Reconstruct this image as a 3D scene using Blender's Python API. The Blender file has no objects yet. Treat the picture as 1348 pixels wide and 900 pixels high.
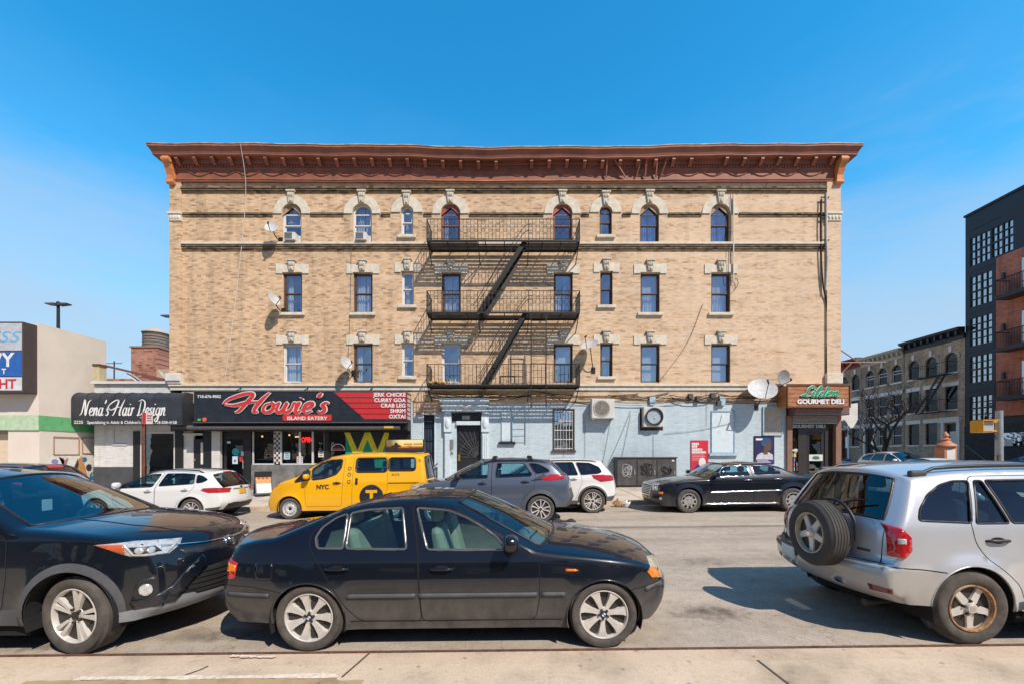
import bpy, bmesh, math, random
from mathutils import Vector, Matrix
from mathutils.geometry import delaunay_2d_cdt
from mathutils.bvhtree import BVHTree
R = math.radians
rng = random.Random(7)
scene = bpy.context.scene
col = scene.collection
EYE = 1.80            # eye height of the photographer (m)
SLOPE = 0.011         # the street drops gently to the left
FY = 19.38            # facade plane of the apartment building
def gz(x): return SLOPE * x

# ---------------------------------------------------------------- materials
def nodes_of(name):
    m = bpy.data.materials.new(name); m.use_nodes = True
    nt = m.node_tree; nt.nodes.clear()
    out = nt.nodes.new('ShaderNodeOutputMaterial')
    return m, nt, out
def N(nt, typ, **kw):
    n = nt.nodes.new(typ)
    for k, v in kw.items():
        if k in n.inputs: n.inputs[k].default_value = v
        else: setattr(n, k, v)
    return n
def L(nt, a, b): nt.links.new(a, b)
def rgba(c): return (c[0], c[1], c[2], 1.0)
def objcoord(nt, scale=(1, 1, 1)):
    tc = N(nt, 'ShaderNodeTexCoord'); mp = N(nt, 'ShaderNodeMapping')
    mp.inputs['Scale'].default_value = scale
    L(nt, tc.outputs['Object'], mp.inputs['Vector'])
    return mp.outputs['Vector']
def noise(nt, vec, scale, detail=4, rough=.6):
    n = N(nt, 'ShaderNodeTexNoise'); n.inputs['Scale'].default_value = scale
    n.inputs['Detail'].default_value = detail; n.inputs['Roughness'].default_value = rough
    L(nt, vec, n.inputs['Vector']); return n.outputs['Fac']
def ramp(nt, fac, stops):
    r = N(nt, 'ShaderNodeValToRGB'); e = r.color_ramp.elements
    e[0].position = stops[0][0]; e[0].color = rgba(stops[0][1])
    e[1].position = stops[-1][0]; e[1].color = rgba(stops[-1][1])
    for p, c in stops[1:-1]:
        x = e.new(p); x.color = rgba(c)
    L(nt, fac, r.inputs['Fac']); return r.outputs['Color']
def mixc(nt, fac, a, b, mode='MIX'):
    m = N(nt, 'ShaderNodeMix', data_type='RGBA', blend_type=mode)
    for i, v in ((0, fac), (6, a), (7, b)):
        if isinstance(v, (int, float)): m.inputs[i].default_value = v
        elif isinstance(v, tuple): m.inputs[i].default_value = rgba(v)
        else: L(nt, v, m.inputs[i])
    return m.outputs[2]
def math_(nt, op, a, b=0.0):
    m = N(nt, 'ShaderNodeMath', operation=op)
    for i, v in ((0, a), (1, b)):
        if isinstance(v, (int, float)): m.inputs[i].default_value = v
        else: L(nt, v, m.inputs[i])
    return m.outputs[0]
def sock(nt, s, v):
    if isinstance(v, (int, float)): s.default_value = v
    elif isinstance(v, tuple): s.default_value = rgba(v)
    else: L(nt, v, s)
def principled(nt, out, color, rough=.6, metal=0., coat=0., bump=None, bstr=.3, bdist=.02, spec=.5, coatr=.03):
    b = N(nt, 'ShaderNodeBsdfPrincipled')
    sock(nt, b.inputs['Base Color'], color); sock(nt, b.inputs['Roughness'], rough)
    sock(nt, b.inputs['Metallic'], metal); sock(nt, b.inputs['Coat Weight'], coat)
    b.inputs['Coat Roughness'].default_value = coatr
    b.inputs['Specular IOR Level'].default_value = spec
    if bump is not None:
        bp = N(nt, 'ShaderNodeBump'); bp.inputs['Strength'].default_value = bstr
        bp.inputs['Distance'].default_value = bdist
        L(nt, bump, bp.inputs['Height']); L(nt, bp.outputs[0], b.inputs['Normal'])
    L(nt, b.outputs[0], out.inputs[0]); return b
_mc = {}
def mat(name, c, rough=.6, metal=0., var=.15, scale=6., bump=0., coat=0., spec=.5):
    """plain material with a worn, slightly uneven tone"""
    if name in _mc: return _mc[name]
    m, nt, out = nodes_of(name); v = objcoord(nt)
    f = noise(nt, v, scale, 5)
    lo = tuple(max(0, x * (1 - var)) for x in c); hi = tuple(min(1, x * (1 + var)) for x in c)
    cc = ramp(nt, f, [(.3, lo), (.7, hi)])
    f2 = noise(nt, v, scale * 6, 3)
    principled(nt, out, cc, rough, metal, coat, f2 if bump else None, bump, .01, spec)
    _mc[name] = m; return m
def glass(name, tint, refl=.12, rough=.0, wob=.0):
    if name in _mc: return _mc[name]
    m, nt, out = nodes_of(name)
    t = N(nt, 'ShaderNodeBsdfTransparent'); t.inputs[0].default_value = rgba(tint)
    g = N(nt, 'ShaderNodeBsdfGlossy'); g.inputs['Roughness'].default_value = rough
    g.inputs[0].default_value = (1, 1, 1, 1)
    ge = N(nt, 'ShaderNodeNewGeometry'); dt = N(nt, 'ShaderNodeVectorMath', operation='DOT_PRODUCT'); L(nt, ge.outputs['Normal'], dt.inputs[0]); L(nt, ge.outputs['Incoming'], dt.inputs[1])
    f = math_(nt, 'POWER', math_(nt, 'SUBTRACT', 1., math_(nt, 'ABSOLUTE', dt.outputs['Value'])), 5.)   # same on both faces
    f = math_(nt, 'ADD', math_(nt, 'MULTIPLY', f, .92), .045 + refl); f = math_(nt, 'MINIMUM', f, 1.0)
    if wob:
        nz = noise(nt, objcoord(nt), 1.6, 1)
        bp = N(nt, 'ShaderNodeBump'); bp.inputs['Strength'].default_value = wob; bp.inputs['Distance'].default_value = .05
        L(nt, nz, bp.inputs['Height']); L(nt, bp.outputs[0], g.inputs['Normal'])
    mx = N(nt, 'ShaderNodeMixShader'); L(nt, f, mx.inputs[0]); L(nt, t.outputs[0], mx.inputs[1]); L(nt, g.outputs[0], mx.inputs[2])
    L(nt, mx.outputs[0], out.inputs[0]); _mc[name] = m; return m
def emit(name, c, s):
    if name in _mc: return _mc[name]
    m, nt, out = nodes_of(name); e = N(nt, 'ShaderNodeEmission'); e.inputs[0].default_value = rgba(c); e.inputs[1].default_value = s
    L(nt, e.outputs[0], out.inputs[0]); _mc[name] = m; return m
def paint(name, c, metal=.0, rough=.35, dirt=.5, dirtc=(.22, .2, .18)):
    """car paint: clear coat over colour, road dust climbing from the sills"""
    if name in _mc: return _mc[name]
    m, nt, out = nodes_of(name); v = objcoord(nt)
    sx = N(nt, 'ShaderNodeSeparateXYZ'); L(nt, v, sx.inputs[0])
    n1 = noise(nt, objcoord(nt, (1, 1, .6)), 7, 6, .65)
    h = math_(nt, 'SUBTRACT', .66, sx.outputs[2]); h = math_(nt, 'MULTIPLY', h, 1.9); h = math_(nt, 'MAXIMUM', h, 0.)
    d = math_(nt, 'MULTIPLY', n1, h); d = math_(nt, 'MULTIPLY', d, dirt * 1.6); d = math_(nt, 'MINIMUM', d, .8)
    cc = mixc(nt, d, c, dirtc)
    rr = math_(nt, 'ADD', math_(nt, 'MULTIPLY', d, .5), rough)
    ct = math_(nt, 'SUBTRACT', 1., math_(nt, 'MULTIPLY', d, 1.3)); ct = math_(nt, 'MAXIMUM', ct, 0.)
    mt = math_(nt, 'MULTIPLY', math_(nt, 'SUBTRACT', 1., d), metal)
    principled(nt, out, cc, rr, mt, ct, coatr=.012, spec=.25)
    _mc[name] = m; return m
def brick(name, c1, c2, mortar, bw=.21, bh=.07, var=.5, axis='xz', bump=.4, stain=.3, patch=None):
    if name in _mc: return _mc[name]
    m, nt, out = nodes_of(name)
    tc = N(nt, 'ShaderNodeTexCoord'); s = N(nt, 'ShaderNodeSeparateXYZ'); L(nt, tc.outputs['Object'], s.inputs[0])
    cb = N(nt, 'ShaderNodeCombineXYZ')
    if axis == 'xz': L(nt, s.outputs[0], cb.inputs[0])
    else: L(nt, s.outputs[1], cb.inputs[0])
    L(nt, s.outputs[2], cb.inputs[1])
    b = N(nt, 'ShaderNodeTexBrick'); L(nt, cb.outputs[0], b.inputs['Vector'])
    b.inputs['Scale'].default_value = 1; b.inputs['Brick Width'].default_value = bw; b.inputs['Row Height'].default_value = bh
    b.inputs['Mortar Size'].default_value = .007; b.inputs['Color1'].default_value = rgba(c1); b.inputs['Color2'].default_value = rgba(c2)
    b.inputs['Mortar'].default_value = rgba(mortar); b.inputs['Bias'].default_value = 0.
    # fired-tone variation brick by brick, soot and run-off stains
    mp = N(nt, 'ShaderNodeMapping'); L(nt, cb.outputs[0], mp.inputs[0]); mp.inputs['Scale'].default_value = (2.2, 13., 1)
    f1 = noise(nt, mp.outputs[0], 1.3, 5, .75)
    cc = mixc(nt, 1., b.outputs['Color'], ramp(nt, f1, [(.28, (1 - var * .55, 1 - var * .6, 1 - var * .65)), (.45, (.96, .955, .95)), (.68, (1.05, 1.05, 1.05))]), 'MULTIPLY')
    mp3 = N(nt, 'ShaderNodeMapping'); L(nt, cb.outputs[0], mp3.inputs[0]); mp3.inputs['Scale'].default_value = (1 / bw, 1 / bh, 1)
    fl = N(nt, 'ShaderNodeTexWhiteNoise', noise_dimensions='2D'); sn = N(nt, 'ShaderNodeVectorMath', operation='FLOOR'); s3 = N(nt, 'ShaderNodeSeparateXYZ'); L(nt, mp3.outputs[0], s3.inputs[0]); c3 = N(nt, 'ShaderNodeCombineXYZ'); L(nt, math_(nt, 'ADD', s3.outputs[0], math_(nt, 'MULTIPLY', math_(nt, 'FLOOR', s3.outputs[1]), .5)), c3.inputs[0]); L(nt, s3.outputs[1], c3.inputs[1])
    L(nt, c3.outputs[0], sn.inputs[0]); L(nt, sn.outputs[0], fl.inputs['Vector'])
    cc = mixc(nt, 1., cc, ramp(nt, fl.outputs['Value'], [(.0, (1 - 1.2 * var, 1 - 1.3 * var, 1 - 1.35 * var)), (.12, (1 - .5 * var, 1 - .55 * var, 1 - .6 * var)), (.3, (1, 1, 1)), (1., (1.06, 1.06, 1.06))]), 'MULTIPLY')
    f2 = noise(nt, cb.outputs[0], .4, 7, .65)
    cc = mixc(nt, 1., cc, ramp(nt, f2, [(.3, (1 - stain, 1 - stain, 1 - stain)), (.58, (1, 1, 1))]), 'MULTIPLY')
    mp5 = N(nt, 'ShaderNodeMapping'); L(nt, cb.outputs[0], mp5.inputs[0]); mp5.inputs['Scale'].default_value = (2.2, .22, 1)
    f5 = noise(nt, mp5.outputs[0], 1.0, 5, .6)
    cc = mixc(nt, 1., cc, ramp(nt, f5, [(.34, (1 - stain * .9, 1 - stain * .9, 1 - stain * .9)), (.5, (1, 1, 1))]), 'MULTIPLY')
    if patch:   # re-pointed, paler brickwork, more of it on the right half
        mp2 = N(nt, 'ShaderNodeMapping'); L(nt, cb.outputs[0], mp2.inputs[0]); mp2.inputs['Scale'].default_value = (.45, 3.2, 1)
        f4 = noise(nt, mp2.outputs[0], 1.2, 5, .65); gx = math_(nt, 'MULTIPLY', s.outputs[0], .009); f4 = math_(nt, 'ADD', f4, gx)
        cc = mixc(nt, ramp(nt, f4, [(.46, (0, 0, 0)), (.62, (.55, .55, .55)), (.8, (.75, .75, .75))]), cc, patch)
    principled(nt, out, cc, .88, bump=b.outputs['Fac'], bstr=-bump if False else bump, bdist=-.01, spec=.25)
    _mc[name] = m; return m

# ---------------------------------------------------------------- mesh builder
class MB:
    def __init__(s): s.v = []; s.f = []
    def add(s, vs, fs):
        o = len(s.v); s.v += [tuple(p) for p in vs]; s.f += [tuple(i + o for i in f) for f in fs]; return s
    def box(s, x0, x1, y0, y1, z0, z1):
        vs = [(x, y, z) for x in (x0, x1) for y in (y0, y1) for z in (z0, z1)]
        return s.add(vs, [(0, 1, 3, 2), (4, 6, 7, 5), (0, 4, 5, 1), (2, 3, 7, 6), (0, 2, 6, 4), (1, 5, 7, 3)])
    def bar(s, p, q, w, h, up=(0, 0, 1)):
        p = Vector(p); q = Vector(q); d = (q - p).normalized(); u = Vector(up)
        a = d.cross(u)
        if a.length < 1e-4: a = d.cross(Vector((0, 1, 0)))
        a.normalize(); b = a.cross(d).normalized(); a *= w / 2; b *= h / 2
        vs = [c + i * a + j * b for c in (p, q) for i in (-1, 1) for j in (-1, 1)]
        return s.add(vs, [(0, 1, 3, 2), (4, 6, 7, 5), (0, 4, 5, 1), (2, 3, 7, 6), (0, 2, 6, 4), (1, 5, 7, 3)])
    def tube(s, pts, r, n=6, closed=False):
        pts = [Vector(p) for p in pts]; m = len(pts); rings = []
        rr = r if isinstance(r, (list, tuple)) else [r] * m
        prev = None
        for i, p in enumerate(pts):
            if closed: d = pts[(i + 1) % m] - pts[i - 1]
            else: d = pts[min(i + 1, m - 1)] - pts[max(i - 1, 0)]
            if d.length < 1e-7: d = Vector((1, 0, 0))
            d.normalize()
            if prev is None:
                a = d.cross(Vector((0, 0, 1)))
                if a.length < 1e-3: a = d.cross(Vector((0, 1, 0)))
            else: a = prev - d * prev.dot(d)
            if a.length < 1e-6: a = d.cross(Vector((.3, .5, .8)))
            a.normalize(); prev = a; b = d.cross(a)
            rings.append([p + (a * math.cos(t) + b * math.sin(t)) * rr[i] for t in [2 * math.pi * k / n for k in range(n)]])
        vs = [q for g in rings for q in g]; fs = []
        for i in range(m if closed else m - 1):
            j = (i + 1) % m
            for k in range(n):
                l = (k + 1) % n; fs.append((i * n + k, i * n + l, j * n + l, j * n + k))
        if not closed: fs += [tuple(range(n))[::-1], tuple((m - 1) * n + k for k in range(n))]
        return s.add(vs, fs)
    def lathe(s, prof, n=32, o=(0, 0, 0), axis='z', a0=0., a1=2 * math.pi):
        full = abs(a1 - a0 - 2 * math.pi) < 1e-6; vs = []; fs = []; m = n if full else n + 1
        for k in range(m):
            t = a0 + (a1 - a0) * k / n; c, q = math.cos(t), math.sin(t)
            for r, h in prof:
                p = {'z': (r * c, r * q, h), 'y': (r * c, h, r * q), 'x': (h, r * c, r * q)}[axis]
                vs.append((p[0] + o[0], p[1] + o[1], p[2] + o[2]))
        L_ = len(prof)
        for k in range(n):
            for i in range(L_ - 1):
                a = k * L_ + i; b = ((k + 1) % m) * L_ + i; fs.append((a, b, b + 1, a + 1))
        return s.add(vs, fs)
    def prism(s, poly, plane, d0, d1):
        def P(u, v, d): return {'xz': (u, d, v), 'yz': (d, u, v), 'xy': (u, v, d)}[plane]
        n = len(poly); vs = [P(u, v, d0) for u, v in poly] + [P(u, v, d1) for u, v in poly]
        fs = [tuple(range(n))[::-1], tuple(range(n, 2 * n))] + [(i, (i + 1) % n, n + (i + 1) % n, n + i) for i in range(n)]
        return s.add(vs, fs)
    def ball(s, c, r, n=12, m=8, sc=(1, 1, 1)):
        vs = []; fs = []
        for i in range(m + 1):
            a = math.pi * i / m
            for k in range(n):
                t = 2 * math.pi * k / n
                vs.append((c[0] + r * sc[0] * math.sin(a) * math.cos(t), c[1] + r * sc[1] * math.sin(a) * math.sin(t), c[2] + r * sc[2] * math.cos(a)))
        for i in range(m):
            for k in range(n):
                l = (k + 1) % n; fs.append((i * n + k, i * n + l, (i + 1) * n + l, (i + 1) * n + k))
        return s.add(vs, fs)
    def grid(s, fn, nu, nv):
        vs = [fn(i / nu, j / nv) for i in range(nu + 1) for j in range(nv + 1)]
        fs = [(i * (nv + 1) + j, (i + 1) * (nv + 1) + j, (i + 1) * (nv + 1) + j + 1, i * (nv + 1) + j + 1) for i in range(nu) for j in range(nv)]
        return s.add(vs, fs)
    def xf(s, M): s.v = [tuple(M @ Vector(p)) for p in s.v]; return s
    def build(s, name, m, parent=None, org=(0, 0, 0), smooth=None, bevel=0., recalc=True, subsurf=0):
        me = bpy.data.meshes.new(name)
        me.from_pydata([(p[0] - org[0], p[1] - org[1], p[2] - org[2]) for p in s.v], [], s.f)
        if recalc:
            bm = bmesh.new(); bm.from_mesh(me); bmesh.ops.remove_doubles(bm, verts=bm.verts, dist=1e-5)
            bmesh.ops.recalc_face_normals(bm, faces=bm.faces); bm.to_mesh(me); bm.free()
        for mm in (m if isinstance(m, (list, tuple)) else [m]): me.materials.append(mm)
        if smooth is not None:
            me.polygons.foreach_set('use_smooth', [True] * len(me.polygons))
            me.set_sharp_from_angle(angle=R(smooth))
        o = bpy.data.objects.new(name, me); col.objects.link(o)
        if parent is not None: o.parent = parent
        if bevel:
            b = o.modifiers.new('bevel', 'BEVEL'); b.width = bevel; b.segments = 2; b.limit_method = 'ANGLE'
        if subsurf:
            b = o.modifiers.new('sub', 'SUBSURF'); b.levels = subsurf; b.render_levels = subsurf
        return o

class Thing:
    """an Empty at the base of a thing; parts are built in world coordinates unless local=True"""
    def __init__(s, name, label, cat, loc=(0, 0, 0), rotz=0., group=None, local=False, roty=0.):
        s.o = bpy.data.objects.new(name, None); col.objects.link(s.o); s.o.empty_display_size = .2
        s.o.location = loc; s.o.rotation_euler = (0, roty, rotz); s.org = (0, 0, 0) if local else loc
        s.o['label'] = label; s.o['category'] = cat
        if group: s.o['group'] = group
    def p(s, name, mb, m, parent=None, label=None, **kw):
        o = mb.build(name, m, parent or s.o, s.org, **kw)
        if label: o['label'] = label
        return o
def one(name, mb, m, label, cat, group=None, loc=(0, 0, 0), **kw):
    o = mb.build(name, m, None, loc, **kw); o.location = loc; o['label'] = label; o['category'] = cat
    if group: o['group'] = group
    return o
def struct(name, mb, m, **kw):
    o = mb.build(name, m, **kw); o['kind'] = 'structure'; return o
def copy_tree(o, parent=None):
    c = o.copy(); col.objects.link(c); c.parent = parent
    for ch in list(o.children): copy_tree(ch, c)
    return c

# ---------------------------------------------------------------- 2-D helpers
def crom(pts, closed=False, step=.04, per=None):
    """centripetal-like Catmull-Rom through points of any dimension"""
    n = len(pts); out = []
    segs = n if closed else n - 1
    for i in range(segs):
        P1 = pts[i]; P2 = pts[(i + 1) % n]
        P0 = pts[i - 1] if (closed or i > 0) else tuple(2 * a - b for a, b in zip(P1, P2))
        P3 = pts[(i + 2) % n] if (closed or i + 2 < n) else tuple(2 * b - a for a, b in zip(P1, P2))
        dim = 2 if len(P1) == 4 else len(P1); d = lambda A, B: max(1e-4, math.dist(A[:dim], B[:dim])) ** .5
        t0 = 0.; t1 = t0 + d(P0, P1); t2 = t1 + d(P1, P2); t3 = t2 + d(P2, P3)
        k = per or max(1, int(round(math.dist(P1[:2], P2[:2]) / step)))
        for j in range(k):
            t = t1 + (t2 - t1) * j / k
            def lp(A, B, ta, tb): return tuple(((tb - t) * a + (t - ta) * b) / (tb - ta) for a, b in zip(A, B))
            A1 = lp(P0, P1, t0, t1); A2 = lp(P1, P2, t1, t2); A3 = lp(P2, P3, t2, t3)
            B1 = lp(A1, A2, t0, t2); B2 = lp(A2, A3, t1, t3); out.append(lp(B1, B2, t1, t2))
    if not closed: out.append(tuple(pts[-1]))
    return out
def dens(poly, step=.05, closed=True):
    out = []; n = len(poly)
    for i in range(n if closed else n - 1):
        a, b = poly[i], poly[(i + 1) % n]; k = max(1, int(math.ceil(math.dist(a, b) / step)))
        out += [(a[0] + (b[0] - a[0]) * j / k, a[1] + (b[1] - a[1]) * j / k) for j in range(k)]
    if not closed: out.append(tuple(poly[-1]))
    return out
def roundpoly(poly, r, n=4):
    """polygon with rounded corners"""
    out = []; m = len(poly)
    for i in range(m):
        a, p, b = Vector(poly[i - 1]), Vector(poly[i]), Vector(poly[(i + 1) % m])
        u = (a - p); w = (b - p); k = min(r, u.length * .45, w.length * .45); u.normalize(); w.normalize()
        for j in range(n + 1):
            t = j / n; q = (p + u * k) * (1 - t) ** 2 + p * 2 * t * (1 - t) + (p + w * k) * t ** 2; out.append((q.x, q.y))
    return out
def inside(p, poly):
    x, y = p; c = False; j = len(poly) - 1
    for i in range(len(poly)):
        xi, yi = poly[i]; xj, yj = poly[j]
        if (yi > y) != (yj > y) and x < (xj - xi) * (y - yi) / (yj - yi) + xi: c = not c
        j = i
    return c
def cdt(loops, pts=(), chains=()):
    vs = []; es = []
    for lp in loops:
        o = len(vs); vs += [Vector(p[:2]) for p in lp]; es += [(o + i, o + (i + 1) % len(lp)) for i in range(len(lp))]
    for ch in chains:
        o = len(vs); vs += [Vector(p[:2]) for p in ch]; es += [(o + i, o + i + 1) for i in range(len(ch) - 1)]
    vs += [Vector(p) for p in pts]
    r = delaunay_2d_cdt(vs, es, [], 0, 1e-6)
    return [tuple(v) for v in r[0]], [tuple(f) for f in r[2]]
def gridpts(poly, step):
    xs = [p[0] for p in poly]; zs = [p[1] for p in poly]; out = []
    nx = int((max(xs) - min(xs)) / step) + 1; nz = int((max(zs) - min(zs)) / step) + 1
    for i in range(nx + 1):
        for j in range(nz + 1):
            p = (min(xs) + (i + .5 * (j % 2)) * step, min(zs) + (j + .37) * step)
            if inside(p, poly): out.append(p)
    return out
def ellipse(cx, cz, a, b, n=20): return [(cx + a * math.cos(2 * math.pi * k / n), cz + b * math.sin(2 * math.pi * k / n)) for k in range(n)]
def rect(x0, x1, z0, z1): return [(x0, z0), (x1, z0), (x1, z1), (x0, z1)]
def wall_holes(outline, holes, y, depth):
    """flat wall facing -y with openings and their reveals"""
    mb = MB(); V, F = cdt([outline] + holes)
    fs = []
    for f in F:
        c = (sum(V[i][0] for i in f) / len(f), sum(V[i][1] for i in f) / len(f))
        if inside(c, outline) and not any(inside(c, h) for h in holes): fs.append(f)
    mb.add([(a, y, b) for a, b in V], fs)
    for h in holes:
        n = len(h); mb.add([(a, y, b) for a, b in h] + [(a, y + depth, b) for a, b in h], [(i, (i + 1) % n, n + (i + 1) % n, n + i) for i in range(n)])
    return mb

# ---------------------------------------------------------------- lettering
def text_mb(s, size, x, y, z, align='LEFT', shear=0., bold=0., depth=.01, width=None, sp=1.0):
    """upright lettering in the xz plane facing -y (built-in font)"""
    cu = bpy.data.curves.new('t', 'FONT'); cu.body = s; cu.size = size; cu.align_x = align; cu.shear = shear
    cu.offset = bold; cu.space_character = sp; cu.resolution_u = 3
    o = bpy.data.objects.new('t', cu); col.objects.link(o)
    dg = bpy.context.evaluated_depsgraph_get(); dg.update(); me = bpy.data.meshes.new_from_object(o.evaluated_get(dg))
    mb = MB(); vs = [tuple(v.co) for v in me.vertices]; fs = [tuple(p.vertices) for p in me.polygons]
    k = 1.
    if width and vs:
        w = max(v[0] for v in vs) - min(v[0] for v in vs); k = width / w
    mb.add([(x + v[0] * k, y, z + v[1]) for v in vs], fs)
    bpy.data.objects.remove(o); bpy.data.curves.remove(cu); bpy.data.meshes.remove(me)
    return mb
GLY = {
 'H': ([[(-.5,.42),(-.42,.62),(-.1,.85),(.3,.98),(.42,.9),(.3,.5),(.12,.04),(.02,0)], [(.98,1.02),(.82,.7),(.68,.2),(.72,.02),(.84,.06)], [(-.45,.4),(-.1,.36),(.3,.5),(.8,.56)]], .92),
 'o': ([[(.25,.5),(.08,.38),(.08,.12),(.22,0),(.38,.12),(.38,.38),(.25,.5),(.36,.42),(.5,.44)]], .46),
 'w': ([[(0,.42),(.08,.5),(.08,.15),(.18,0),(.3,.12),(.35,.48),(.34,.12),(.44,0),(.58,.15),(.61,.5),(.72,.42)]], .68),
 'i': ([[(0,.3),(.1,.5),(.08,.12),(.16,0),(.28,.12)], [(.12,.68),(.15,.74)]], .27),
 'e': ([[(0,.15),(.2,.22),(.34,.38),(.26,.5),(.12,.42),(.08,.18),(.2,0),(.4,.1)]], .39),
 "'": ([[(.1,1.0),(.02,.74)]], .2),
 's': ([[(0,.08),(.12,.0),(.24,.1),(.2,.25),(.1,.36),(.18,.5),(.32,.44)]], .32),
 'N': ([[(-.1,.02),(.05,.1),(.2,1),(.3,.7),(.46,.02),(.58,.85),(.78,1)]], .74),
 'n': ([[(0,.4),(.08,.5),(.06,0),(.14,.35),(.28,.5),(.34,.38),(.32,.1),(.38,0),(.48,.1)]], .47),
 'a': ([[(.34,.42),(.2,.5),(.07,.35),(.08,.1),(.2,0),(.33,.2),(.37,.5),(.35,.12),(.42,0),(.52,.1)]], .5),
 'r': ([[(0,.4),(.1,.5),(.07,0),(.12,.35),(.24,.5),(.32,.45)]], .33),
 'K': ([[(.15,1),(.06,0)], [(.7,1),(.15,.5),(.65,0)]], .7),
 'D': ([[(.2,.95),(.1,0),(.0,.06)], [(-.05,.9),(.25,1),(.55,.85),(.6,.45),(.4,.08),(.1,0)]], .7),
 'g': ([[(.34,.42),(.2,.5),(.07,.35),(.1,.08),(.22,.02),(.34,.2),(.37,.5),(.33,-.2),(.2,-.38),(.05,-.28),(.2,-.1),(.5,.1)]], .48),
 'L': ([[(.42,.78),(.52,.95),(.36,1.02),(.2,.8),(.16,.25),(.0,.06),(-.1,.1),(.05,.16),(.3,.02),(.55,.1)]], .54),
 'l': ([[(0,.2),(.2,.7),(.18,1),(.08,.8),(.06,.15),(.14,0),(.26,.12)]], .25),
 'd': ([[(.34,.4),(.2,.5),(.07,.35),(.08,.1),(.2,0),(.34,.2),(.42,1),(.36,.12),(.42,0),(.52,.1)]], .5),
 ' ': ([], .3)}
def script_mb(s, h, x, y, z, w, slant=.3, width=None, grow=0.):
    """brush lettering from hand-drawn strokes, facing -y; grow widens it for an outline"""
    tot = sum(GLY[c][1] for c in s) * h; k = (width / tot) if width else 1.
    mb = MB(); cx = 0.
    lay = 0
    for c in s:
        for st in GLY[c][0]:
            pts = crom(st, per=7); rib = []
            m = len(pts); lay += 1
            for i, p in enumerate(pts):
                a = pts[max(0, i - 1)]; b = pts[min(m - 1, i + 1)]
                dx, dz = b[0] - a[0], b[1] - a[1]; d = math.hypot(dx, dz) or 1e-6
                e = min(1., .35 + 2.2 * min(i, m - 1 - i) / m)
                ww = (w * (.62 + .5 * abs(dz / d)) * e + grow) / 2
                X = x + (cx * h + p[0] * h + slant * p[1] * h) * k; Z = z + p[1] * h
                rib.append((X - dz / d * ww, Z + dx / d * ww, X + dz / d * ww, Z - dx / d * ww))
            vs = []; fs = []; yy = y - lay * .0013
            for i, r in enumerate(rib): vs += [(r[0], yy - i * .00002, r[1]), (r[2], yy - i * .00002, r[3])]
            for i in range(m - 1): fs.append((2 * i, 2 * i + 1, 2 * i + 3, 2 * i + 2))
            mb.add(vs, fs)
        cx += GLY[c][1]
    return mb
# ---------------------------------------------------------------- vehicle materials
M_TYRE = mat('tyre_rubber', (.035, .033, .03), .85, var=.5, scale=9, bump=.3)
M_TYRE_W = mat('dusty_tyre_rubber', (.085, .075, .065), .9, var=.35, scale=9, bump=.3)
M_WELL = mat('wheel_well_plastic', (.012, .012, .012), .95)
M_BLACKP = mat('black_plastic', (.02, .02, .022), .45, var=.3)
M_GREYP = mat('grey_plastic_cladding', (.075, .077, .082), .6, var=.2)
M_CHROME = mat('chrome', (.75, .75, .76), .12, 1., var=.05)
M_ALLOY = mat('alloy_wheel_silver', (.66, .63, .58), .42, .25, var=.12, scale=14)
M_ALLOYD = mat('dark_alloy', (.1, .1, .1), .4, .6)
M_RUST = mat('rusty_wheel_rim', (.34, .19, .09), .8, .1, var=.6, scale=22)
M_DISC = mat('brake_disc', (.06, .055, .05), .6, .5)
M_LININGK = mat('dark_cabin_lining', (.03, .032, .035), .9)
M_LININGB = mat('beige_cabin_lining', (.28, .24, .17), .85)
M_SEATB = mat('beige_leather_seat', (.5, .43, .28), .6, var=.12)
M_SEATK = mat('dark_seat_fabric', (.03, .03, .034), .85)
M_SEATG = mat('grey_seat_fabric', (.14, .14, .145), .85)
M_GAP = mat('panel_gap', (.006, .006, .006), .9)
M_RED = mat('red_tail_lens', (.45, .012, .015), .12, var=.3, scale=30, coat=1)
M_REDD = mat('dark_red_lens', (.16, .01, .012), .15, coat=1)
M_AMBER = mat('amber_lens', (.75, .2, .01), .15, var=.2, scale=30, coat=1)
M_LENS = mat('clear_lens', (.55, .56, .55), .12, .3, var=.25, scale=25, coat=1)
M_HAZY = mat('yellowed_lens', (.5, .44, .3), .3, .1, var=.25, scale=20, coat=.5)
M_PLATEY = mat('yellow_plate', (.75, .4, .03), .5)
M_PLATEW = mat('pale_plate', (.62, .72, .75), .5)
M_GLASS = glass('car_glass', (.5, .74, .8), .05)
M_GLASSW = glass('windscreen_glass', (.6, .8, .8), .10)
M_GLASSD = glass('privacy_glass', (.12, .16, .19), .07)
M_WHITE = mat('white_letter', (.75, .75, .73), .6, var=.08)
M_BLACK = mat('black_letter', (.012, .012, .012), .6)
M_STEEL = mat('steel_wheel_cover', (.45, .45, .44), .4, .5)

def spoke(mb, a, secs):
    """secs: (radius, half width, outer face y, inner face y) along one spoke"""
    ca, sa = math.cos(a), math.sin(a); vs = []
    for r, hw, yo, yi in secs:
        for s, yy in ((-1, yi), (-.75, yo), (.75, yo), (1, yi)):
            vs.append((r * ca - s * hw * sa, yy, r * sa + s * hw * ca))
    fs = [(0, 1, 2, 3)]; n = len(secs)
    for i in range(n - 1):
        for k in range(4): fs.append((4 * i + k, 4 * i + (k + 1) % 4, 4 * i + 4 + (k + 1) % 4, 4 * i + 4 + k))
    fs.append(tuple(4 * (n - 1) + k for k in (3, 2, 1, 0))); mb.add(vs, fs)

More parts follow.
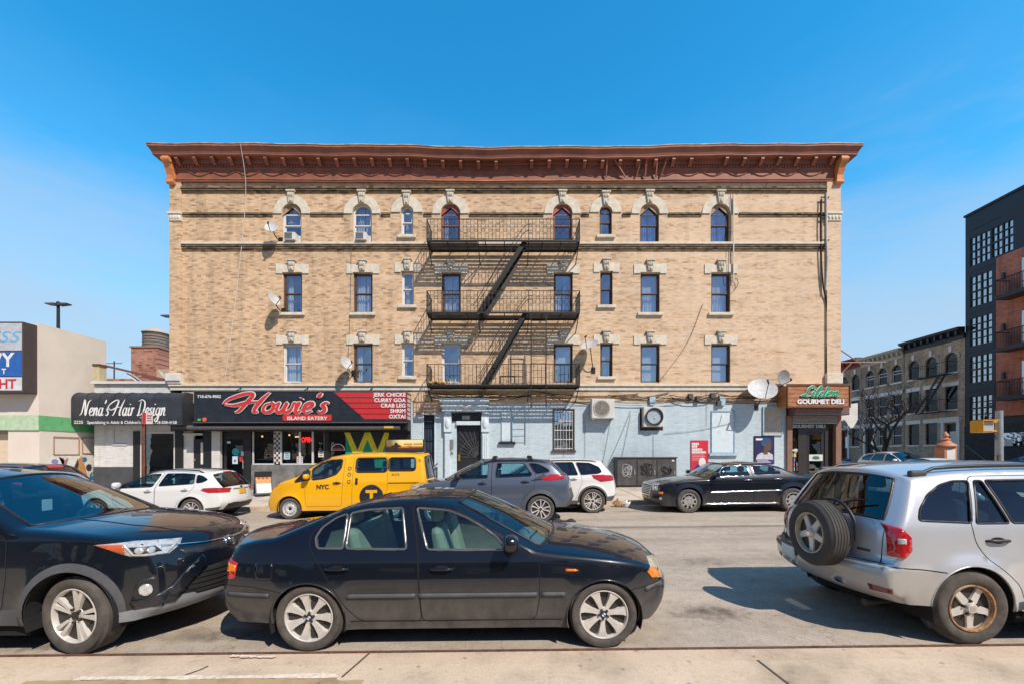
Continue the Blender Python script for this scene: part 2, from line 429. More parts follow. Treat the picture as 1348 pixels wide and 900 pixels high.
def wheel(root, x, y, z, r, wd, rr, style, side, steer=0., tyre=None, rimm=None, lip=None, phase=.3, badge=None, near=False):
    """outer face towards -y before turning; side -1 = right-hand wheel"""
    tyre = tyre or M_TYRE_W; rimm = rimm or M_ALLOY
    hub = MB(); hub.lathe([(.0, .05), (rr * .95, .05), (rr * .97, wd), (rr * .9, wd), (rr * .9, .07)], 40, axis='y')
    hub.lathe([(0, .045), (rr * .62, .045), (rr * .62, .07), (0, .07)], 32, axis='y')
    w = hub.build('wheel', M_DISC, root, smooth=40)
    h = wd / 2; s = r - rr
    t = MB(); prof = [(rr * .98, .02), (rr + s * .12, .004), (rr + s * .3, -.006), (rr + s * .55, -.012), (rr + s * .8, -.004), (r - .018, .010), (r - .004, .03)]
    for k in range(5):   # tread ribs with grooves between them
        a = .032 + (wd - .064) * k / 5; b = .032 + (wd - .064) * (k + 1) / 5
        prof += [(r, a), (r, b - .007), (r - .007, b - .006), (r - .007, b - .001)]
    prof += [(r - .018, wd - .01), (rr + s * .5, wd + .01), (rr * .98, wd - .02)]
    t.lathe(prof, 56, axis='y'); t.build('tyre', tyre, w, smooth=50)
    m = MB(); m.lathe([(rr * 1.0, .03), (rr * 1.01, .006), (rr * .975, .004), (rr * .95, .012), (rr * .93, .05), (rr * .9, .1)], 48, axis='y')
    pi2 = 2 * math.pi
    if style == 'star7':
        for k in range(7): spoke(m, phase + pi2 * k / 7, [(rr * .12, rr * .10, .022, .05), (rr * .45, rr * .125, .024, .055), (rr * .78, rr * .19, .016, .06), (rr * .96, rr * .31, .014, .06)])
        m.lathe([(0, .02), (rr * .26, .022), (rr * .30, .04)], 28, axis='y'); nuts, nr = 5, rr * .19
    elif style == 'pair5':
        for k in range(5):
            for d in (-.17, .17): spoke(m, phase + pi2 * k / 5 + d, [(rr * .15, rr * .07, .03, .06), (rr * .5, rr * .075, .02, .055), (rr * .97, rr * .11, .012, .05)])
        m.lathe([(0, .028), (rr * .24, .03), (rr * .28, .05)], 28, axis='y'); nuts, nr = 5, rr * .24
    elif style == 'five':
        for k in range(5): spoke(m, phase + pi2 * k / 5, [(rr * .1, rr * .22, .02, .06), (rr * .45, rr * .2, .03, .065), (rr * .8, rr * .17, .035, .07), (rr * .97, rr * .26, .03, .07)])
        m.lathe([(0, -.004), (rr * .2, -.002), (rr * .24, .012), (rr * .26, .03)], 28, axis='y'); nuts, nr = 5, rr * .30
    elif style == 'many':
        for k in range(10): spoke(m, phase + pi2 * k / 10 + (.06 if k % 2 else -.06), [(rr * .15, rr * .07, .03, .06), (rr * .5, rr * .055, .022, .05), (rr * .97, rr * .075, .012, .05)])
        m.lathe([(0, .02), (rr * .22, .025), (rr * .25, .05)], 28, axis='y'); nuts, nr = 5, rr * .2
    elif style == 'vee':
        for k in range(5):
            for d in (-.22, .22): spoke(m, phase + pi2 * k / 5 + d * .5, [(rr * .15, rr * .08, .03, .06), (rr * .5, rr * .06, .022, .05)]);
            for d in (-.3, 0, .3): spoke(m, phase + pi2 * k / 5 + d, [(rr * .42, rr * .05, .022, .05), (rr * .97, rr * .06, .012, .05)])
        m.lathe([(0, .02), (rr * .26, .025), (rr * .28, .05)], 28, axis='y'); nuts, nr = 5, rr * .2
    elif style == 'slot':
        m.lathe([(0, -.01), (rr * .25, -.008), (rr * .3, .006), (rr * .62, .002), (rr * .66, .02)], 40, axis='y')
        m.lathe([(rr * .86, .008), (rr * .95, .006)], 40, axis='y')
        for k in range(9): spoke(m, phase + pi2 * k / 9, [(rr * .6, rr * .11, .004, .03), (rr * .9, rr * .16, .008, .03)])
        nuts, nr = 0, 0
    else:   # plain pressed steel
        m.lathe([(0, .03), (rr * .3, .03), (rr * .36, .01), (rr * .62, .012), (rr * .7, .03), (rr * .93, .05)], 40, axis='y')
        nuts, nr = 5, rr * .45
    m.build('rim', rimm, w, smooth=35)
    if lip:
        q = MB(); q.lathe([(rr * 1.015, -.001), (rr * .95, .0), (rr * .90, .03)], 48, axis='y'); q.build('rim_lip', lip, w, smooth=50)
    if style == 'steel':
        q = MB()
        for k in range(12):
            a = pi2 * k / 12; q.lathe([(0, .0), (rr * .07, .0), (rr * .07, .02)], 8, (rr * .66 * math.cos(a), .014, rr * .66 * math.sin(a)), 'y')
        q.lathe([(0, -.004), (rr * .2, 0), (rr * .22, .02)], 20, (0, .02, 0), 'y'); q.build('hub_cap', M_BLACKP, w, smooth=40)
    if nuts and y < 0 and near:
        for k in range(nuts):
            q = MB(); a = phase + pi2 * (k + .5) / nuts
            q.lathe([(0, .0), (.011, .0), (.013, .012), (.013, .03)], 6, (nr * math.cos(a), .006, nr * math.sin(a)), 'y')
            q.build('lug_nut', M_DISC, w)
    if style in ('star7', 'pair5', 'many', 'vee', 'five'):
        q = MB(); q.lathe([(0, 0), (rr * .14, .002), (rr * .15, .01)], 20, (0, .012 if style != 'five' else -.008, 0), 'y')
        hc = q.build('hub_cap', M_CHROME if style == 'five' else M_DISC, w, smooth=40)
        if badge == 'quarters':
            for nm, mm, aa in (('badge', M_WHITE, (0, math.pi)), ('badge', mat('badge_blue', (.02, .12, .5), .4), (math.pi / 2, 3 * math.pi / 2))):
                q = MB()
                for a in aa: q.lathe([(0, 0), (rr * .085, 0)], 6, (0, .008, 0), 'y', a, a + math.pi / 2)
                q.build(nm, mm, w)
    w.location = (x, y, z); w.rotation_euler = (0, 0, (math.pi if side > 0 else 0) + steer)
    return w

class Car:
    def __init__(c, name, label, cat, sp, loc, rotz=0., group=None):
        c.sp = sp; c.t = Thing(name, label, cat, loc, rotz, group, local=True, roty=0)
        # follow the fall of the street
        d = Vector((math.cos(rotz), math.sin(rotz), 0)); c.t.o.rotation_mode = 'XYZ'
        fwd = Vector((d.x, d.y, SLOPE * d.x)).normalized(); up = Vector((-SLOPE, 0, 1)).normalized(); lf = up.cross(fwd).normalized()
        c.t.o.rotation_euler = Matrix((fwd, lf, fwd.cross(lf))).transposed().to_euler()
        c.root = c.t.o; c.mats = {}; c.build()
    def w(c, x, z):
        s = c.sp; W = s['W']; zb = s['zb']
        y = W
        if z < .55: y -= s.get('sill', .05) * ((.55 - z) / .4) ** 2
        elif z < zb: y -= s.get('beltin', .05) * ((z - .55) / (zb - .55)) ** 2
        else:
            h = z - zb; y -= s.get('beltin', .05) + s['tum'] * h + s.get('tumc', .25) * h * h
        for x0, x1, a, n in (s['planr'], s['planf']):
            u = (x - x0) / (x1 - x0)
            if u > 0: y *= 1 - a * min(u, 1.3) ** n
        a = s['arch']
        for ax in (a['xr'], a['xf']):
            d = math.hypot(x - ax, z - a['zc']) - a['r']
            if z < zb: y += s.get('flare', .018) * math.exp(-(d / .07) ** 2)
        for zc, amp, sg in s.get('crease', ()): y += amp * math.exp(-((z - zc) / sg) ** 2)
        return y
    def ys(c, x, z):
        y = c.w(x, z); r = c.sp.get('rnd', .05)
        d = min(math.hypot(x - e[0], z - e[1]) for e in c.near(x, z))
        if d < r: y -= r - math.sqrt(max(0, r * r - (r - d) ** 2))
        return y
    def near(c, x, z):
        k = int(math.floor(x / .15)); out = []
        for i in (k - 1, k, k + 1): out += c.bins.get(i, [])
        return out or [(x + 9, z)]
    def build(c):
        sp = c.sp; a = sp['arch']; root = c.root
        prof = []; P = sp['prof']; tags = []
        # expand the profile (edge x,z, centre x,z), splitting the curve at sharp points
        run = [P[0]]; runs = []
        for q in P[1:]:
            run.append(q)
            if len(q) > 5: runs.append(run); run = [q]
        runs.append(run)
        for rn in runs:
            if len(rn) < 2: continue
            for i in range(len(rn) - 1):
                k = max(2, int(math.dist(rn[i][:2], rn[i + 1][:2]) / .06))
                full = crom([q[:4] for q in rn], per=k)
                prof += full[i * k:(i + 1) * k]; tags += [rn[i][4]] * k
        prof.append(tuple(P[-1][:4])); c.prof = prof; c.tags = tags
        c.bins = {}
        for e in dens([p[:2] for p in prof], .02, False): c.bins.setdefault(int(math.floor(e[0] / .15)), []).append(e)
        zs = sp['zs']; bot = []
        def arc(cx, z0, z1):
            r = a['r']; a0 = math.asin(max(-1, min(1, (z0 - a['zc']) / r))); a1 = math.pi - math.asin(max(-1, min(1, (z1 - a['zc']) / r)))
            return [(cx + r * math.cos(a0 + (a1 - a0) * k / 22), a['zc'] + r * math.sin(a0 + (a1 - a0) * k / 22)) for k in range(23)]
        ef, er = prof[-1][:2], prof[0][:2]
        af = arc(a['xf'], ef[1], zs); ar = arc(a['xr'], zs, er[1])
        bot = dens([ef, af[0]], .06, False)[1:-1] + af + dens([af[-1], ar[0]], .06, False)[1:-1] + ar + dens([ar[-1], er], .06, False)[1:-1]
        c.arcs = (af, ar)
        outline = [p[:2] for p in prof] + bot; c.outline = outline
        loops = [outline]; wins = sp.get('wins', []); doors = sp.get('doors', []); regs = sp.get('regs', [])
        for q in wins: q['_p'] = dens(roundpoly(q['poly'], q.get('r', .05)), .05); loops.append(q['_p'])
        doors = [dens(roundpoly(d, .06), .05) for d in doors]; loops += doors
        for q in regs: q['_p'] = dens(q['poly'], .06)
        loops += [q['_p'] for q in regs]
        extra = []
        r_ = sp.get('rnd', .05)
        for i in range(1, len(prof) - 1):
            dx, dz = prof[i + 1][0] - prof[i - 1][0], prof[i + 1][1] - prof[i - 1][1]; d = math.hypot(dx, dz) or 1
            for k in (.18, .45, .75, 1.02):
                q = (prof[i][0] + dz / d * r_ * k, prof[i][1] - dx / d * r_ * k)
                if inside(q, outline) and min(math.hypot(q[0] - e[0], q[1] - e[1]) for e in c.near(*q)) > r_ * k * .93: extra.append(q)
        gp = [q for q in gridpts(outline, .06) if min(math.hypot(q[0] - e[0], q[1] - e[1]) for e in c.near(*q)) > r_ * 1.3]
        V, F = cdt(loops, gp + extra)
        Y = [c.ys(x, z) for x, z in V]
        edgeY = {}
        for i, (x, z) in enumerate(V): edgeY[(round(x, 4), round(z, 4))] = Y[i]
        G = {}     # region -> (verts, faces)
        NV = {}; ctr0 = lambda p: Vector((max(-1.2, min(1.2, p.x)), 0, .75))
        def key(p): return (round(p[0], 4), round(p[1], 4), round(p[2], 4))
        def put(reg, pts, base=None):
            base = base or pts
            # vertex normals of the whole skin, so neighbouring panels shade as one surface
            bp = [Vector(p) for p in base]; cc = sum(bp, Vector()) / len(bp); fn = Vector()
            for i in range(1, len(bp) - 1): fn += (bp[i] - bp[0]).cross(bp[i + 1] - bp[0])
            if fn.length > 1e-10:
                if fn.dot(cc - ctr0(cc)) < 0: fn = -fn
                fn.normalize()
                for i, p in enumerate(bp):
                    e1 = bp[i - 1] - p; e2 = bp[(i + 1) % len(bp)] - p
                    if e1.length > 1e-6 and e2.length > 1e-6: NV[key(p)] = NV.get(key(p), Vector()) + fn * e1.angle(e2)
            vs, fs, ix, nk = G.setdefault(reg, ([], [], {}, []))
            f = []
            for p, b in zip(pts, base):
                k = key(p)
                if k not in ix: ix[k] = len(vs); vs.append(p); nk.append(key(b))
                if not f or f[-1] != ix[k]: f.append(ix[k])
            if len(f) > 2 and f[0] == f[-1]: f.pop()
            if len(set(f)) > 2: fs.append(tuple(f))
        for f in F:
            cx = sum(V[i][0] for i in f) / len(f); cz = sum(V[i][1] for i in f) / len(f); p = (cx, cz)
            if not inside(p, outline): continue
            reg = None
            for k, q in enumerate(wins):
                if inside(p, q['_p']): reg = ('win', k)
            if reg is None:
                for q in regs:
                    if inside(p, q['_p']): reg = ('reg', q['name'], sum(v[0] for v in q['poly']) / len(q['poly']) > 0)
            if reg is None:
                for k, d in enumerate(doors):
                    if inside(p, d): reg = ('door', k)
            reg = reg or ('body',)
            off = -.012 if reg[0] == 'win' else 0.
            for s in (-1, 1):
                pts = [(V[i][0], s * (Y[i] + off), V[i][1]) for i in f]; base = [(V[i][0], s * Y[i], V[i][1]) for i in f]
                put(reg + ((s,) if reg[0] in ('win', 'door') or (reg[0] == 'reg' and reg[1] not in ('bumper', 'skid_plate')) else ()), pts, base)
        # sweep across the car
        tg = sp.get('tg', .9); T = [0, .15, .3, .45, .6, .72, .82, tg, (1 + tg) / 2, 1]; T = [-t for t in T[:0:-1]] + T
        pw = sp.get('pow', 2.4); rows = []
        for xe, ze, xc, zc in prof:
            y = edgeY.get((round(xe, 4), round(ze, 4)), None)
            if y is None: y = c.ys(xe, ze)
            rows.append([(xc + (xe - xc) * abs(t) ** pw, t * y, zc + (ze - zc) * abs(t) ** pw) for t in T])
        c.rows = rows; c.T = T
        for i in range(len(rows) - 1):
            tag = tags[i]
            for j in range(len(T) - 1):
                tm = abs(T[j] + T[j + 1]) / 2
                reg = ('body',)
                if tag in ('glass_f', 'glass_r'): reg = (tag,) if tm < tg else ('body',)
                elif tag != 'body' and tag != 'roof': reg = ('reg', tag, rows[i][9][0] > 0)
                put(reg, [rows[i][j], rows[i][j + 1], rows[i + 1][j + 1], rows[i + 1][j]])
        allv = []; allf = []
        for reg, (vs, fs, ix, nk) in G.items(): o = len(allv); allv += vs; allf += [tuple(i + o for i in f) for f in fs]
        c.bvh = BVHTree.FromPolygons([Vector(v) for v in allv], allf)
        cz = .75
        def orient(vs, fs):
            out = []
            for f in fs:
                p = [Vector(vs[i]) for i in f]; n = Vector((0, 0, 0)); ctr = sum(p, Vector()) / len(p)
                for i in range(1, len(p) - 1): n += (p[i] - p[0]).cross(p[i + 1] - p[0])
                ref = Vector((max(-1.2, min(1.2, ctr.x)), 0, cz))
                out.append(f if n.dot(ctr - ref) >= 0 else f[::-1])
            return out
        pm = sp['paint']; lining = sp.get('lining', M_LININGK)
        def shell(name, kk, m, parent=root, solid=True, label=None, mod=.02):
            vs, fs, ix, nk = G[kk]; ns = [NV.get(k, Vector((0, 0, 1))).normalized() for k in nk]; fs = orient(vs, fs)
            V_ = list(vs); N_ = list(ns); F_ = list(fs); k0 = len(fs)
            if solid:
                o = len(vs); V_ += [tuple(Vector(v) - n * mod) for v, n in zip(vs, ns)]; N_ += [-n for n in ns]; F_ += [tuple(i + o for i in f[::-1]) for f in fs]
            mb = MB().add(V_, F_)
            ob = mb.build(name, [m, lining] if solid else m, parent, smooth=180, recalc=False)
            if solid: ob.data.polygons.foreach_set('material_index', [0] * k0 + [1] * (len(F_) - k0))
            ob.data.normals_split_custom_set_from_vertices([tuple(n) for n in N_])
            if label: ob['label'] = label
            return ob
        c.body = shell('body', ('body',), pm)
        if ('glass_f',) in G: c.ws = shell('windshield', ('glass_f',), sp.get('ws', M_GLASSW), solid=False); c.sweeptrim('glass_f', c.ws)
        if ('glass_r',) in G: c.rw = shell('rear_window', ('glass_r',), sp.get('rwg', M_GLASS), solid=False); c.sweeptrim('glass_r', c.rw)
        c.doors = {}
        for k, d in enumerate(doors):
            for s in (-1, 1):
                if ('door', k, s) not in G: continue
                o = shell('door', ('door', k, s), pm); c.doors[(k, s)] = o
                mb = MB(); mb.tube([(x, s * (c.ys(x, z) - .001), z) for x, z in d], .0042, 5, True); mb.build('door_seal', M_GAP, o)
        trim = sp.get('trim', M_BLACKP)
        for k, q in enumerate(wins):
            for s in (-1, 1):
                par = c.doors.get((q.get('door'), s), root)
                o = shell(q.get('name', 'side_window'), ('win', k, s), q.get('glass', M_GLASS), par, False)
                mb = MB(); mb.tube([(x, s * (c.ys(x, z) - .002), z) for x, z in q['_p']], sp.get('trimr', .011), 6, True)
                mb.build('window_trim', q.get('trim', trim), par if par is root else par, smooth=60)
        for key in [k for k in G if k[0] == 'reg']:
            nm = key[1]; m = next((q['mat'] for q in regs if q['name'] == nm), sp.get('tagm', {}).get(nm, pm))
            shell(nm, key, m)
        # wheel wells, floor
        W = sp['W']
        for ax in (a['xr'], a['xf']):
            r = a['r'] + .004
            for s in (-1, 1):
                mb = MB()
                y0 = s * (c.w(ax, a['zc'] + a['r']) - .012); y1 = s * (W - .42)
                a0 = -.35
                vs = []; n = 24
                for k in range(n + 1):
                    t = a0 + (math.pi - 2 * a0) * k / n
                    vs += [(ax + r * math.cos(t), y0, a['zc'] + r * math.sin(t)), (ax + r * math.cos(t), y1, a['zc'] + r * math.sin(t))]
                vs.append((ax, y1, a['zc'])); fs = [(2 * k, 2 * k + 1, 2 * k + 3, 2 * k + 2) for k in range(n)] + [(2 * k + 1, 2 * k + 3, 2 * n + 2) for k in range(n)]
                mb.add(vs, fs); mb.build('wheel_arch_liner', M_WELL, root, recalc=False)
        mb = MB(); xf, xr = a['xf'] - a['r'] - .02, a['xr'] + a['r'] + .02
        mb.box(xr, xf, -(W - .07), W - .07, .17, zs + .14)
        mb.box(er[0] + .12, xr - .002, -(W - .42), W - .42, .2, zs + .3); mb.box(xf + .002, ef[0] - .12, -(W - .42), W - .42, .2, zs + .3)
        mb.build('floor_pan', M_WELL, root)
        if sp.get('lip', True):
            for k, arc_ in enumerate(c.arcs):
                for s in (-1, 1):
                    mb = MB(); mb.tube([(x, s * (c.ys(x, z) - .004), z) for x, z in arc_], .009, 6); mb.build('arch_trim', sp.get('lipm', pm), root, smooth=60)
        c.interior()
        wh = sp['wheel']
        for ax, st in ((a['xr'], 0), (a['xf'], sp.get('steer', 0))):
            for s in (-1, 1):
                yo = c.w(ax, a['zc'] + a['r']) - wh.get('inset', .025)
                if st: yo -= .03
                wheel(root, ax, s * yo, wh['r'] - .008, wh['r'], wh['w'], wh['rr'], wh['style'], s, st, wh.get('tyre'), wh.get('rim'), wh.get('lip'), rng.uniform(0, 1), wh.get('badge'), sp.get('near', False))
        for x, z in sp.get('handles', ()):
            for s in (-1, 1):
                k = [i for i, d in enumerate(doors) if inside((x, z), d)]
                par = c.doors.get((k[0], s), root) if k else root
                y = c.ys(x, z); hm = sp.get('handlem', pm)
                mb = MB(); pts = [(x - .11, y - .012, z - .006), (x - .08, y + .022, z), (x, y + .034, z + .002), (x + .08, y + .024, z), (x + .11, y - .012, z - .006)]
                mb.tube([(p[0], s * p[1], p[2]) for p in crom(pts, per=4)], .014, 8); mb.build('door_handle', hm, par, smooth=60)
                mb = MB(); mb.add([(x + u * .07, s * (c.ys(x + u * .07, z + v * .03) + .003), z + v * .03) for u, v in ellipse(0, 0, 1, 1, 14)], [tuple(range(14))]); mb.build('handle_recess', M_GAP, par)
        m = sp.get('mirror')
        if m:
            for s in sp.get('mside', (-1, 1)):
                x, z = m[0], m[1]; y = c.ys(x, z - .03) + .02; k = m[2] if len(m) > 2 else 1.
                mb = MB(); prof_ = []
                for t in range(9):
                    u = t / 8; prof_.append(u)
                def fn(u, v):
                    an = 2 * math.pi * v; th = math.pi * u
                    ex = lambda q, p: math.copysign(abs(q) ** p, q)
                    return (x + .085 * k * ex(math.cos(th), .7) * (.75 if math.cos(th) < 0 else 1.), s * (y + .11 * k + .115 * k * ex(math.sin(th), .8) * ex(math.cos(an), .7)), z + .07 * k + .075 * k * ex(math.sin(th), .8) * ex(math.sin(an), .7))
                mb.grid(fn, 10, 18); o = mb.build('side_mirror', sp.get('mirrorm', pm), root, smooth=60)
                mb = MB(); mb.bar((x + .02, s * (y - .05), z + .0), (x, s * (y + .08), z + .05), .06, .03); mb.build('mirror_arm', M_BLACKP, o)
    def sweeptrim(c, tag, par):
        ix = [i for i, t in enumerate(c.tags) if t == tag]; i0, i1 = ix[0], ix[-1] + 1
        tg = c.sp.get('tg', .9); js = [j for j, t in enumerate(c.T) if abs(t) <= tg + 1e-6]
        loop = [c.rows[i0][j] for j in js] + [c.rows[i][js[-1]] for i in range(i0 + 1, i1)] + [c.rows[i1][j] for j in js[::-1]] + [c.rows[i][js[0]] for i in range(i1 - 1, i0, -1)]
        mb = MB(); mb.tube(loop, .012, 6, True); mb.build('rubber_seal', M_BLACKP, par, smooth=60)
    def interior(c):
        s = c.sp; it = s.get('seats')
        if not it: return
        m = s.get('seatm', M_SEATK); z0 = it.get('z', .42); W = s['W']
        for x, ys_ in it['rows']:
            for y, wd in ys_:
                mb = MB(); mb.box(x - .22, x + .28, y - wd / 2, y + wd / 2, z0 - .1, z0 + .06)
                o = mb.build('seat', m, c.root, bevel=.05)
                mb = MB(); A, B = (x - .2, z0 + .02), (x - .36, z0 + .62)
                poly = [(A[0] - .13, A[1]), (A[0] + .06, A[1]), (B[0] + .06, B[1]), (B[0] - .05, B[1])]
                mb.prism(poly, 'xz', y - wd / 2 + .02, y + wd / 2 - .02); mb.build('seat_back', m, o, bevel=.05)
                hs = [y] if wd < .8 else [y - wd * .3, y + wd * .3]
                for hy in hs:
                    mb = MB(); mb.prism([(B[0] - .06, B[1] + .05), (B[0] + .05, B[1] + .04), (B[0] + .03, B[1] + .22), (B[0] - .06, B[1] + .21)], 'xz', hy - .13, hy + .13); mb.build('headrest', m, o, bevel=.04)
        d = it.get('dash')
        if d:
            x0, x1, z = d
            mb = MB(); mb.prism([(x0, z - .4), (x0 + .05, z - .05), (x0 + .12, z), (x1, z + .01), (x1 + .15, z - .3)], 'xz', -W * .8, W * .8); mb.build('dashboard', s.get('dashm', M_LININGK), c.root, bevel=.03)
            sx, sz = x0 - .08, z - .05; mb = MB()
            ring = []
            for k in range(28):
                t = 2 * math.pi * k / 28; ring.append((sx - .07 * math.sin(t) , .37 + .18 * math.cos(t), sz + .165 * math.sin(t)))
            mb.tube(ring, .016, 6, True); mb.bar((sx, .2, sz), (sx, .54, sz), .05, .03); mb.bar((sx, .37, sz), (sx + .2, .37, sz - .06), .06, .06)
            mb.build('steering_wheel', s.get('wheelm', M_BLACKP), c.root, smooth=60)
    # ----- patches laid on the body, seen along heading `ang` (0 = front, 180 = rear, -90 = right side)
    def patch(c, name, poly, ang, m, off=.006, parent=None, both=False, step=.04, label=None, closed=True, thick=None):
        a = R(ang); n = Vector((math.cos(a), math.sin(a), 0)); e = Vector((-math.sin(a), math.cos(a), 0))
        poly = dens(poly, step); V, F = cdt([poly], gridpts(poly, step)); P3 = []
        for u, z in V:
            hit = c.bvh.ray_cast(e * u + Vector((0, 0, z)) + n * 6, -n)
            P3.append(None if hit[0] is None else hit[0] + n * off)
        fs = [f for f in F if inside((sum(V[i][0] for i in f) / 3, sum(V[i][1] for i in f) / 3), poly) and all(P3[i] is not None for i in f)]
        out = []
        for s in ((1, -1) if both else (1,)):
            vs = [(0, 0, 0) if p is None else (p.x, p.y * s, p.z) for p in P3]; mb = MB().add(vs, fs)
            if not fs: continue
            used = sorted({i for f in fs for i in f}); rm = {k: i for i, k in enumerate(used)}
            mb.v = [vs[i] for i in used]; mb.f = [tuple(rm[i] for i in f) for f in fs]
            fo = []
            for f in mb.f:
                p = [Vector(mb.v[i]) for i in f]; q = (p[1] - p[0]).cross(p[2] - p[0]); nn = Vector((n.x, n.y * s, 0))
                fo.append(f if q.dot(nn) > 0 else f[::-1])
            mb.f = fo
            o = mb.build(name, m, parent or c.root, smooth=45, recalc=False)
            sd = o.modifiers.new('skin', 'SOLIDIFY'); sd.thickness = thick or off * 1.6; sd.offset = -1
            if label: o['label'] = label
            out.append(o)
        return out[0] if len(out) == 1 else out
    def hit(c, u, z, ang):
        a = R(ang); n = Vector((math.cos(a), math.sin(a), 0)); e = Vector((-math.sin(a), math.cos(a), 0))
        h = c.bvh.ray_cast(e * u + Vector((0, 0, z)) + n * 6, -n); return h[0]
    def line(c, name, pts, ang, r, m, parent=None, both=False, off=.0):
        a = R(ang); n = Vector((math.cos(a), math.sin(a), 0)); q = []
        for u, z in dens(pts, .05, False):
            h = c.hit(u, z, ang)
            if h is not None: q.append(h + n * off)
        if len(q) < 2: return None
        for s in ((1, -1) if both else (1,)):
            mb = MB(); mb.tube([(p.x, p.y * s, p.z) for p in q], r, 6); o = mb.build(name, m, parent or c.root, smooth=60)
        return o
    def top(c, name, poly, m, off=.004, parent=None, step=.06):
        """patch seen from above"""
        poly = dens(poly, step); V, F = cdt([poly], gridpts(poly, step)); P3 = []
        for x, y in V:
            h = c.bvh.ray_cast(Vector((x, y, 4)), Vector((0, 0, -1))); P3.append((x, y, (h[0].z if h[0] else .8) + off))
        fs = [f for f in F if inside((sum(V[i][0] for i in f) / 3, sum(V[i][1] for i in f) / 3), poly)]
        return MB().add(P3, fs).build(name, m, parent or c.root, smooth=45)
    def topline(c, name, pts, r, m, off=.0, parent=None, both=False):
        q = []
        for x, y in dens(pts, .06, False):
            h = c.bvh.ray_cast(Vector((x, y, 4)), Vector((0, 0, -1)))
            if h[0]: q.append((x, y, h[0].z + off))
        for s in ((1, -1) if both else (1,)):
            mb = MB(); mb.tube([(p[0], p[1] * s, p[2]) for p in q], r, 6); o = mb.build(name, m, parent or c.root, smooth=60)
        return o
    def rails(c, x0, x1, y, m, h=.05, r=.017):
        for s in (-1, 1):
            pts = []
            for k in range(13):
                u = k / 12; x = x0 + (x1 - x0) * u; hh = c.bvh.ray_cast(Vector((x, y, 4)), Vector((0, 0, -1)))
                z = hh[0].z if hh[0] else 1.6; lift = h * min(1, math.sin(math.pi * u) * 4 + .05); pts.append((x, s * y, z + lift))
            mb = MB(); mb.tube(pts, r, 8)
            for k in (0, 12): mb.tube([pts[k], (pts[k][0], pts[k][1], pts[k][2] - .05)], r * 1.3, 8)
            mb.build('roof_rail', m, c.root, smooth=60)
    def cartext(c, s, size, u, z, ang, m, parent=None, name='lettering', off=.004, **kw):
        """lettering wrapped onto the body"""
        a = R(ang); n = Vector((math.cos(a), math.sin(a), 0)); e = Vector((-math.sin(a), math.cos(a), 0))
        mb = text_mb(s, size, u, 0, z, **kw); out = []
        for x, y, zz in mb.v:
            h = c.bvh.ray_cast(e * x + Vector((0, 0, zz)) + n * 6, -n); p = (h[0] if h[0] else e * x + Vector((0, 0, zz))) + n * off; out.append(tuple(p))
        mb.v = out; return mb.build(name, m, parent or c.root)
# ---------------------------------------------------------------- vehicles
def up(sp, dz):
    sp['prof'] = [(q[0], q[1] + dz, q[2], q[3] + dz) + tuple(q[4:]) for q in sp['prof']]
    for k in ('wins', 'regs'):
        for q in sp.get(k, []): q['poly'] = [(x, z + dz) for x, z in q['poly']]
    sp['doors'] = [[(x, z + dz) for x, z in d] for d in sp.get('doors', [])]
    return sp
def ring(cx, cz, r0, r1, a0=-25, a1=205, n=22):
    out = [(cx + r1 * math.cos(R(a0 + (a1 - a0) * k / n)), cz + r1 * math.sin(R(a0 + (a1 - a0) * k / n))) for k in range(n + 1)]
    return out + [(cx + r0 * math.cos(R(a1 - (a1 - a0) * k / n)), cz + r0 * math.sin(R(a1 - (a1 - a0) * k / n))) for k in range(n + 1)]
P_BLACK = paint('black_car_paint', (.004, .0065, .012), .0, .3, dirt=.75)
P_BLACK2 = paint('clean_black_car_paint', (.004, .0065, .012), .0, .3, dirt=.25)
P_SILVER = paint('silver_car_paint', (.60, .615, .63), .45, .33, dirt=.22)
P_SILVERD = paint('dull_silver_bumper_paint', (.46, .445, .42), .3, .42, dirt=.35)
P_GREY = paint('slate_grey_car_paint', (.10, .125, .17), .35, .32, dirt=.2)
P_WHITE = paint('white_car_paint', (.72, .72, .69), .0, .35, dirt=.2)
P_YELLOW = paint('yellow_taxi_paint', (.86, .43, .004), .0, .35, dirt=.12)
P_BLUE = paint('blue_car_paint', (.02, .12, .32), .3, .3, dirt=.2)
P_NAVY = paint('navy_car_paint', (.01, .025, .09), .3, .3, dirt=.2)

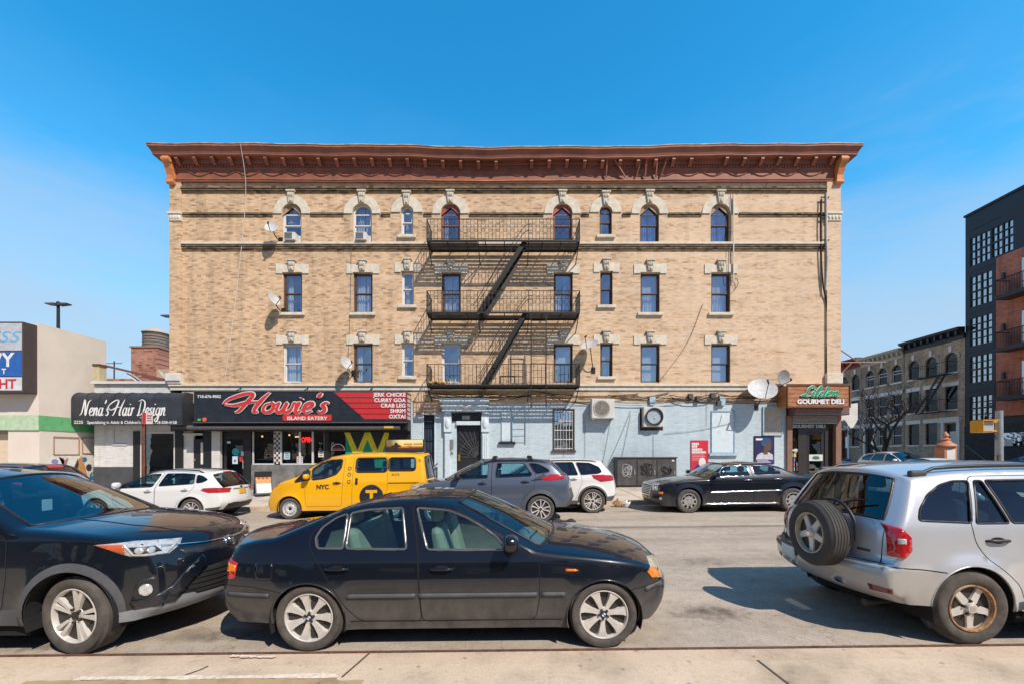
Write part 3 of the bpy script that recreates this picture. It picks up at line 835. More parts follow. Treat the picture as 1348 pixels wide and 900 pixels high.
# --- black saloon in the foreground
SEDAN = up(dict(near=True, W=.87, zb=.87, tum=.45, tumc=.22, beltin=.045, sill=.07, planr=(-1.35, -2.4, .2, 2.4), planf=(1.25, 2.1, .3, 2.4), rnd=.05, zs=.18, tg=.93, pow=2.3,
  crease=((.86, -.008, .03), (.62, .006, .12)),
  prof=[(-2.12, .22, -2.36, .24, 'bumper'), (-2.21, .36, -2.43, .37, 'bumper'), (-2.23, .545, -2.45, .56, 'bumper', 1), (-2.19, .575, -2.37, .58, 'body'), (-2.17, .78, -2.33, .82, 'body'), (-2.13, .92, -2.28, .985, 'trunk_lid', 1),
        (-1.95, .965, -2.03, 1.025, 'trunk_lid'), (-1.74, .995, -1.64, 1.06, 'glass_r', 1), (-1.4, 1.13, -1.18, 1.22, 'glass_r'), (-1.12, 1.25, -.86, 1.33, 'roof', 1), (-.85, 1.30, -.6, 1.375, 'roof'), (-.42, 1.325, -.28, 1.39, 'roof'),
        (-.02, 1.275, .12, 1.365, 'glass_f', 1), (.32, 1.09, .52, 1.20, 'glass_f'), (.75, .868, .98, .965, 'hood', 1), (1.2, .82, 1.3, .93, 'hood'), (1.55, .772, 1.66, .865, 'hood'), (1.80, .715, 1.92, .775, 'hood'), (1.925, .65, 2.03, .68, 'body', 1),
        (1.945, .585, 2.06, .575, 'bumper', 1), (1.985, .53, 2.12, .51, 'bumper'), (1.975, .36, 2.12, .34, 'bumper'), (1.87, .19, 2.02, .18, 'bumper')],
  arch=dict(xr=-1.36, xf=1.36, r=.345, zc=.29), paint=P_BLACK, lining=M_LININGB, trim=mat('grey_window_trim', (.18, .18, .18), .3, .6), trimr=.013,
  wins=[dict(poly=[(-1.30, .90), (-1.335, .99), (-1.29, 1.08), (-1.17, 1.165), (-1.07, 1.20), (-1.06, .895)], door=0, name='quarter_window', r=.03), dict(poly=[(-1.03, .895), (-1.04, 1.205), (-.87, 1.235), (-.545, 1.248), (-.465, .885)], door=0, r=.03),
        dict(poly=[(-.27, .88), (-.405, 1.245), (-.09, 1.22), (.085, 1.155), (.26, 1.06), (.38, .98), (.44, .90), (.44, .872)], door=1, r=.03)],
  doors=[[(-.32, .23), (-.88, .235), (-1.0, .36), (-1.14, .58), (-1.29, .79), (-1.385, .93), (-1.38, 1.02), (-1.3, 1.13), (-1.15, 1.21), (-.9, 1.27), (-.46, 1.285), (-.36, .88)],
         [(-.315, .23), (.735, .235), (.77, .45), (.77, .75), (.70, .835), (.44, 1.0), (.2, 1.145), (.02, 1.23), (-.2, 1.28), (-.452, 1.285), (-.352, .88)]],
  regs=[dict(name='bumper', poly=[(-2.7, 0), (-1.62, 0), (-1.58, .50), (-1.75, .535), (-2.7, .56)], mat=P_BLACK), dict(name='bumper', poly=[(2.4, 0), (1.55, 0), (1.62, .49), (1.75, .485), (1.9, .52), (2.4, .57)], mat=P_BLACK)],
  handles=[(-1.10, .755), (-.13, .745)], mirror=(.5, .92), wheel=dict(r=.312, w=.205, rr=.222, style='star7', badge='quarters', inset=.03), seatm=M_SEATB, dashm=M_LININGB,
  seats=dict(z=.45, rows=[(.12, ((-.37, .5), (.37, .5))), (-.72, ((0, 1.25),))], dash=(.55, .95, .86))), .03)
def black_saloon():
    c = Car('sedan_car', 'dusty black four-door saloon with silver seven-spoke wheels parked at the near kerb', 'car', SEDAN, (-.51, 4.77, gz(-.51)))
    c.body.modifiers
    c.patch('headlight', [(.72, .69), (.79, .735), (.9, .775), (1.18, .73), (1.16, .62), (.95, .60), (.75, .62)], -45, M_HAZY, both=True)
    c.patch('turn_signal', [(.70, .68), (.76, .715), (.83, .70), (.85, .63), (.75, .615)], -45, M_AMBER, .012, both=True)
    c.patch('turn_signal', [(1.01, .735), (1.10, .732), (1.13, .72), (1.10, .71), (1.01, .712)], -90, M_AMBER, .008, both=True)
    c.patch('tail_light', [(-1.17, .90), (-.90, .80), (-.895, .66), (-1.2, .635)], -135, M_RED, both=True)
    c.patch('turn_signal', [(-1.17, .83), (-.905, .78), (-.90, .72), (-1.18, .74)], -135, M_AMBER, .012, both=True)
    for z0, z1, nm in ((.485, .525, 'side_moulding'),):
        for xa, xb in ((-1.0, -.37), (-.34, .745), (.785, 1.0)): c.patch('side_moulding', [(xa, z0), (xb, z0), (xb, z1), (xa, z1)], -90, M_GREYP, .012, both=True)
    c.line('sill_line', [(-.98, .265), (.98, .265)], -90, .006, M_GAP, both=True, off=-.003)
    c.line('shoulder_line', [(-2.0, .80), (-1.3, .815), (.7, .80), (1.2, .76)], -90, .004, M_GAP, both=True, off=-.0025)
    c.line('bumper_gap', [(-2.2, .60), (-1.9, .592), (-1.6, .55)], -90, .005, M_GAP, both=True, off=-.002); c.line('bumper_gap', [(1.62, .535), (1.8, .55), (1.98, .60)], -90, .005, M_GAP, both=True, off=-.002)
    c.patch('fuel_door', rect(-1.87, -1.7, .66, .8), -90, P_BLACK, .002, both=False)
    c.line('panel_gap', roundpoly(rect(-1.875, -1.695, .655, .805), .03) + [(-1.875, .7)], -90, .003, M_GAP, off=-.001)
    c.patch('bumper_strip', rect(-2.15, -1.72, .50, .535), -90, M_GREYP, .01, both=True)
    c.patch('bumper_strip', [(1.76, .50), (1.97, .545), (1.97, .585), (1.76, .54)], -90, M_GREYP, .01, both=True)
    for s in (-1, 1):
        mb = MB(); mb.tube([(.80, s * .1, .99), (.78, s * .35, .99), (.70, s * .62, .98)], .009, 5); mb.build('wiper', M_BLACKP, c.root)
    c.patch('grille', [(-.3, .60), (-.05, .60), (-.05, .70), (-.28, .71)], 0, M_BLACKP, .008, both=True)
    c.patch('license_plate', rect(-.16, .16, .64, .78), 180, M_PLATEY, .008)
    for y0 in (-.42, .42):  # sunroof edges
        c.topline('roof_seam', [(-.85, y0), (-.25, y0)], .004, M_GAP)
    for x0 in (-.85, -.25): c.topline('roof_seam', [(x0, -.42), (x0, .42)], .004, M_GAP)
    return c

M_SKID = mat('silver_skid_plate', (.27, .28, .30), .5, .2)
# --- black SUV nosing in from the left
SUVL = up(dict(near=True, W=.915, zb=1.05, tum=.36, beltin=.04, sill=.04, planr=(-1.4, -2.3, .18, 2.4), planf=(1.25, 2.25, .36, 2.2), rnd=.06, zs=.28, tg=.93, pow=2.3, flare=.025,
  prof=[(-1.98, .35, -2.2, .35, 'bumper'), (-2.08, .6, -2.3, .6, 'bumper', 1), (-2.05, .95, -2.26, .98, 'body'), (-2.0, 1.1, -2.2, 1.13, 'glass_r', 1), (-1.72, 1.5, -1.85, 1.6, 'roof', 1), (-1.2, 1.575, -1.2, 1.655, 'roof'), (-.5, 1.585, -.45, 1.67, 'roof'),
        (-.04, 1.505, .10, 1.60, 'glass_f', 1), (.35, 1.32, .52, 1.41, 'glass_f'), (.75, 1.125, .98, 1.155, 'hood', 1), (1.2, 1.085, 1.38, 1.12, 'hood'), (1.6, 1.03, 1.8, 1.055, 'hood'), (1.86, .96, 2.06, .975, 'hood'), (1.93, .915, 2.13, .92, 'body', 1),
        (1.97, .80, 2.2, .80, 'body'), (2.0, .66, 2.24, .65, 'bumper'), (2.01, .42, 2.25, .40, 'skid_plate', 1), (1.99, .33, 2.22, .31, 'skid_plate'), (1.88, .25, 2.1, .25, 'skid_plate')],
  arch=dict(xr=-1.33, xf=1.33, r=.405, zc=.36), paint=P_BLACK2, tagm=dict(skid_plate=M_SKID), ws=glass('blue_windscreen', (.5, .72, .78), .16),
  wins=[dict(poly=[(.42, 1.09), (.36, 1.2), (0, 1.41), (-.22, 1.47), (-.3, 1.10)], door=0), dict(poly=[(-.42, 1.10), (-.36, 1.47), (-1.05, 1.48), (-1.2, 1.12)], door=1), dict(poly=[(-1.3, 1.13), (-1.18, 1.46), (-1.5, 1.42), (-1.75, 1.2)], name='quarter_window')],
  doors=[[(-.36, .38), (.72, .38), (.76, .7), (.73, 1.02), (.5, 1.16), (.05, 1.45), (-.28, 1.52), (-.37, 1.1)], [(-.37, .38), (-.88, .38), (-.98, .6), (-1.2, .85), (-1.26, 1.1), (-1.12, 1.52), (-.3, 1.525), (-.38, 1.1)]],
  regs=[dict(name='sill_cladding', poly=rect(-.86, .86, 0, .40), mat=M_GREYP), dict(name='arch_cladding', poly=ring(1.33, .36, .38, .455, -8, 188), mat=M_GREYP), dict(name='arch_cladding', poly=ring(-1.33, .36, .38, .455, -8, 188), mat=M_GREYP), dict(name='skid_plate', poly=[(1.72, 0), (2.4, 0), (2.4, .40), (1.72, .345)], mat=M_SKID)],
  handles=[(-.2, .98), (-1.05, .98)], mirror=(.46, 1.13, 1.1), mside=(-1,), mirrorm=P_BLACK2, wheel=dict(r=.36, w=.235, rr=.25, style='pair5', inset=.02), steer=R(-9), lip=False,
  seats=dict(z=.72, rows=[(-.05, ((-.4, .52), (.4, .52))), (-.95, ((0, 1.3),))], dash=(.38, .85, 1.08))), .03)
def black_suv():
    c = Car('suv_car', 'glossy black crossover SUV with grey wheel-arch cladding nosing in at the left edge', 'car', SUVL, (-5.345, 4.77, gz(-5.345)))
    hl = c.patch('headlight', [(.46, 1.0), (.72, 1.015), (1.10, .985), (1.07, .93), (.98, .86), (.70, .875)], -45, M_LENS, .008, both=True)
    c.patch('headlight_bezel', [(.66, .965), (.88, .955), (.93, .90), (.72, .895)], -45, M_BLACKP, .013, both=True)
    for (u, z) in ((.76, .928), (.85, .925)):
        c.patch('headlamp_lens', ellipse(u, z, .034, .03, 14), -45, M_LENS, .02, both=True, step=.02)
    c.patch('turn_signal', [(.46, 1.0), (.66, .99), (.66, .90)], -45, mat('orange_marker_lens', (.55, .1, .02), .15, coat=1), .013, both=True)
    c.line('daytime_light', [(.66, .985), (.72, .89), (.96, .875), (1.06, .965)], -45, .012, M_LENS, both=True, off=.012)
    c.patch('grille', [(0, .86), (.55, .885), (.52, .83), (0, .79)], 0, M_BLACKP, .006, both=True)
    c.line('grille_trim', [(0, .9), (.3, .905), (.66, .945)], 0, .011, M_CHROME, both=True, off=.006)
    c.patch('lower_grille', [(0, .42), (.45, .42), (.62, .56), (.48, .66), (0, .68)], 0, M_WELL, .006, both=True)
    for z in (.47, .52, .57, .62): c.line('grille_slat', [(0, z), (.5, z + .01)], 0, .008, M_BLACKP, both=True, off=.01)
    c.patch('bumper_blade', [(.38, .80), (.52, .70), (.66, .54), (.84, .45), (.82, .39), (.62, .40), (.50, .56), (.36, .68)], 0, P_BLACK2, .022, both=True)
    c.patch('fog_light_recess', [(.70, .47), (.90, .47), (.88, .68), (.74, .65)], -45, M_BLACKP, .006, both=True)
    c.patch('fog_light', ellipse(.80, .56, .05, .055, 16), -45, M_LENS, .022, both=True, step=.02)
    for nm, pl, mm, of in (('emblem', ellipse(0, .87, .075, .055, 20), M_CHROME, .02), ('emblem_field', ellipse(0, .87, .062, .042, 18), M_BLACKP, .024)):
        c.patch(nm, pl, 0, mm, of, step=.03)
    q = [(p[0], p[1]) for p in ellipse(0, .872, .024, .04, 14)]
    c.line('emblem_ring', q + [q[0]], 0, .005, M_CHROME, off=.028); q = ellipse(0, .89, .05, .018, 14); c.line('emblem_ring', q + [q[0]], 0, .005, M_CHROME, off=.028)
    c.rails(-1.6, .0, .62, mat('silver_roof_rail', (.55, .56, .58), .35, .6), .055, .02)
    for pts in ([(.66, -.72, 1.135), (.84, -.3, 1.185), (.90, .05, 1.19)], [(.85, .0, 1.19), (.78, .45, 1.19), (.62, .72, 1.16)]):
        mb = MB(); mb.tube(crom(pts, per=4), .012, 6); mb.build('wiper', M_BLACKP, c.root)
    mb = MB(); mb.box(.10, .13, -.06, .10, 1.37, 1.44); mb.build('rear_view_mirror', M_BLACKP, c.root, bevel=.015)
    mb = MB(); mb.box(.33, .335, -.22, -.12, 1.24, 1.36); mb.build('window_permit', M_WHITE, c.root)
    mb = MB(); mb.box(.331, .329, -.205, -.14, 1.25, 1.3); mb.build('permit_stamp', M_AMBER, c.root)
    for s in (-1, 1): c.topline('hood_crease', [(.95, s * .42), (1.5, s * .46), (1.98, s * .36)], .006, P_BLACK2)
    return c

# --- silver SUV with the spare wheel
SUVR = up(dict(near=True, W=.862, zb=1.06, tum=.28, beltin=.035, sill=.04, planr=(-1.55, -2.1, .07, 2.2), planf=(1.2, 2.0, .22, 2.4), rnd=.06, zs=.30, tg=.88, pow=2.6, flare=.03,
  crease=((.72, .012, .1),),
  prof=[(-1.84, .33, -1.98, .33, 'bumper'), (-1.97, .42, -2.09, .42, 'bumper'), (-2.0, .655, -2.13, .67, 'bumper', 1), (-1.90, .69, -2.0, .70, 'tailgate', 1), (-1.88, .98, -1.965, 1.0, 'tailgate'), (-1.83, 1.08, -1.91, 1.11, 'glass_r', 1), (-1.62, 1.455, -1.70, 1.515, 'spoiler', 1),
        (-1.60, 1.50, -1.68, 1.565, 'roof', 1), (-1.2, 1.55, -1.2, 1.615, 'roof'), (-.4, 1.57, -.4, 1.64, 'roof'), (.3, 1.53, .35, 1.60, 'glass_f', 1), (.75, 1.28, .86, 1.35, 'glass_f'), (1.08, 1.06, 1.26, 1.1, 'hood', 1), (1.5, .98, 1.6, 1.01, 'hood'), (1.8, .88, 1.92, .9, 'body', 1), (1.86, .6, 2.0, .6, 'bumper', 1), (1.84, .34, 2.0, .33, 'bumper')],
  arch=dict(xr=-1.245, xf=1.245, r=.385, zc=.34), paint=P_SILVER, tagm=dict(bumper=P_SILVERD), rwg=glass('dark_tailgate_glass', (.18, .2, .19), .05), handlem=M_BLACKP, mirrorm=P_SILVER, lipm=P_SILVERD,
  wins=[dict(poly=[(-1.66, 1.10), (-1.62, 1.2), (-1.5, 1.33), (-1.34, 1.42), (-1.2, 1.455), (-1.05, 1.455), (-1.18, 1.075)], name='quarter_window', r=.03, glass=M_GLASSD), dict(poly=[(-1.135, 1.07), (-.995, 1.455), (-.92, 1.455), (-.83, 1.07)], door=0, name='quarter_window', r=.02), dict(poly=[(-.80, 1.07), (-.89, 1.458), (-.2, 1.46), (-.12, 1.07)], door=0, r=.03), dict(poly=[(0, 1.07), (-.06, 1.46), (.25, 1.42), (.8, 1.1), (.8, 1.07)], door=1)],
  doors=[[(-.08, .36), (-.75, .36), (-.79, .5), (-.9, .6), (-1.09, .75), (-1.175, .9), (-1.19, 1.08), (-1.04, 1.5), (-.13, 1.505), (-.07, 1.06)], [(-.06, .36), (.78, .36), (.84, 1.02), (.82, 1.12), (.25, 1.46), (-.12, 1.505), (-.06, 1.06)]],
  regs=[dict(name='bumper', poly=[(-2.4, 0), (-1.58, 0), (-1.57, .50), (-1.44, .635), (-2.4, .67)], mat=P_SILVERD), dict(name='bumper', poly=[(2.4, 0), (1.55, 0), (1.55, .6), (2.4, .62)], mat=P_SILVERD), dict(name='sill_cladding', poly=rect(-.82, .82, 0, .355), mat=M_GREYP)],
  handles=[(-.97, .945), (.1, .945)], mirror=(.75, 1.08), wheel=dict(r=.342, w=.225, rr=.212, style='five', lip=M_RUST, inset=.02),
  seats=dict(z=.68, rows=[(.1, ((-.38, .5), (.38, .5))), (-.7, ((0, 1.25),))], dash=(.6, 1.0, 1.05)), seatm=M_SEATG), .03)
def silver_suv():
    c = Car('suv_car', 'silver SUV with a spare wheel on its tailgate and rust-edged wheels at the right edge', 'car', SUVR, (5.465, 4.77, gz(5.465)))
    c.patch('tail_light', [(-1.74, 1.09), (-1.66, 1.06), (-1.59, .98), (-1.595, .86), (-1.66, .79), (-1.755, .80)], -100, M_RED, .014, both=True)
    c.patch('reversing_lamp', rect(-1.665, -1.60, .92, .97), -102, M_LENS, .02, both=True, step=.03)
    c.patch('reflector', [(-1.79, .51), (-1.66, .50), (-1.65, .455), (-1.77, .455)], -105, M_REDD, .01, both=True)
    c.patch('license_plate', [(-.56, .52), (-.26, .50), (-.26, .655), (-.56, .66)], 180, M_PLATEW, .012)
    c.patch('black_bumper_step', [(-.84, .62), (-.22, .56), (-.22, .71), (-.84, .73)], 180, M_BLACKP, .008)
    sp = wheel(c.root, -2.27, -.20, .915, .345, .21, .215, 'five', -1, 0, mat('spare_tyre_rubber', (.06, .057, .054), .85), M_ALLOY, mat('tan_stained_rim', (.48, .40, .28), .6, .2, var=.3), .9); sp.rotation_euler = (0, 0, -math.pi / 2); sp.name = 'spare_wheel'
    mb = MB(); mb.tube([(-2.02, -.2, .915), (-2.2, -.2, .915)], .12, 14); mb.build('spare_wheel_carrier', M_BLACKP, c.root)
    mb = MB(); mb.tube(crom([(-2.07, -.15, 1.28), (-2.07, -.40, 1.26), (-2.06, -.55, 1.1), (-2.06, -.57, .9)], per=5), .016, 8); mb.build('spare_wheel_bracket', M_BLACKP, c.root, smooth=60)
    for z, e in ((.70, 0),): c.line('tailgate_gap', [(-.70, .72), (-.70, 1.05)], 180, .005, M_GAP, off=-.002); c.line('tailgate_gap', [(.70, .72), (.70, 1.05)], 180, .005, M_GAP, off=-.002)
    c.line('bumper_gap', [(-1.97, .705), (-1.7, .69), (-1.45, .66)], -90, .006, M_GAP, both=True, off=-.002)
    c.line('bumper_gap', [(-.74, .715), (.74, .715)], 180, .006, M_GAP, off=-.002)
    c.rails(-1.5, .6, .60, M_BLACKP, .05, .018)
    for s in (-1, 1):
        h = c.bvh.ray_cast(Vector((-1.47, s * .6, 4)), Vector((0, 0, -1)))[0]
        mb = MB(); mb.box(-1.56, -1.40, s * .6 - .03, s * .6 + .03, h.z - .01, h.z + .05); mb.build('rail_end_cap', M_GREYP, c.root, bevel=.02)
        mb = MB(); mb.prism([(-1.66, .44), (-1.60, .22), (-1.58, .14), (-1.36, .14), (-1.50, .33), (-1.55, .46)], 'xz', s * .82, s * .80); mb.build('mud_flap', M_GREYP, c.root)
        mb = MB(); mb.tube([(-.8, s * .9, .28), (.8, s * .9, .28)], .045, 10); mb.build('side_step', M_CHROME, c.root, smooth=60)
    mb = MB(); mb.tube(crom([(-1.2, -.45, .3), (-1.7, -.52, .3), (-1.98, -.56, .29)], per=5), .035, 10); mb.build('exhaust_pipe', M_DISC, c.root, smooth=60)
    mb = MB(); mb.tube(crom([(-1.95, -.05, 1.15), (-1.92, -.3, 1.26), (-1.86, -.5, 1.30)], per=4), .01, 5); mb.build('rear_wiper', M_BLACKP, c.root)
    mb = MB(); mb.tube([(.2, .3, 1.65), (-.02, .32, 1.84)], .004, 5); mb.build('aerial', M_BLACKP, c.root)
    c.patch('tailgate_badge', rect(.47, .60, .795, .82), 180, M_GREYP, .003, step=.03)
    return c

# --- slate grey SUV in the far lane
SUVG = dict(W=.89, zb=1.10, tum=.34, beltin=.03, sill=.02, planr=(-1.5, -2.3, .2, 2.2), planf=(1.3, 2.3, .3, 2.2), rnd=.06, zs=.28, tg=.93, pow=2.4, flare=.03,
  crease=((.95, .012, .07), (.62, -.012, .12)),
  prof=[(-2.05, .40, -2.2, .40, 'bumper'), (-2.17, .62, -2.31, .62, 'bumper', 1), (-2.10, .85, -2.24, .88, 'body'), (-2.09, 1.08, -2.2, 1.12, 'body'), (-1.99, 1.2, -2.1, 1.24, 'glass_r', 1), (-1.66, 1.52, -1.72, 1.58, 'spoiler', 1), (-1.58, 1.56, -1.66, 1.62, 'roof', 1), (-1.1, 1.605, -1.1, 1.665, 'roof'), (-.4, 1.625, -.4, 1.69, 'roof'), (.1, 1.57, .2, 1.655, 'glass_f', 1), (.65, 1.30, .8, 1.37, 'glass_f'), (1.02, 1.10, 1.22, 1.13, 'hood', 1), (1.6, 1.04, 1.72, 1.08, 'hood'), (2.02, .95, 2.16, .97, 'body', 1), (2.09, .7, 2.27, .7, 'bumper', 1), (2.05, .36, 2.24, .36, 'bumper')],
  arch=dict(xr=-1.345, xf=1.345, r=.40, zc=.36), paint=P_GREY, handlem=M_BLACKP, tagm=dict(bumper=M_GREYP),
  wins=[dict(poly=[(.88, 1.14), (.80, 1.22), (.46, 1.44), (.2, 1.52), (.0, 1.535), (.03, 1.16)], door=0), dict(poly=[(-.16, 1.17), (-.22, 1.54), (-.93, 1.54), (-1.13, 1.26), (-1.1, 1.2)], door=1), dict(poly=[(-1.06, 1.535), (-1.25, 1.525), (-1.36, 1.49), (-1.6, 1.35), (-1.58, 1.30), (-1.22, 1.25)], name='quarter_window', glass=M_GLASSD)],
  doors=[[(-.08, .42), (.86, .42), (.95, .7), (.97, 1.1), (.5, 1.47), (.2, 1.56), (-.1, 1.585), (-.07, 1.1)], [(-.09, .42), (-.82, .42), (-.93, .68), (-1.16, .86), (-1.24, 1.2), (-.98, 1.585), (-.11, 1.585), (-.08, 1.1)]],
  regs=[dict(name='arch_cladding', poly=ring(1.345, .36, .38, .49, -10, 190), mat=M_GREYP), dict(name='arch_cladding', poly=ring(-1.345, .36, .38, .49, -10, 190), mat=M_GREYP), dict(name='sill_cladding', poly=rect(-.86, .86, 0, .42), mat=M_GREYP), dict(name='bumper', poly=[(-2.5, 0), (-1.7, 0), (-1.8, .48), (-2.08, .62), (-2.5, .66)], mat=M_GREYP), dict(name='bumper', poly=[(1.75, 0), (2.5, 0), (2.5, .5), (1.85, .48)], mat=M_GREYP)],
  handles=[(.16, 1.03), (-.95, 1.06)], mirror=(.78, 1.15), wheel=dict(r=.355, w=.225, rr=.25, style='many', inset=.015), mirrorm=M_BLACKP,
  seats=dict(z=.72, rows=[(.1, ((-.4, .52), (.4, .52))), (-.85, ((0, 1.3),))], dash=(.55, 1.0, 1.06)))
def grey_suv():
    c = Car('suv_car', 'slate grey crossover SUV with black roof rails passing in the far lane', 'car', SUVG, (-.60, 11.88, gz(-.6)), math.pi)
    c.patch('tail_light', [(-1.34, 1.24), (-1.0, 1.25), (-.75, 1.12), (-.9, 1.10), (-1.3, 1.12)], -120, M_RED, .012, both=True)
    c.patch('lamp_surround', [(-1.1, 1.13), (-.62, 1.08), (-.74, 1.14), (-.96, 1.26)], -115, M_BLACKP, .008, both=True)
    c.patch('fuel_door', rect(-1.8, -1.58, 1.02, 1.18), -90, P_GREY, .004)
    c.patch('headlight', [(.62, 1.02), (.98, 1.0), (1.15, .95), (1.0, .88), (.75, .9)], -45, M_LENS, .01, both=True)
    c.rails(-1.5, .1, .64, M_BLACKP, .045, .018)
    for x in (-.15, -1.1):
        mb = MB(); mb.tube([(x, -.66, 1.72), (x, .66, 1.72)], .018, 8)
        for s in (-1, 1): mb.prism([(x - .08, 1.62), (x + .08, 1.62), (x + .03, 1.73), (x - .03, 1.73)], 'xz', s * .6, s * .66)
        mb.build('roof_bar', M_BLACKP, c.root)
    c.patch('license_plate', rect(-.16, .16, .8, .94), 180, M_PLATEY, .01)
    return c

# --- white SUV at the far kerb
SUVW = dict(W=.87, zb=1.08, tum=.36, beltin=.03, sill=.03, planr=(-1.55, -2.3, .22, 2.2), planf=(1.3, 2.3, .3, 2.2), rnd=.07, zs=.27, tg=.93, pow=2.4, flare=.03, crease=((.98, .012, .05),),
  prof=[(-2.0, .35, -2.16, .35, 'bumper'), (-2.13, .55, -2.27, .55, 'bumper', 1), (-2.09, .85, -2.22, .88, 'body'), (-2.02, 1.12, -2.14, 1.17, 'glass_r', 1), (-1.76, 1.47, -1.82, 1.54, 'spoiler', 1), (-1.68, 1.51, -1.76, 1.575, 'roof', 1), (-1.1, 1.585, -1.1, 1.64, 'roof'), (-.4, 1.60, -.4, 1.66, 'roof'), (.15, 1.54, .25, 1.62, 'glass_f', 1), (.7, 1.26, .85, 1.33, 'glass_f'), (1.05, 1.07, 1.25, 1.10, 'hood', 1), (1.6, 1.0, 1.75, 1.04, 'hood'), (2.05, .9, 2.2, .92, 'body', 1), (2.12, .6, 2.3, .6, 'bumper', 1), (2.05, .33, 2.25, .33, 'bumper')],
  arch=dict(xr=-1.405, xf=1.405, r=.405, zc=.37), paint=P_WHITE, lipm=M_GREYP,
  wins=[dict(poly=[(.95, 1.1), (.5, 1.4), (.2, 1.48), (-.02, 1.5), (.0, 1.12)], door=0), dict(poly=[(-.12, 1.12), (-.16, 1.51), (-.85, 1.51), (-.98, 1.13)], door=1, glass=M_GLASSD), dict(poly=[(-1.06, 1.13), (-.94, 1.505), (-1.35, 1.48), (-1.62, 1.36), (-1.7, 1.22), (-1.6, 1.17)], name='quarter_window', glass=M_GLASSD)],
  doors=[[(-.06, .4), (.9, .4), (1.0, 1.05), (.55, 1.43), (.2, 1.53), (-.09, 1.55), (-.06, 1.1)], [(-.07, .4), (-.9, .4), (-1.0, .7), (-1.1, .9), (-1.08, 1.1), (-.9, 1.555), (-.1, 1.55), (-.07, 1.1)]],
  regs=[dict(name='arch_cladding', poly=ring(1.405, .37, .38, .455, -8, 188), mat=M_GREYP), dict(name='arch_cladding', poly=ring(-1.405, .37, .38, .455, -8, 188), mat=M_GREYP), dict(name='sill_cladding', poly=rect(-.95, .95, 0, .38), mat=M_GREYP), dict(name='lower_bumper', poly=[(-2.5, 0), (-1.75, 0), (-1.8, .48), (-2.5, .55)], mat=M_GREYP)],
  handles=[(.1, 1.0), (-.85, 1.02)], mirror=(.85, 1.1), wheel=dict(r=.365, w=.24, rr=.262, style='vee', inset=.015),
  seats=dict(z=.72, rows=[(.1, ((-.4, .52), (.4, .52))), (-.85, ((0, 1.3),))], dash=(.6, 1.0, 1.05)))
def white_suv():
    c = Car('suv_car', 'white SUV with split-spoke wheels parked half hidden behind the grey SUV', 'car', SUVW, (1.0, 13.5, gz(1.0)), math.pi)
    c.patch('tail_light', [(-1.45, 1.10), (-1.1, 1.14), (-.78, 1.13), (-.82, 1.03), (-1.0, .93), (-1.4, .97)], -120, M_RED, .012, both=True)
    c.rails(-1.55, .15, .62, M_GREYP, .03, .016)
    c.patch('license_plate', rect(-.16, .16, .7, .84), 180, M_PLATEY, .01)
    c.patch('reflector', rect(-2.1, -1.98, .5, .54), -100, M_REDD, .01, both=True)
    return c

# --- yellow van taxi
VAN = dict(W=.862, zb=1.12, tum=.18, tumc=.1, beltin=.03, sill=.03, planr=(-2.1, -2.6, .1, 2.4), planf=(1.2, 2.35, .32, 2.0), rnd=.07, zs=.24, tg=.88, pow=2.5, flare=.02, crease=((1.02, .01, .05),),
  prof=[(-2.32, .3, -2.44, .3, 'body'), (-2.38, .6, -2.5, .6, 'body'), (-2.36, 1.1, -2.46, 1.12, 'glass_r', 1), (-2.28, 1.7, -2.34, 1.76, 'body', 1), (-2.22, 1.77, -2.28, 1.84, 'roof', 1), (-1.3, 1.81, -1.3, 1.88, 'roof'), (-.2, 1.80, -.15, 1.87, 'roof'), (.40, 1.68, .5, 1.77, 'glass_f', 1), (.80, 1.50, .95, 1.57, 'glass_f'), (1.30, 1.18, 1.55, 1.22, 'hood', 1), (1.75, 1.04, 1.95, 1.06, 'hood'), (2.02, .90, 2.2, .90, 'body', 1), (2.12, .70, 2.29, .70, 'body'), (2.20, .45, 2.35, .45, 'bumper', 1), (2.15, .22, 2.3, .22, 'bumper')],
  arch=dict(xr=-1.46, xf=1.46, r=.36, zc=.31), paint=P_YELLOW, handlem=M_BLACKP, mirrorm=P_YELLOW, trimr=.03,
  wins=[dict(poly=[(1.30, 1.06), (1.0, 1.38), (.91, 1.36), (.90, 1.13)], name='quarter_window', r=.02), dict(poly=[(.82, 1.12), (.82, 1.40), (.56, 1.58), (.3, 1.655), (0, 1.67), (.03, 1.44), (.16, 1.27), (.48, 1.16)], door=0), dict(poly=rect(-1.27, -.41, 1.32, 1.70), door=1, r=.08), dict(poly=rect(-2.08, -1.34, 1.35, 1.70), r=.08, name='rear_side_window')],
  doors=[[(.0, .36), (1.0, .36), (1.03, .8), (.93, 1.08), (.86, 1.42), (.55, 1.64), (.25, 1.71), (-.08, 1.73), (-.06, 1.2)], [(-.3, .36), (-1.02, .36), (-1.1, .6), (-1.3, .74), (-1.31, 1.74), (-.33, 1.75)]],
  regs=[dict(name='bumper', poly=[(1.78, 0), (2.6, 0), (2.6, .47), (1.8, .42)], mat=P_YELLOW)],
  handles=[(.12, 1.02)], mirror=(.92, 1.14), wheel=dict(r=.308, w=.185, rr=.20, style='steel', inset=.015, rim=mat('white_steel_wheel', (.6, .6, .58), .45, .1)),
  seats=dict(z=.78, rows=[(.25, ((-.38, .5), (.38, .5))), (-.75, ((0, 1.3),)), ], dash=(.85, 1.3, 1.14)), seatm=mat('blue_vinyl_seat', (.05, .12, .22), .6))
M_WINBR = mat('brown_advert_letter', (.25, .12, .05), .6)
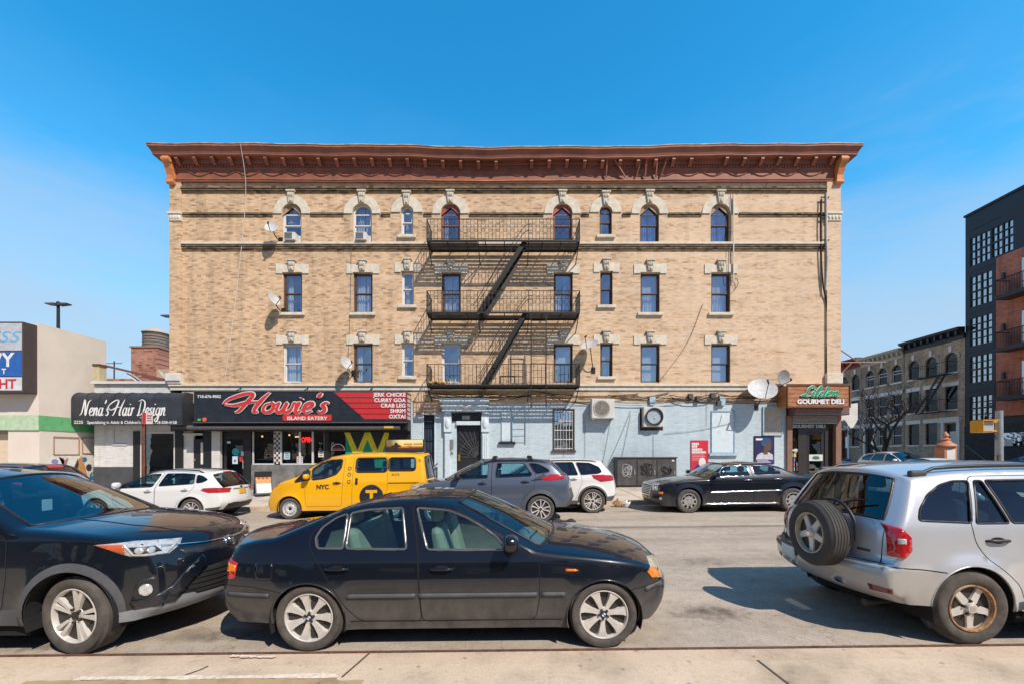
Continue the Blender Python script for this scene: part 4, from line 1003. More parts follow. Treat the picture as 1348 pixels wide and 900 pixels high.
def taxi():
    c = Car('taxi_van', 'yellow taxi van with a rooftop advert and black lettering on its door', 'taxi', VAN, (-4.82, 12.87, gz(-4.82)), math.pi)
    c.patch('headlight', [(.68, 1.04), (.98, .98), (1.12, .86), (1.0, .82), (.8, .92)], -45, mat('orange_headlight', (.75, .18, .05), .2, coat=1), .012, both=True)
    c.cartext('NYC', .17, -.70, .85, 90, M_BLACK, bold=.008, align='LEFT')
    disc = c.patch('roof_number_disc', ellipse(.86, .62, .34, .34, 30), 90, M_BLACKP, .005); tx = c.cartext('T', .50, .86, .45, 90, P_YELLOW, align='CENTER', bold=.02, off=.012)
    c.cartext('6N76', .1, 1.42, 1.20, 90, M_BLACK)
    for z, u in ((1.42, .22), (1.25, .22), (1.05, .22)):
        q = ellipse(u, z, .045, .045, 14); c.line('service_icon', q + [q[0]], 90, .008, M_BLACK, off=.004)
    c.patch('door_handle', rect(.40, .47, .97, 1.15), 90, M_BLACKP, .012)
    c.line('slide_rail', [(1.33, 1.0), (2.2, 1.0)], 90, .012, M_GAP)
    c.cartext('X', .14, 2.16, 1.58, 90, M_BLACK, align='LEFT')
    t = MB(); x0, x1 = -2.2, -1.05
    t.prism([(-.16, 1.86), (.16, 1.86), (.1, 2.25), (-.1, 2.25)], 'yz', x0, x1); ad = t.build('roof_advert', M_BLACKP, c.root)
    for s in (1,):
        m1 = advert_mat()
        mb = MB(); mb.add([(x1 - .03, .145 + .008, 1.93), (x0 + .03, .145 + .008, 1.93), (x0 + .03, .098 + .008, 2.24), (x1 - .03, .098 + .008, 2.24)], [(0, 1, 2, 3)]); mb.build('advert_panel', m1, ad)
        mb = MB()
        for i, (u, v, a, b) in enumerate(((.28, .55, .05, .06), (.26, .3, .05, .2), (.33, .42, .08, .04), (.2, .42, .06, .03))):
            cx = x1 - .03 - (x1 - x0 - .06) * u; cz = 1.93 + .31 * v
            mb.add([(cx + p * 1.1, .16 - (cz + q - 1.93) * .15 + .004 + i * .0008, cz + q) for p, q in ellipse(0, 0, a, b * .31 / .3 * .7, 14)], [tuple(range(14))])
        mb.build('advert_figure', M_BLACK, ad)
        mb = MB(); w_ = .031
        for k in range(13):
            if k == 6: continue
            u = x0 + .58 - k * .042; mb.add([(u, .172 - .15 * .19, 2.105), (u - w_, .172 - .15 * .19, 2.105), (u - w_, .172 - .15 * .22, 2.13), (u, .172 - .15 * .22, 2.13)], [(0, 1, 2, 3)])
        o = mb.build('advert_lettering', M_WINBR, ad); o['kind'] = 'stuff'
    return c
def advert_mat():
    m, nt, out = nodes_of('sunset_advert'); tc = N(nt, 'ShaderNodeTexCoord'); s = N(nt, 'ShaderNodeSeparateXYZ'); L(nt, tc.outputs['Object'], s.inputs[0])
    h = math_(nt, 'MULTIPLY', math_(nt, 'SUBTRACT', s.outputs[2], 1.93), 3.2); nz = noise(nt, objcoord(nt, (1, 1, 4)), 3., 4)
    h = math_(nt, 'ADD', h, math_(nt, 'MULTIPLY', math_(nt, 'SUBTRACT', nz, .5), .35))
    c = ramp(nt, h, [(.0, (.05, .025, .025)), (.24, (.09, .035, .02)), (.34, (.5, .18, .04)), (.46, (.85, .58, .16)), (.95, (.85, .70, .32))])
    x = math_(nt, 'ADD', s.outputs[0], 1.5); x = math_(nt, 'MULTIPLY', x, 3.5)
    cc = mixc(nt, ramp(nt, x, [(0, (0, 0, 0)), (1, (.8, .8, .8))]), c, (.03, .012, .006)); principled(nt, out, cc, .4); return m

# --- black limousine-like saloon at the right
LIMO = dict(W=.93, zb=1.0, tum=.42, beltin=.03, sill=.03, planr=(-1.8, -2.5, .12, 2.4), planf=(1.7, 2.5, .14, 2.4), rnd=.06, zs=.22, tg=.93, pow=2.6, flare=.03, crease=((.93, .012, .04),),
  prof=[(-2.25, .28, -2.4, .28, 'bumper'), (-2.34, .6, -2.46, .6, 'body'), (-2.3, 1.0, -2.42, 1.05, 'trunk_lid', 1), (-1.95, 1.05, -2.0, 1.12, 'trunk_lid'), (-1.72, 1.09, -1.6, 1.14, 'glass_r', 1), (-1.3, 1.29, -1.15, 1.36, 'roof', 1), (-.9, 1.39, -.8, 1.455, 'roof'), (-.2, 1.42, -.1, 1.48, 'roof'), (.3, 1.37, .4, 1.44, 'glass_f', 1), (.6, 1.2, .74, 1.26, 'glass_f'), (.9, 1.0, 1.12, 1.04, 'hood', 1), (1.5, .955, 1.65, 1.0, 'hood'), (2.15, .87, 2.28, .89, 'hood'), (2.34, .80, 2.46, .81, 'body', 1), (2.38, .58, 2.50, .58, 'bumper', 1), (2.36, .35, 2.5, .35, 'bumper'), (2.25, .2, 2.4, .2, 'bumper')],
  arch=dict(xr=-1.525, xf=1.525, r=.40, zc=.36), paint=P_BLACK2, trim=M_CHROME, handlem=M_CHROME,
  wins=[dict(poly=[(.74, 1.04), (.42, 1.32), (.19, 1.365), (-.27, 1.365), (-.29, 1.07)], door=0), dict(poly=[(-.43, 1.08), (-.42, 1.365), (-.85, 1.355), (-1.0, 1.31), (-1.21, 1.19), (-1.2, 1.10)], door=1)],
  doors=[[(-.36, .33), (.92, .33), (.95, .9), (.85, 1.01), (.42, 1.36), (.2, 1.4), (-.34, 1.405), (-.37, 1.0)], [(-.37, .33), (-1.0, .33), (-1.12, .6), (-1.28, .8), (-1.33, 1.1), (-1.1, 1.33), (-.85, 1.395), (-.36, 1.405), (-.38, 1.0)]],
  handles=[(-.22, .95), (-1.1, .97)], mirror=(.72, 1.04), mirrorm=P_BLACK2, wheel=dict(r=.355, w=.225, rr=.235, style='slot', rim=M_CHROME, inset=.02, tyre=M_TYRE_W),
  seats=dict(z=.5, rows=[(.1, ((-.4, .52), (.4, .52))), (-.85, ((0, 1.3),))], dash=(.62, 1.0, .98)))
def limo():
    c = Car('sedan_car', 'black long saloon with chrome wheel covers parked before the blue wall', 'car', LIMO, (6.70, 13.35, gz(6.7)), math.pi)
    for s in (1,):
        c.patch('headlight', [(1.16, .86), (1.42, .83), (1.42, .64), (1.14, .66)], -45, M_LENS, .01, both=True)
        c.patch('headlamp_lens', ellipse(1.23, .75, .04, .055, 14), -45, M_CHROME, .016, both=True, step=.03); c.patch('headlamp_lens', ellipse(1.34, .75, .04, .055, 14), -45, M_CHROME, .016, both=True, step=.03)
        c.patch('turn_signal', rect(.98, 1.1, .56, .62), -45, M_AMBER, .012, both=True)
    c.patch('grille', [(0, .50), (.38, .50), (.42, .80), (0, .81)], 0, M_BLACKP, .012, both=True)
    c.line('grille_frame', [(0, .815), (.43, .805), (.39, .49), (0, .485)], 0, .014, M_CHROME, both=True, off=.012)
    for z in (.55, .6, .65, .7, .75): c.line('grille_bar', [(0, z), (.39, z)], 0, .007, M_CHROME, both=True, off=.014)
    c.line('side_moulding', [(.88, .60), (-.36, .625)], -90, .018, M_CHROME, both=True, off=.004); c.line('side_moulding', [(-.38, .625), (-1.17, .64)], -90, .018, M_CHROME, both=True, off=.004)
    c.line('sill_strip', [(1.08, .255), (-1.08, .27)], -90, .016, M_CHROME, both=True, off=.002)
    c.patch('license_plate', rect(-.16, .16, .36, .46), 0, M_PLATEY, .015)
    c.patch('fog_light', ellipse(1.05, .42, .04, .04, 12), -45, M_LENS, .01, both=True, step=.03)
    for s in (-1, 1): mb = MB(); mb.tube([(1.02, s * .1, 1.06), (.95, s * .6, 1.04)], .01, 5); mb.build('wiper', M_BLACKP, c.root)
    mb = MB(); mb.box(.93, .94, .50, .64, 1.05, 1.10); mb.build('dashboard_card', mat('lime_card', (.45, .6, .03), .5), c.root)
    return c

# --- white hatchback at the left
HATCH = dict(W=.85, zb=.95, tum=.40, beltin=.03, sill=.03, planr=(-1.5, -2.25, .2, 2.2), planf=(1.3, 2.2, .3, 2.2), rnd=.06, zs=.22, tg=.93, pow=2.4, flare=.025, crease=((.86, .012, .04),),
  prof=[(-2.0, .30, -2.15, .30, 'bumper'), (-2.12, .48, -2.26, .48, 'bumper'), (-2.10, .66, -2.24, .67, 'tailgate', 1), (-2.06, .92, -2.18, .96, 'glass_r', 1), (-1.74, 1.27, -1.80, 1.33, 'spoiler', 1), (-1.66, 1.325, -1.76, 1.385, 'roof', 1), (-1.1, 1.385, -1.1, 1.44, 'roof'), (-.4, 1.40, -.35, 1.46, 'roof'), (.05, 1.31, .15, 1.39, 'glass_f', 1), (.5, 1.1, .65, 1.17, 'glass_f'), (.88, .95, 1.08, .98, 'hood', 1), (1.4, .89, 1.55, .92, 'hood'), (1.85, .76, 2.0, .77, 'body', 1), (1.98, .6, 2.13, .6, 'bumper', 1), (1.95, .3, 2.1, .3, 'bumper')],
  arch=dict(xr=-1.32, xf=1.32, r=.365, zc=.325), paint=P_WHITE, lipm=M_GREYP,
  wins=[dict(poly=[(.73, .94), (.63, 1.03), (.2, 1.24), (-.1, 1.315), (-.36, 1.325), (-.22, .97)], door=0), dict(poly=[(-.38, .985), (-.5, 1.33), (-1.0, 1.33), (-1.32, 1.305), (-1.36, 1.04)], door=1), dict(poly=[(-1.42, 1.055), (-1.38, 1.29), (-1.55, 1.25), (-1.72, 1.15), (-1.6, 1.08)], name='quarter_window')],
  doors=[[(-.29, .34), (.82, .34), (.88, .7), (.86, .92), (.66, 1.05), (.2, 1.29), (-.1, 1.36), (-.44, 1.37), (-.3, .95)], [(-.3, .34), (-.86, .34), (-.95, .55), (-1.2, .72), (-1.39, .95), (-1.36, 1.33), (-1.0, 1.37), (-.46, 1.372), (-.31, .95)]],
  regs=[dict(name='lower_bumper', poly=[(-2.5, 0), (-1.66, 0), (-1.72, .36), (-2.5, .42)], mat=M_GREYP)],
  handles=[(-.12, .86), (-1.15, .88)], mirror=(.65, .97), mirrorm=P_WHITE, wheel=dict(r=.322, w=.205, rr=.22, style='many', rim=M_ALLOY, inset=.02),
  seats=dict(z=.52, rows=[(.1, ((-.37, .5), (.37, .5))), (-.8, ((0, 1.25),))], dash=(.5, .9, .92)), seatm=mat('pale_grey_seat', (.35, .34, .3), .8))
def white_hatch():
    c = Car('hatchback_car', 'white hatchback with roof rails parked at the far kerb before the hair salon', 'car', HATCH, (-10.28, 12.72, gz(-10.28)), math.pi)
    c.patch('tail_light', [(-1.55, .90), (-1.2, .93), (-.88, .92), (-.82, .86), (-1.0, .79), (-1.5, .78)], -125, M_RED, .012, both=True)
    c.patch('license_plate', rect(-.16, .16, .70, .84), 180, M_PLATEY, .012)
    c.line('tailgate_trim', [(-.35, .865), (.35, .865)], 180, .014, M_CHROME, off=.008)
    c.patch('emblem', ellipse(0, .91, .05, .03, 14), 180, M_BLACKP, .012, step=.03)
    c.rails(-1.5, .1, .58, M_BLACKP, .05, .018)
    c.patch('reflector', rect(-2.05, -1.93, .44, .48), -110, M_REDD, .01, both=True)
    c.patch('black_diffuser', [(-.6, .3), (.6, .3), (.55, .46), (-.55, .46)], 180, M_BLACKP, .01)
    c.patch('brake_light', rect(-.18, .18, 1.335, 1.37), 180, M_RED, .012)
    return c

def other_cars():
    c = Car('suv_car', 'black SUV with a red brake light parked before the mural', 'car', dict(SUVG, paint=P_BLACK2, regs=[], wins=SUVG['wins'], tagm={}, rwg=M_GLASSD, glass=M_GLASSD), (-15.25, 12.6, gz(-15.25)), math.pi)
    c.rails(-1.5, .1, .64, M_CHROME, .04, .02); c.patch('brake_light', rect(-.22, .22, 1.53, 1.6), 180, M_RED, .02)
    c.patch('tail_light', [(-1.34, 1.24), (-1.0, 1.25), (-.85, 1.12), (-1.3, 1.0)], -120, M_RED, .012, both=True)
    c = Car('suv_car', 'white SUV with black roof rails facing the camera in the side street', 'car', dict(SUVW, regs=[], seats=dict(SUVW['seats'])), (22.9, 25.2, gz(22.9)), -math.pi / 2)
    c.rails(-1.55, .15, .62, M_BLACKP, .04, .02)
    c.patch('headlight', [(.72, 1.0), (1.05, .98), (1.2, .92), (1.0, .84), (.75, .88)], -45, M_LENS, .01, both=True)
    c.patch('grille', [(0, .6), (.35, .6), (.4, .8), (0, .82)], 0, M_BLACKP, .01, both=True)
    c = Car('hatchback_car', 'blue hatchback in the side street, just past the deli corner', 'car', dict(HATCH, paint=P_BLUE, mirrorm=P_BLUE), (24.6, 33.0, gz(24.6)), -math.pi / 2)
    c.patch('headlight', [(.62, .86), (.95, .84), (1.1, .78), (.9, .72), (.7, .76)], -45, M_LENS, .01, both=True)
    c = Car('sedan_car', 'white saloon at the far corner, only its roof showing over the silver SUV', 'car', dict(SEDAN, near=False, paint=P_WHITE, mirrorm=P_WHITE, tagm={}, regs=[]), (12.75, 13.3, gz(12.75) + .10), math.pi)
    c = Car('sedan_car', 'navy saloon parked in front of the dark new apartment block', 'car', dict(LIMO, paint=P_NAVY, mirrorm=P_NAVY), (29.6, 22.9, gz(29.6)), -math.pi / 2)
# ---------------------------------------------------------------- the street
def yc(x): return 14.35 + .05 * x          # far kerb line
def asphalt():
    m, nt, out = nodes_of('asphalt'); v = objcoord(nt)
    a = noise(nt, v, 55, 4, .8); b = noise(nt, objcoord(nt, (.35, 1.2, 1)), .9, 6, .62); d = noise(nt, v, 7, 5, .6)
    c = ramp(nt, b, [(.3, (.37, .307, .235)), (.5, (.46, .39, .31)), (.72, (.56, .47, .365))])
    c = mixc(nt, 1., c, ramp(nt, a, [(.30, (.45, .44, .43)), (.45, (.93, .93, .93)), (.64, (1.1, 1.1, 1.1))]), 'MULTIPLY')
    c = mixc(nt, 1., c, ramp(nt, d, [(.35, (.86, .86, .86)), (.6, (1, 1, 1))]), 'MULTIPLY')
    s = N(nt, 'ShaderNodeSeparateXYZ'); L(nt, v, s.inputs[0])
    # oil stains where engines drip, wheel-track bands along the lanes
    for sx, sy, rx, ry, k in ((2.2, 4.75, .42, .24, .75), (-3.0, 4.3, .5, .2, .5), (1.1, 5.2, .9, .3, .25), (-4.6, 4.1, .6, .15, .5), (3.2, 6.9, .5, .3, .3), (3.5, 12.9, .4, .12, .5)):
        dx = math_(nt, 'DIVIDE', math_(nt, 'SUBTRACT', s.outputs[0], sx), rx); dy = math_(nt, 'DIVIDE', math_(nt, 'SUBTRACT', s.outputs[1], sy), ry)
        q = math_(nt, 'ADD', math_(nt, 'MULTIPLY', dx, dx), math_(nt, 'MULTIPLY', dy, dy)); q = math_(nt, 'ADD', q, math_(nt, 'MULTIPLY', d, 2.4))
        f = math_(nt, 'MULTIPLY', math_(nt, 'MAXIMUM', math_(nt, 'SUBTRACT', 2.3, q), 0.), k * .8); f = math_(nt, 'MINIMUM', f, .75)
        c = mixc(nt, f, c, (.05, .043, .035))
    for y0, w, k in ((6.9, .35, .12), (8.6, .35, .12), (10.15, .22, .5)):
        e = math_(nt, 'ABSOLUTE', math_(nt, 'SUBTRACT', math_(nt, 'ADD', s.outputs[1], math_(nt, 'MULTIPLY', b, .5)), y0 + .25)); e = math_(nt, 'SUBTRACT', 1., math_(nt, 'DIVIDE', e, w)); e = math_(nt, 'MULTIPLY', math_(nt, 'MAXIMUM', e, 0.), k * 1.6)
        e = math_(nt, 'MINIMUM', e, k); c = mixc(nt, e, c, (.07, .062, .055))
    w = N(nt, 'ShaderNodeTexVoronoi', feature='DISTANCE_TO_EDGE'); w.inputs['Scale'].default_value = .55
    wv = N(nt, 'ShaderNodeVectorMath', operation='ADD'); L(nt, v, wv.inputs[0]); nn = N(nt, 'ShaderNodeTexNoise'); nn.inputs['Scale'].default_value = 2.2; nn.inputs['Detail'].default_value = 5; L(nt, v, nn.inputs['Vector']); L(nt, nn.outputs['Color'], wv.inputs[1]); L(nt, wv.outputs[0], w.inputs['Vector'])
    cr = math_(nt, 'MULTIPLY', math_(nt, 'LESS_THAN', w.outputs['Distance'], .0035), .3); c = mixc(nt, cr, c, (.05, .045, .04))
    principled(nt, out, c, .92, bump=a, bstr=.5, bdist=.006, spec=.2); return m
def concrete(name, base, scale=1., stain=.35):
    m, nt, out = nodes_of(name); v = objcoord(nt)
    a = noise(nt, v, 60 * scale, 3, .7); b = noise(nt, v, 1.1 * scale, 6, .65); d = noise(nt, v, 9 * scale, 4)
    k = lambda f: tuple(x * f for x in base)
    c = ramp(nt, b, [(.3, k(1 - stain)), (.5, k(1.)), (.7, k(1.12))])
    c = mixc(nt, 1., c, ramp(nt, a, [(.3, (.82, .81, .8)), (.6, (1, 1, 1))]), 'MULTIPLY')
    c = mixc(nt, 1., c, ramp(nt, d, [(.3, (.85, .83, .8)), (.45, (1, 1, 1))]), 'MULTIPLY')
    sp = N(nt, 'ShaderNodeTexVoronoi'); sp.inputs['Scale'].default_value = 5.; L(nt, v, sp.inputs['Vector'])
    c = mixc(nt, math_(nt, 'MULTIPLY', math_(nt, 'LESS_THAN', sp.outputs['Distance'], .09), .55), c, k(.3))
    principled(nt, out, c, .9, bump=a, bstr=.35, bdist=.004, spec=.2); return m
M_CONC = concrete('sidewalk_concrete', (.65, .51, .36)); M_CONCF = concrete('far_sidewalk_concrete', (.62, .53, .43), .6)
M_CURB = concrete('curb_concrete', (.62, .48, .34)); M_JOINT = mat('sidewalk_joint', (.10, .08, .06), .95)
M_RUSTY = mat('rusted_steel_edge', (.14, .065, .04), .8, .2, var=.5, scale=14)
M_STONE = mat('pale_limestone', (.66, .60, .48), .85, var=.16, scale=5, bump=.3)
def quad(x0, x1, y0, y1, dz): return [(x0, y0, gz(x0) + dz), (x1, y0, gz(x1) + dz), (x1, y1, gz(x1) + dz), (x0, y1, gz(x0) + dz)]
def street():
    mb = MB(); mb.add(quad(-500, 500, -60, 900, 0), [(0, 1, 2, 3)]); struct('road', mb, asphalt(), recalc=False)
    H = .075
    def slab(x0, x1, y0, y1, za, zb, mb):
        vs = []
        for x in (x0, x1): vs += [(x, y0, gz(x) + za), (x, y1, gz(x) + za), (x, y1, gz(x) - .2), (x, y0, gz(x) - .2)]
        mb.add(vs, [(0, 1, 5, 4), (1, 2, 6, 5), (0, 4, 7, 3), (0, 3, 2, 1), (4, 5, 6, 7)]); return mb
    struct('near_sidewalk', slab(-40, 40, -7, 3.50, H, 0, MB()), M_CONC)
    struct('near_curb', slab(-40, 40, 3.504, 3.71, H - .004, 0, MB()), M_CURB)
    struct('near_curb_steel_edge', slab(-40, 40, 3.712, 3.745, H + .002, 0, MB()), M_RUSTY)
    mb = MB()
    def strip(p, q, w, dz):
        p = Vector(p); q = Vector(q); n = (q - p); n = Vector((-n.y, n.x)).normalized() * w / 2
        P = [p - n, q - n, q + n, p + n]; mb.add([(a.x, a.y, gz(a.x) + dz) for a in P], [(0, 1, 2, 3)])
    for pts in ([(2.35, -3), (2.02, 3.5)], [(-2.78, 3.1), (-2.52, 3.44), (-2.5, 3.5)], [(-1.32, 3.3), (-1.24, 3.7)], [(6.6, -3), (6.3, 3.5)], [(-7, -3), (-6.7, 3.5)]):
        for a, b in zip(pts, pts[1:]): strip(a, b, .018, H + .004)
    struct('sidewalk_joints', mb, M_JOINT)
    def patch(pts, dz):
        m2 = MB(); m2.add([(x, y, gz(x) + dz) for x, y in pts], [tuple(range(len(pts)))]); return m2
    r = random.Random(3); top = []
    for i in range(30):
        x = -3.75 + 2.62 * i / 29; top.append((x, 3.295 + r.uniform(-.016, .016) - (.05 if i > 26 else 0)))
    struct('dirt_strip', patch([(-3.75, 2.3)] + [(-1.1, 2.3)] + top[::-1], H + .006), concrete('packed_dirt', (.48, .34, .18), 3.))
    wm = mat('worn_white_paint', (.72, .61, .48), .85, var=.3, scale=25)
    for k, (x0, x1, y0) in enumerate(((-3.4, -1.35, 3.315), (-2.42, -2.2, 3.66), (-2.32, -2.02, 3.635))):
        up_ = []; dn = []
        for i in range(13):
            x = x0 + (x1 - x0) * i / 12; t = (.026 if k == 0 else .016) * (.4 + r.random()); up_.append((x, y0 + t + r.uniform(-.006, .006))); dn.append((x, y0 - t))
        struct('paint_streak', patch(dn + up_[::-1], H + .008 + k * .002), wm)
    # far pavement with its kerb, cut off at the side street
    def far(x0, x1, n=30):
        s = MB(); k = MB()
        for i in range(n):
            a = x0 + (x1 - x0) * i / n; b = x0 + (x1 - x0) * (i + 1) / n
            s.add([(a, yc(a) + .15, gz(a) + .13), (b, yc(b) + .15, gz(b) + .13), (b, FY + .3, gz(b) + .27), (a, FY + .3, gz(a) + .27)], [(0, 1, 2, 3)])
            k.add([(a, yc(a), gz(a) - .1), (b, yc(b), gz(b) - .1), (b, yc(b), gz(b) + .128), (a, yc(a), gz(a) + .128), (b, yc(b) + .152, gz(b) + .128), (a, yc(a) + .152, gz(a) + .128)], [(0, 1, 2, 3), (3, 2, 4, 5)])
        return s, k
    s, k = far(-60, 18.6); struct('far_sidewalk', s, M_CONCF, recalc=False); struct('far_curb', k, M_CURB, recalc=False)
    mb = MB(); mb.box(15.0, 18.6, FY + .302, 120, -.2, .45); struct('side_street_sidewalk', mb, M_CONCF)
    mb = MB(); mb.box(31.2, 33.98, 14.0, 120, -.2, .50); struct('side_street_far_sidewalk', mb, M_CONCF)
    mb = MB()
    for x in [-13 + 1.6 * i for i in range(20)]:
        if x < 18: mb.add([(x, yc(x) + .155, gz(x) + .135), (x + .02, yc(x) + .155, gz(x) + .135), (x + .02, FY, gz(x) + .273), (x, FY, gz(x) + .273)], [(0, 1, 2, 3)])
    struct('far_sidewalk_joints', mb, M_JOINT)

# ---------------------------------------------------------------- the apartment building
M_BRICK = brick('tan_brick', (.78, .54, .33), (.58, .385, .22), (.67, .53, .39), var=.36, stain=.22, patch=(.75, .585, .425))
M_BLUEW = brick('blue_painted_brick', (.54, .645, .69), (.51, .62, .67), (.46, .57, .62), var=.06, stain=.10, bump=.25)
M_CORN = mat('terracotta_cornice_paint', (.26, .095, .058), .6, var=.25, scale=1.5)
M_CORNO = mat('orange_lit_cornice', (.62, .24, .09), .6, var=.3, scale=3)  # orange-lit cornice edges put into the colour; the consoles share it
M_BRICKD = brick('dark_brick_courses', (.30, .21, .125), (.14, .10, .065), (.2, .16, .11), bw=.21, bh=.07, var=.6)
M_WINW = mat('white_window_vinyl', (.68, .68, .66), .5, var=.08)
M_WINB = mat('brown_window_paint', (.085, .05, .035), .6, var=.25)
M_WINR = mat('red_brown_window_paint', (.30, .085, .055), .6, var=.3)
M_WINT = mat('tan_window_board', (.36, .24, .14), .7, var=.3)
M_PANE = glass('window_pane', (.82, .9, .97), .40, wob=.35)
M_CURT = mat('sheer_curtain', (.82, .83, .84), .9, var=.12); M_CURTB = mat('blue_curtain', (.35, .52, .72), .9); M_CURTP = mat('lilac_curtain', (.45, .40, .75), .9); M_SHADE = mat('roller_shade', (.72, .71, .67), .9)
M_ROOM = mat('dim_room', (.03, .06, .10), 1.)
M_IRON = mat('black_painted_iron', (.012, .011, .010), .6, var=.5, scale=20)
M_BLACKF = mat('black_shopfront', (.014, .014, .015), .5)
X = lambda px: (px - 674) / 28.9
Z = lambda py: 1.8 + (596 - py) / 28.9
XL, XR = -15.54, 14.91
COLS = [(-10.03, .87), (-6.82, .87), (-4.78, .56), (-2.80, .87), (2.30, .87), (4.27, .56), (6.26, .87), (9.48, .87)]
def arch_poly(x, w, z0, zs, n=12):
    r = w / 2; return [(x - r, z0), (x + r, z0)] + [(x + r * math.cos(math.pi * k / n), zs + r * math.sin(math.pi * k / n)) for k in range(n + 1)]
def sagz(x, out): return (-.17 * math.exp(-((x - .5) / 7.5) ** 2) + .03 * math.sin(x * .9) * math.exp(-(x / 11) ** 2) + .014 * math.sin(x * 2.7 + 1)) * min(1, out / .3)
def building():
    B = Thing('apartment_building', 'four-storey tan brick apartment building with a brown cornice and blue painted ground floor', 'building', (-.3, FY, 0)); root = B.o
    # openings
    holes = []; wins = []
    for r, (z0, z1, n0, n1) in enumerate(((11.36, 12.68, 11.7, 12.74), (8.17, 9.97, 8.51, 10.03), (5.02, 6.75, 5.29, 6.78))):
        for i, (x, w) in enumerate(COLS):
            nar = w < .7; a, b = (n0, n1) if nar else (z0, z1); x_ = x + (.03 if r else 0)
            p = arch_poly(x_, w, a, b) if r == 0 else rect(x_ - w / 2, x_ + w / 2, a, b)
            holes.append(p); wins.append((r, i, x_, w, a, b, p))
    B.p('brick_wall', wall_holes(rect(XL + .5, XR - .6, 4.08, 14.75), holes, FY, .24), M_BRICK)
    mb = MB(); mb.box(XL, XL + .002, FY + .1, FY + 16, 0, 14.9); mb.box(XR - .002, XR, FY + .1, FY + 16, 0, 14.9); mb.box(XL + .003, XR - .003, FY + 15.98, FY + 16, 0, 14.9)
    B.p('side_wall', mb, brick('tan_side_brick', (.70, .49, .28), (.52, .35, .19), (.55, .44, .31), axis='yz'))
    mb = MB(); mb.box(XL + .05, XR - .05, FY + .3, FY + 15.9, 14.5, 14.6); B.p('roof', mb, mat('roof_felt', (.08, .08, .085), .9))
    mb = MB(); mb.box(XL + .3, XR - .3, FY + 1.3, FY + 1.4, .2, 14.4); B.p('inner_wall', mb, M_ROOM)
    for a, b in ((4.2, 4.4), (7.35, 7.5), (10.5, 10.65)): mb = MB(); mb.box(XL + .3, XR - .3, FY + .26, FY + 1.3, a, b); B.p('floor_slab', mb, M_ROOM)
    # corner pilasters with capitals and bases
    for x0, x1 in ((XL, XL + .52), (XR - .62, XR)):
        mb = MB(); mb.box(x0, x1, FY - .09, FY + .1, 4.95, 14.2); p = B.p('pilaster', mb, M_BRICK)
        mb = MB(); mb.box(x0 - .06, x1 + .05, FY - .17, FY + .05, 12.60, 12.70); mb.box(x0 - .02, x1 + .02, FY - .13, FY + .05, 12.3, 12.6)
        for k in range(4): mb.ball((x0 + .08 + k * (x1 - x0 - .16) / 3, FY - .13, 12.45), .07, 8, 6, (.9, .6, 1.5))
        B.p('capital', mb, M_STONE, p, bevel=.01)
        mb = MB(); mb.box(x0 - .05, x1 + .05, FY - .16, FY + .06, 4.95, 5.42); B.p('pilaster_base', mb, M_STONE, p, bevel=.015)
    # string courses
    xa, xb = XL + .525, XR - .625
    mb = MB(); mb.box(xa, xb, FY - .05, FY + .05, 13.63, 13.68); mb.box(xa, xb, FY - .09, FY + .05, 13.70, 13.76); mb.box(xa, xb, FY - .12, FY + .05, 13.78, 13.86); B.p('corbel_course', mb, M_BRICKD)
    gaps = [(x - .86 if w > .7 else x - .76, x + .86 if w > .7 else x + .76) for x, w in COLS]
    edges = [xa] + [e for g in gaps for e in g] + [xb]
    for k in range(0, len(edges), 2):
        a, b = edges[k], edges[k + 1]
        if b - a < .05: continue
        mb = MB(); mb.box(a, b, FY - .07, FY + .05, 12.63, 12.70); mb.box(a, b, FY - .035, FY + .05, 12.54, 12.625); B.p('spring_course', mb, M_BRICKD)
    mb = MB(); mb.box(xa, xb, FY - .12, FY + .05, 11.25, 11.355); B.p('sill_course', mb, M_STONE, bevel=.01)
    mb = MB()
    for k in range(3): mb.box(xa, xb, FY - .09 + .03 * k, FY + .05, 11.16 - .09 * k, 11.235 - .09 * k)
    B.p('ribbed_course', mb, M_BRICKD)
    mb = MB(); mb.box(XL - .03, XR + .03, FY - .12, FY + .05, 4.84, 4.945); mb.box(XL, XR, FY - .06, FY + .05, 4.66, 4.83); B.p('lower_sill_course', mb, M_STONE, bevel=.01)
    for (r, i, x, w, a, b, p) in wins: window(B, r, i, x, w, a, b, p)
    cornice(B)
    ground_floor(B)
    return B
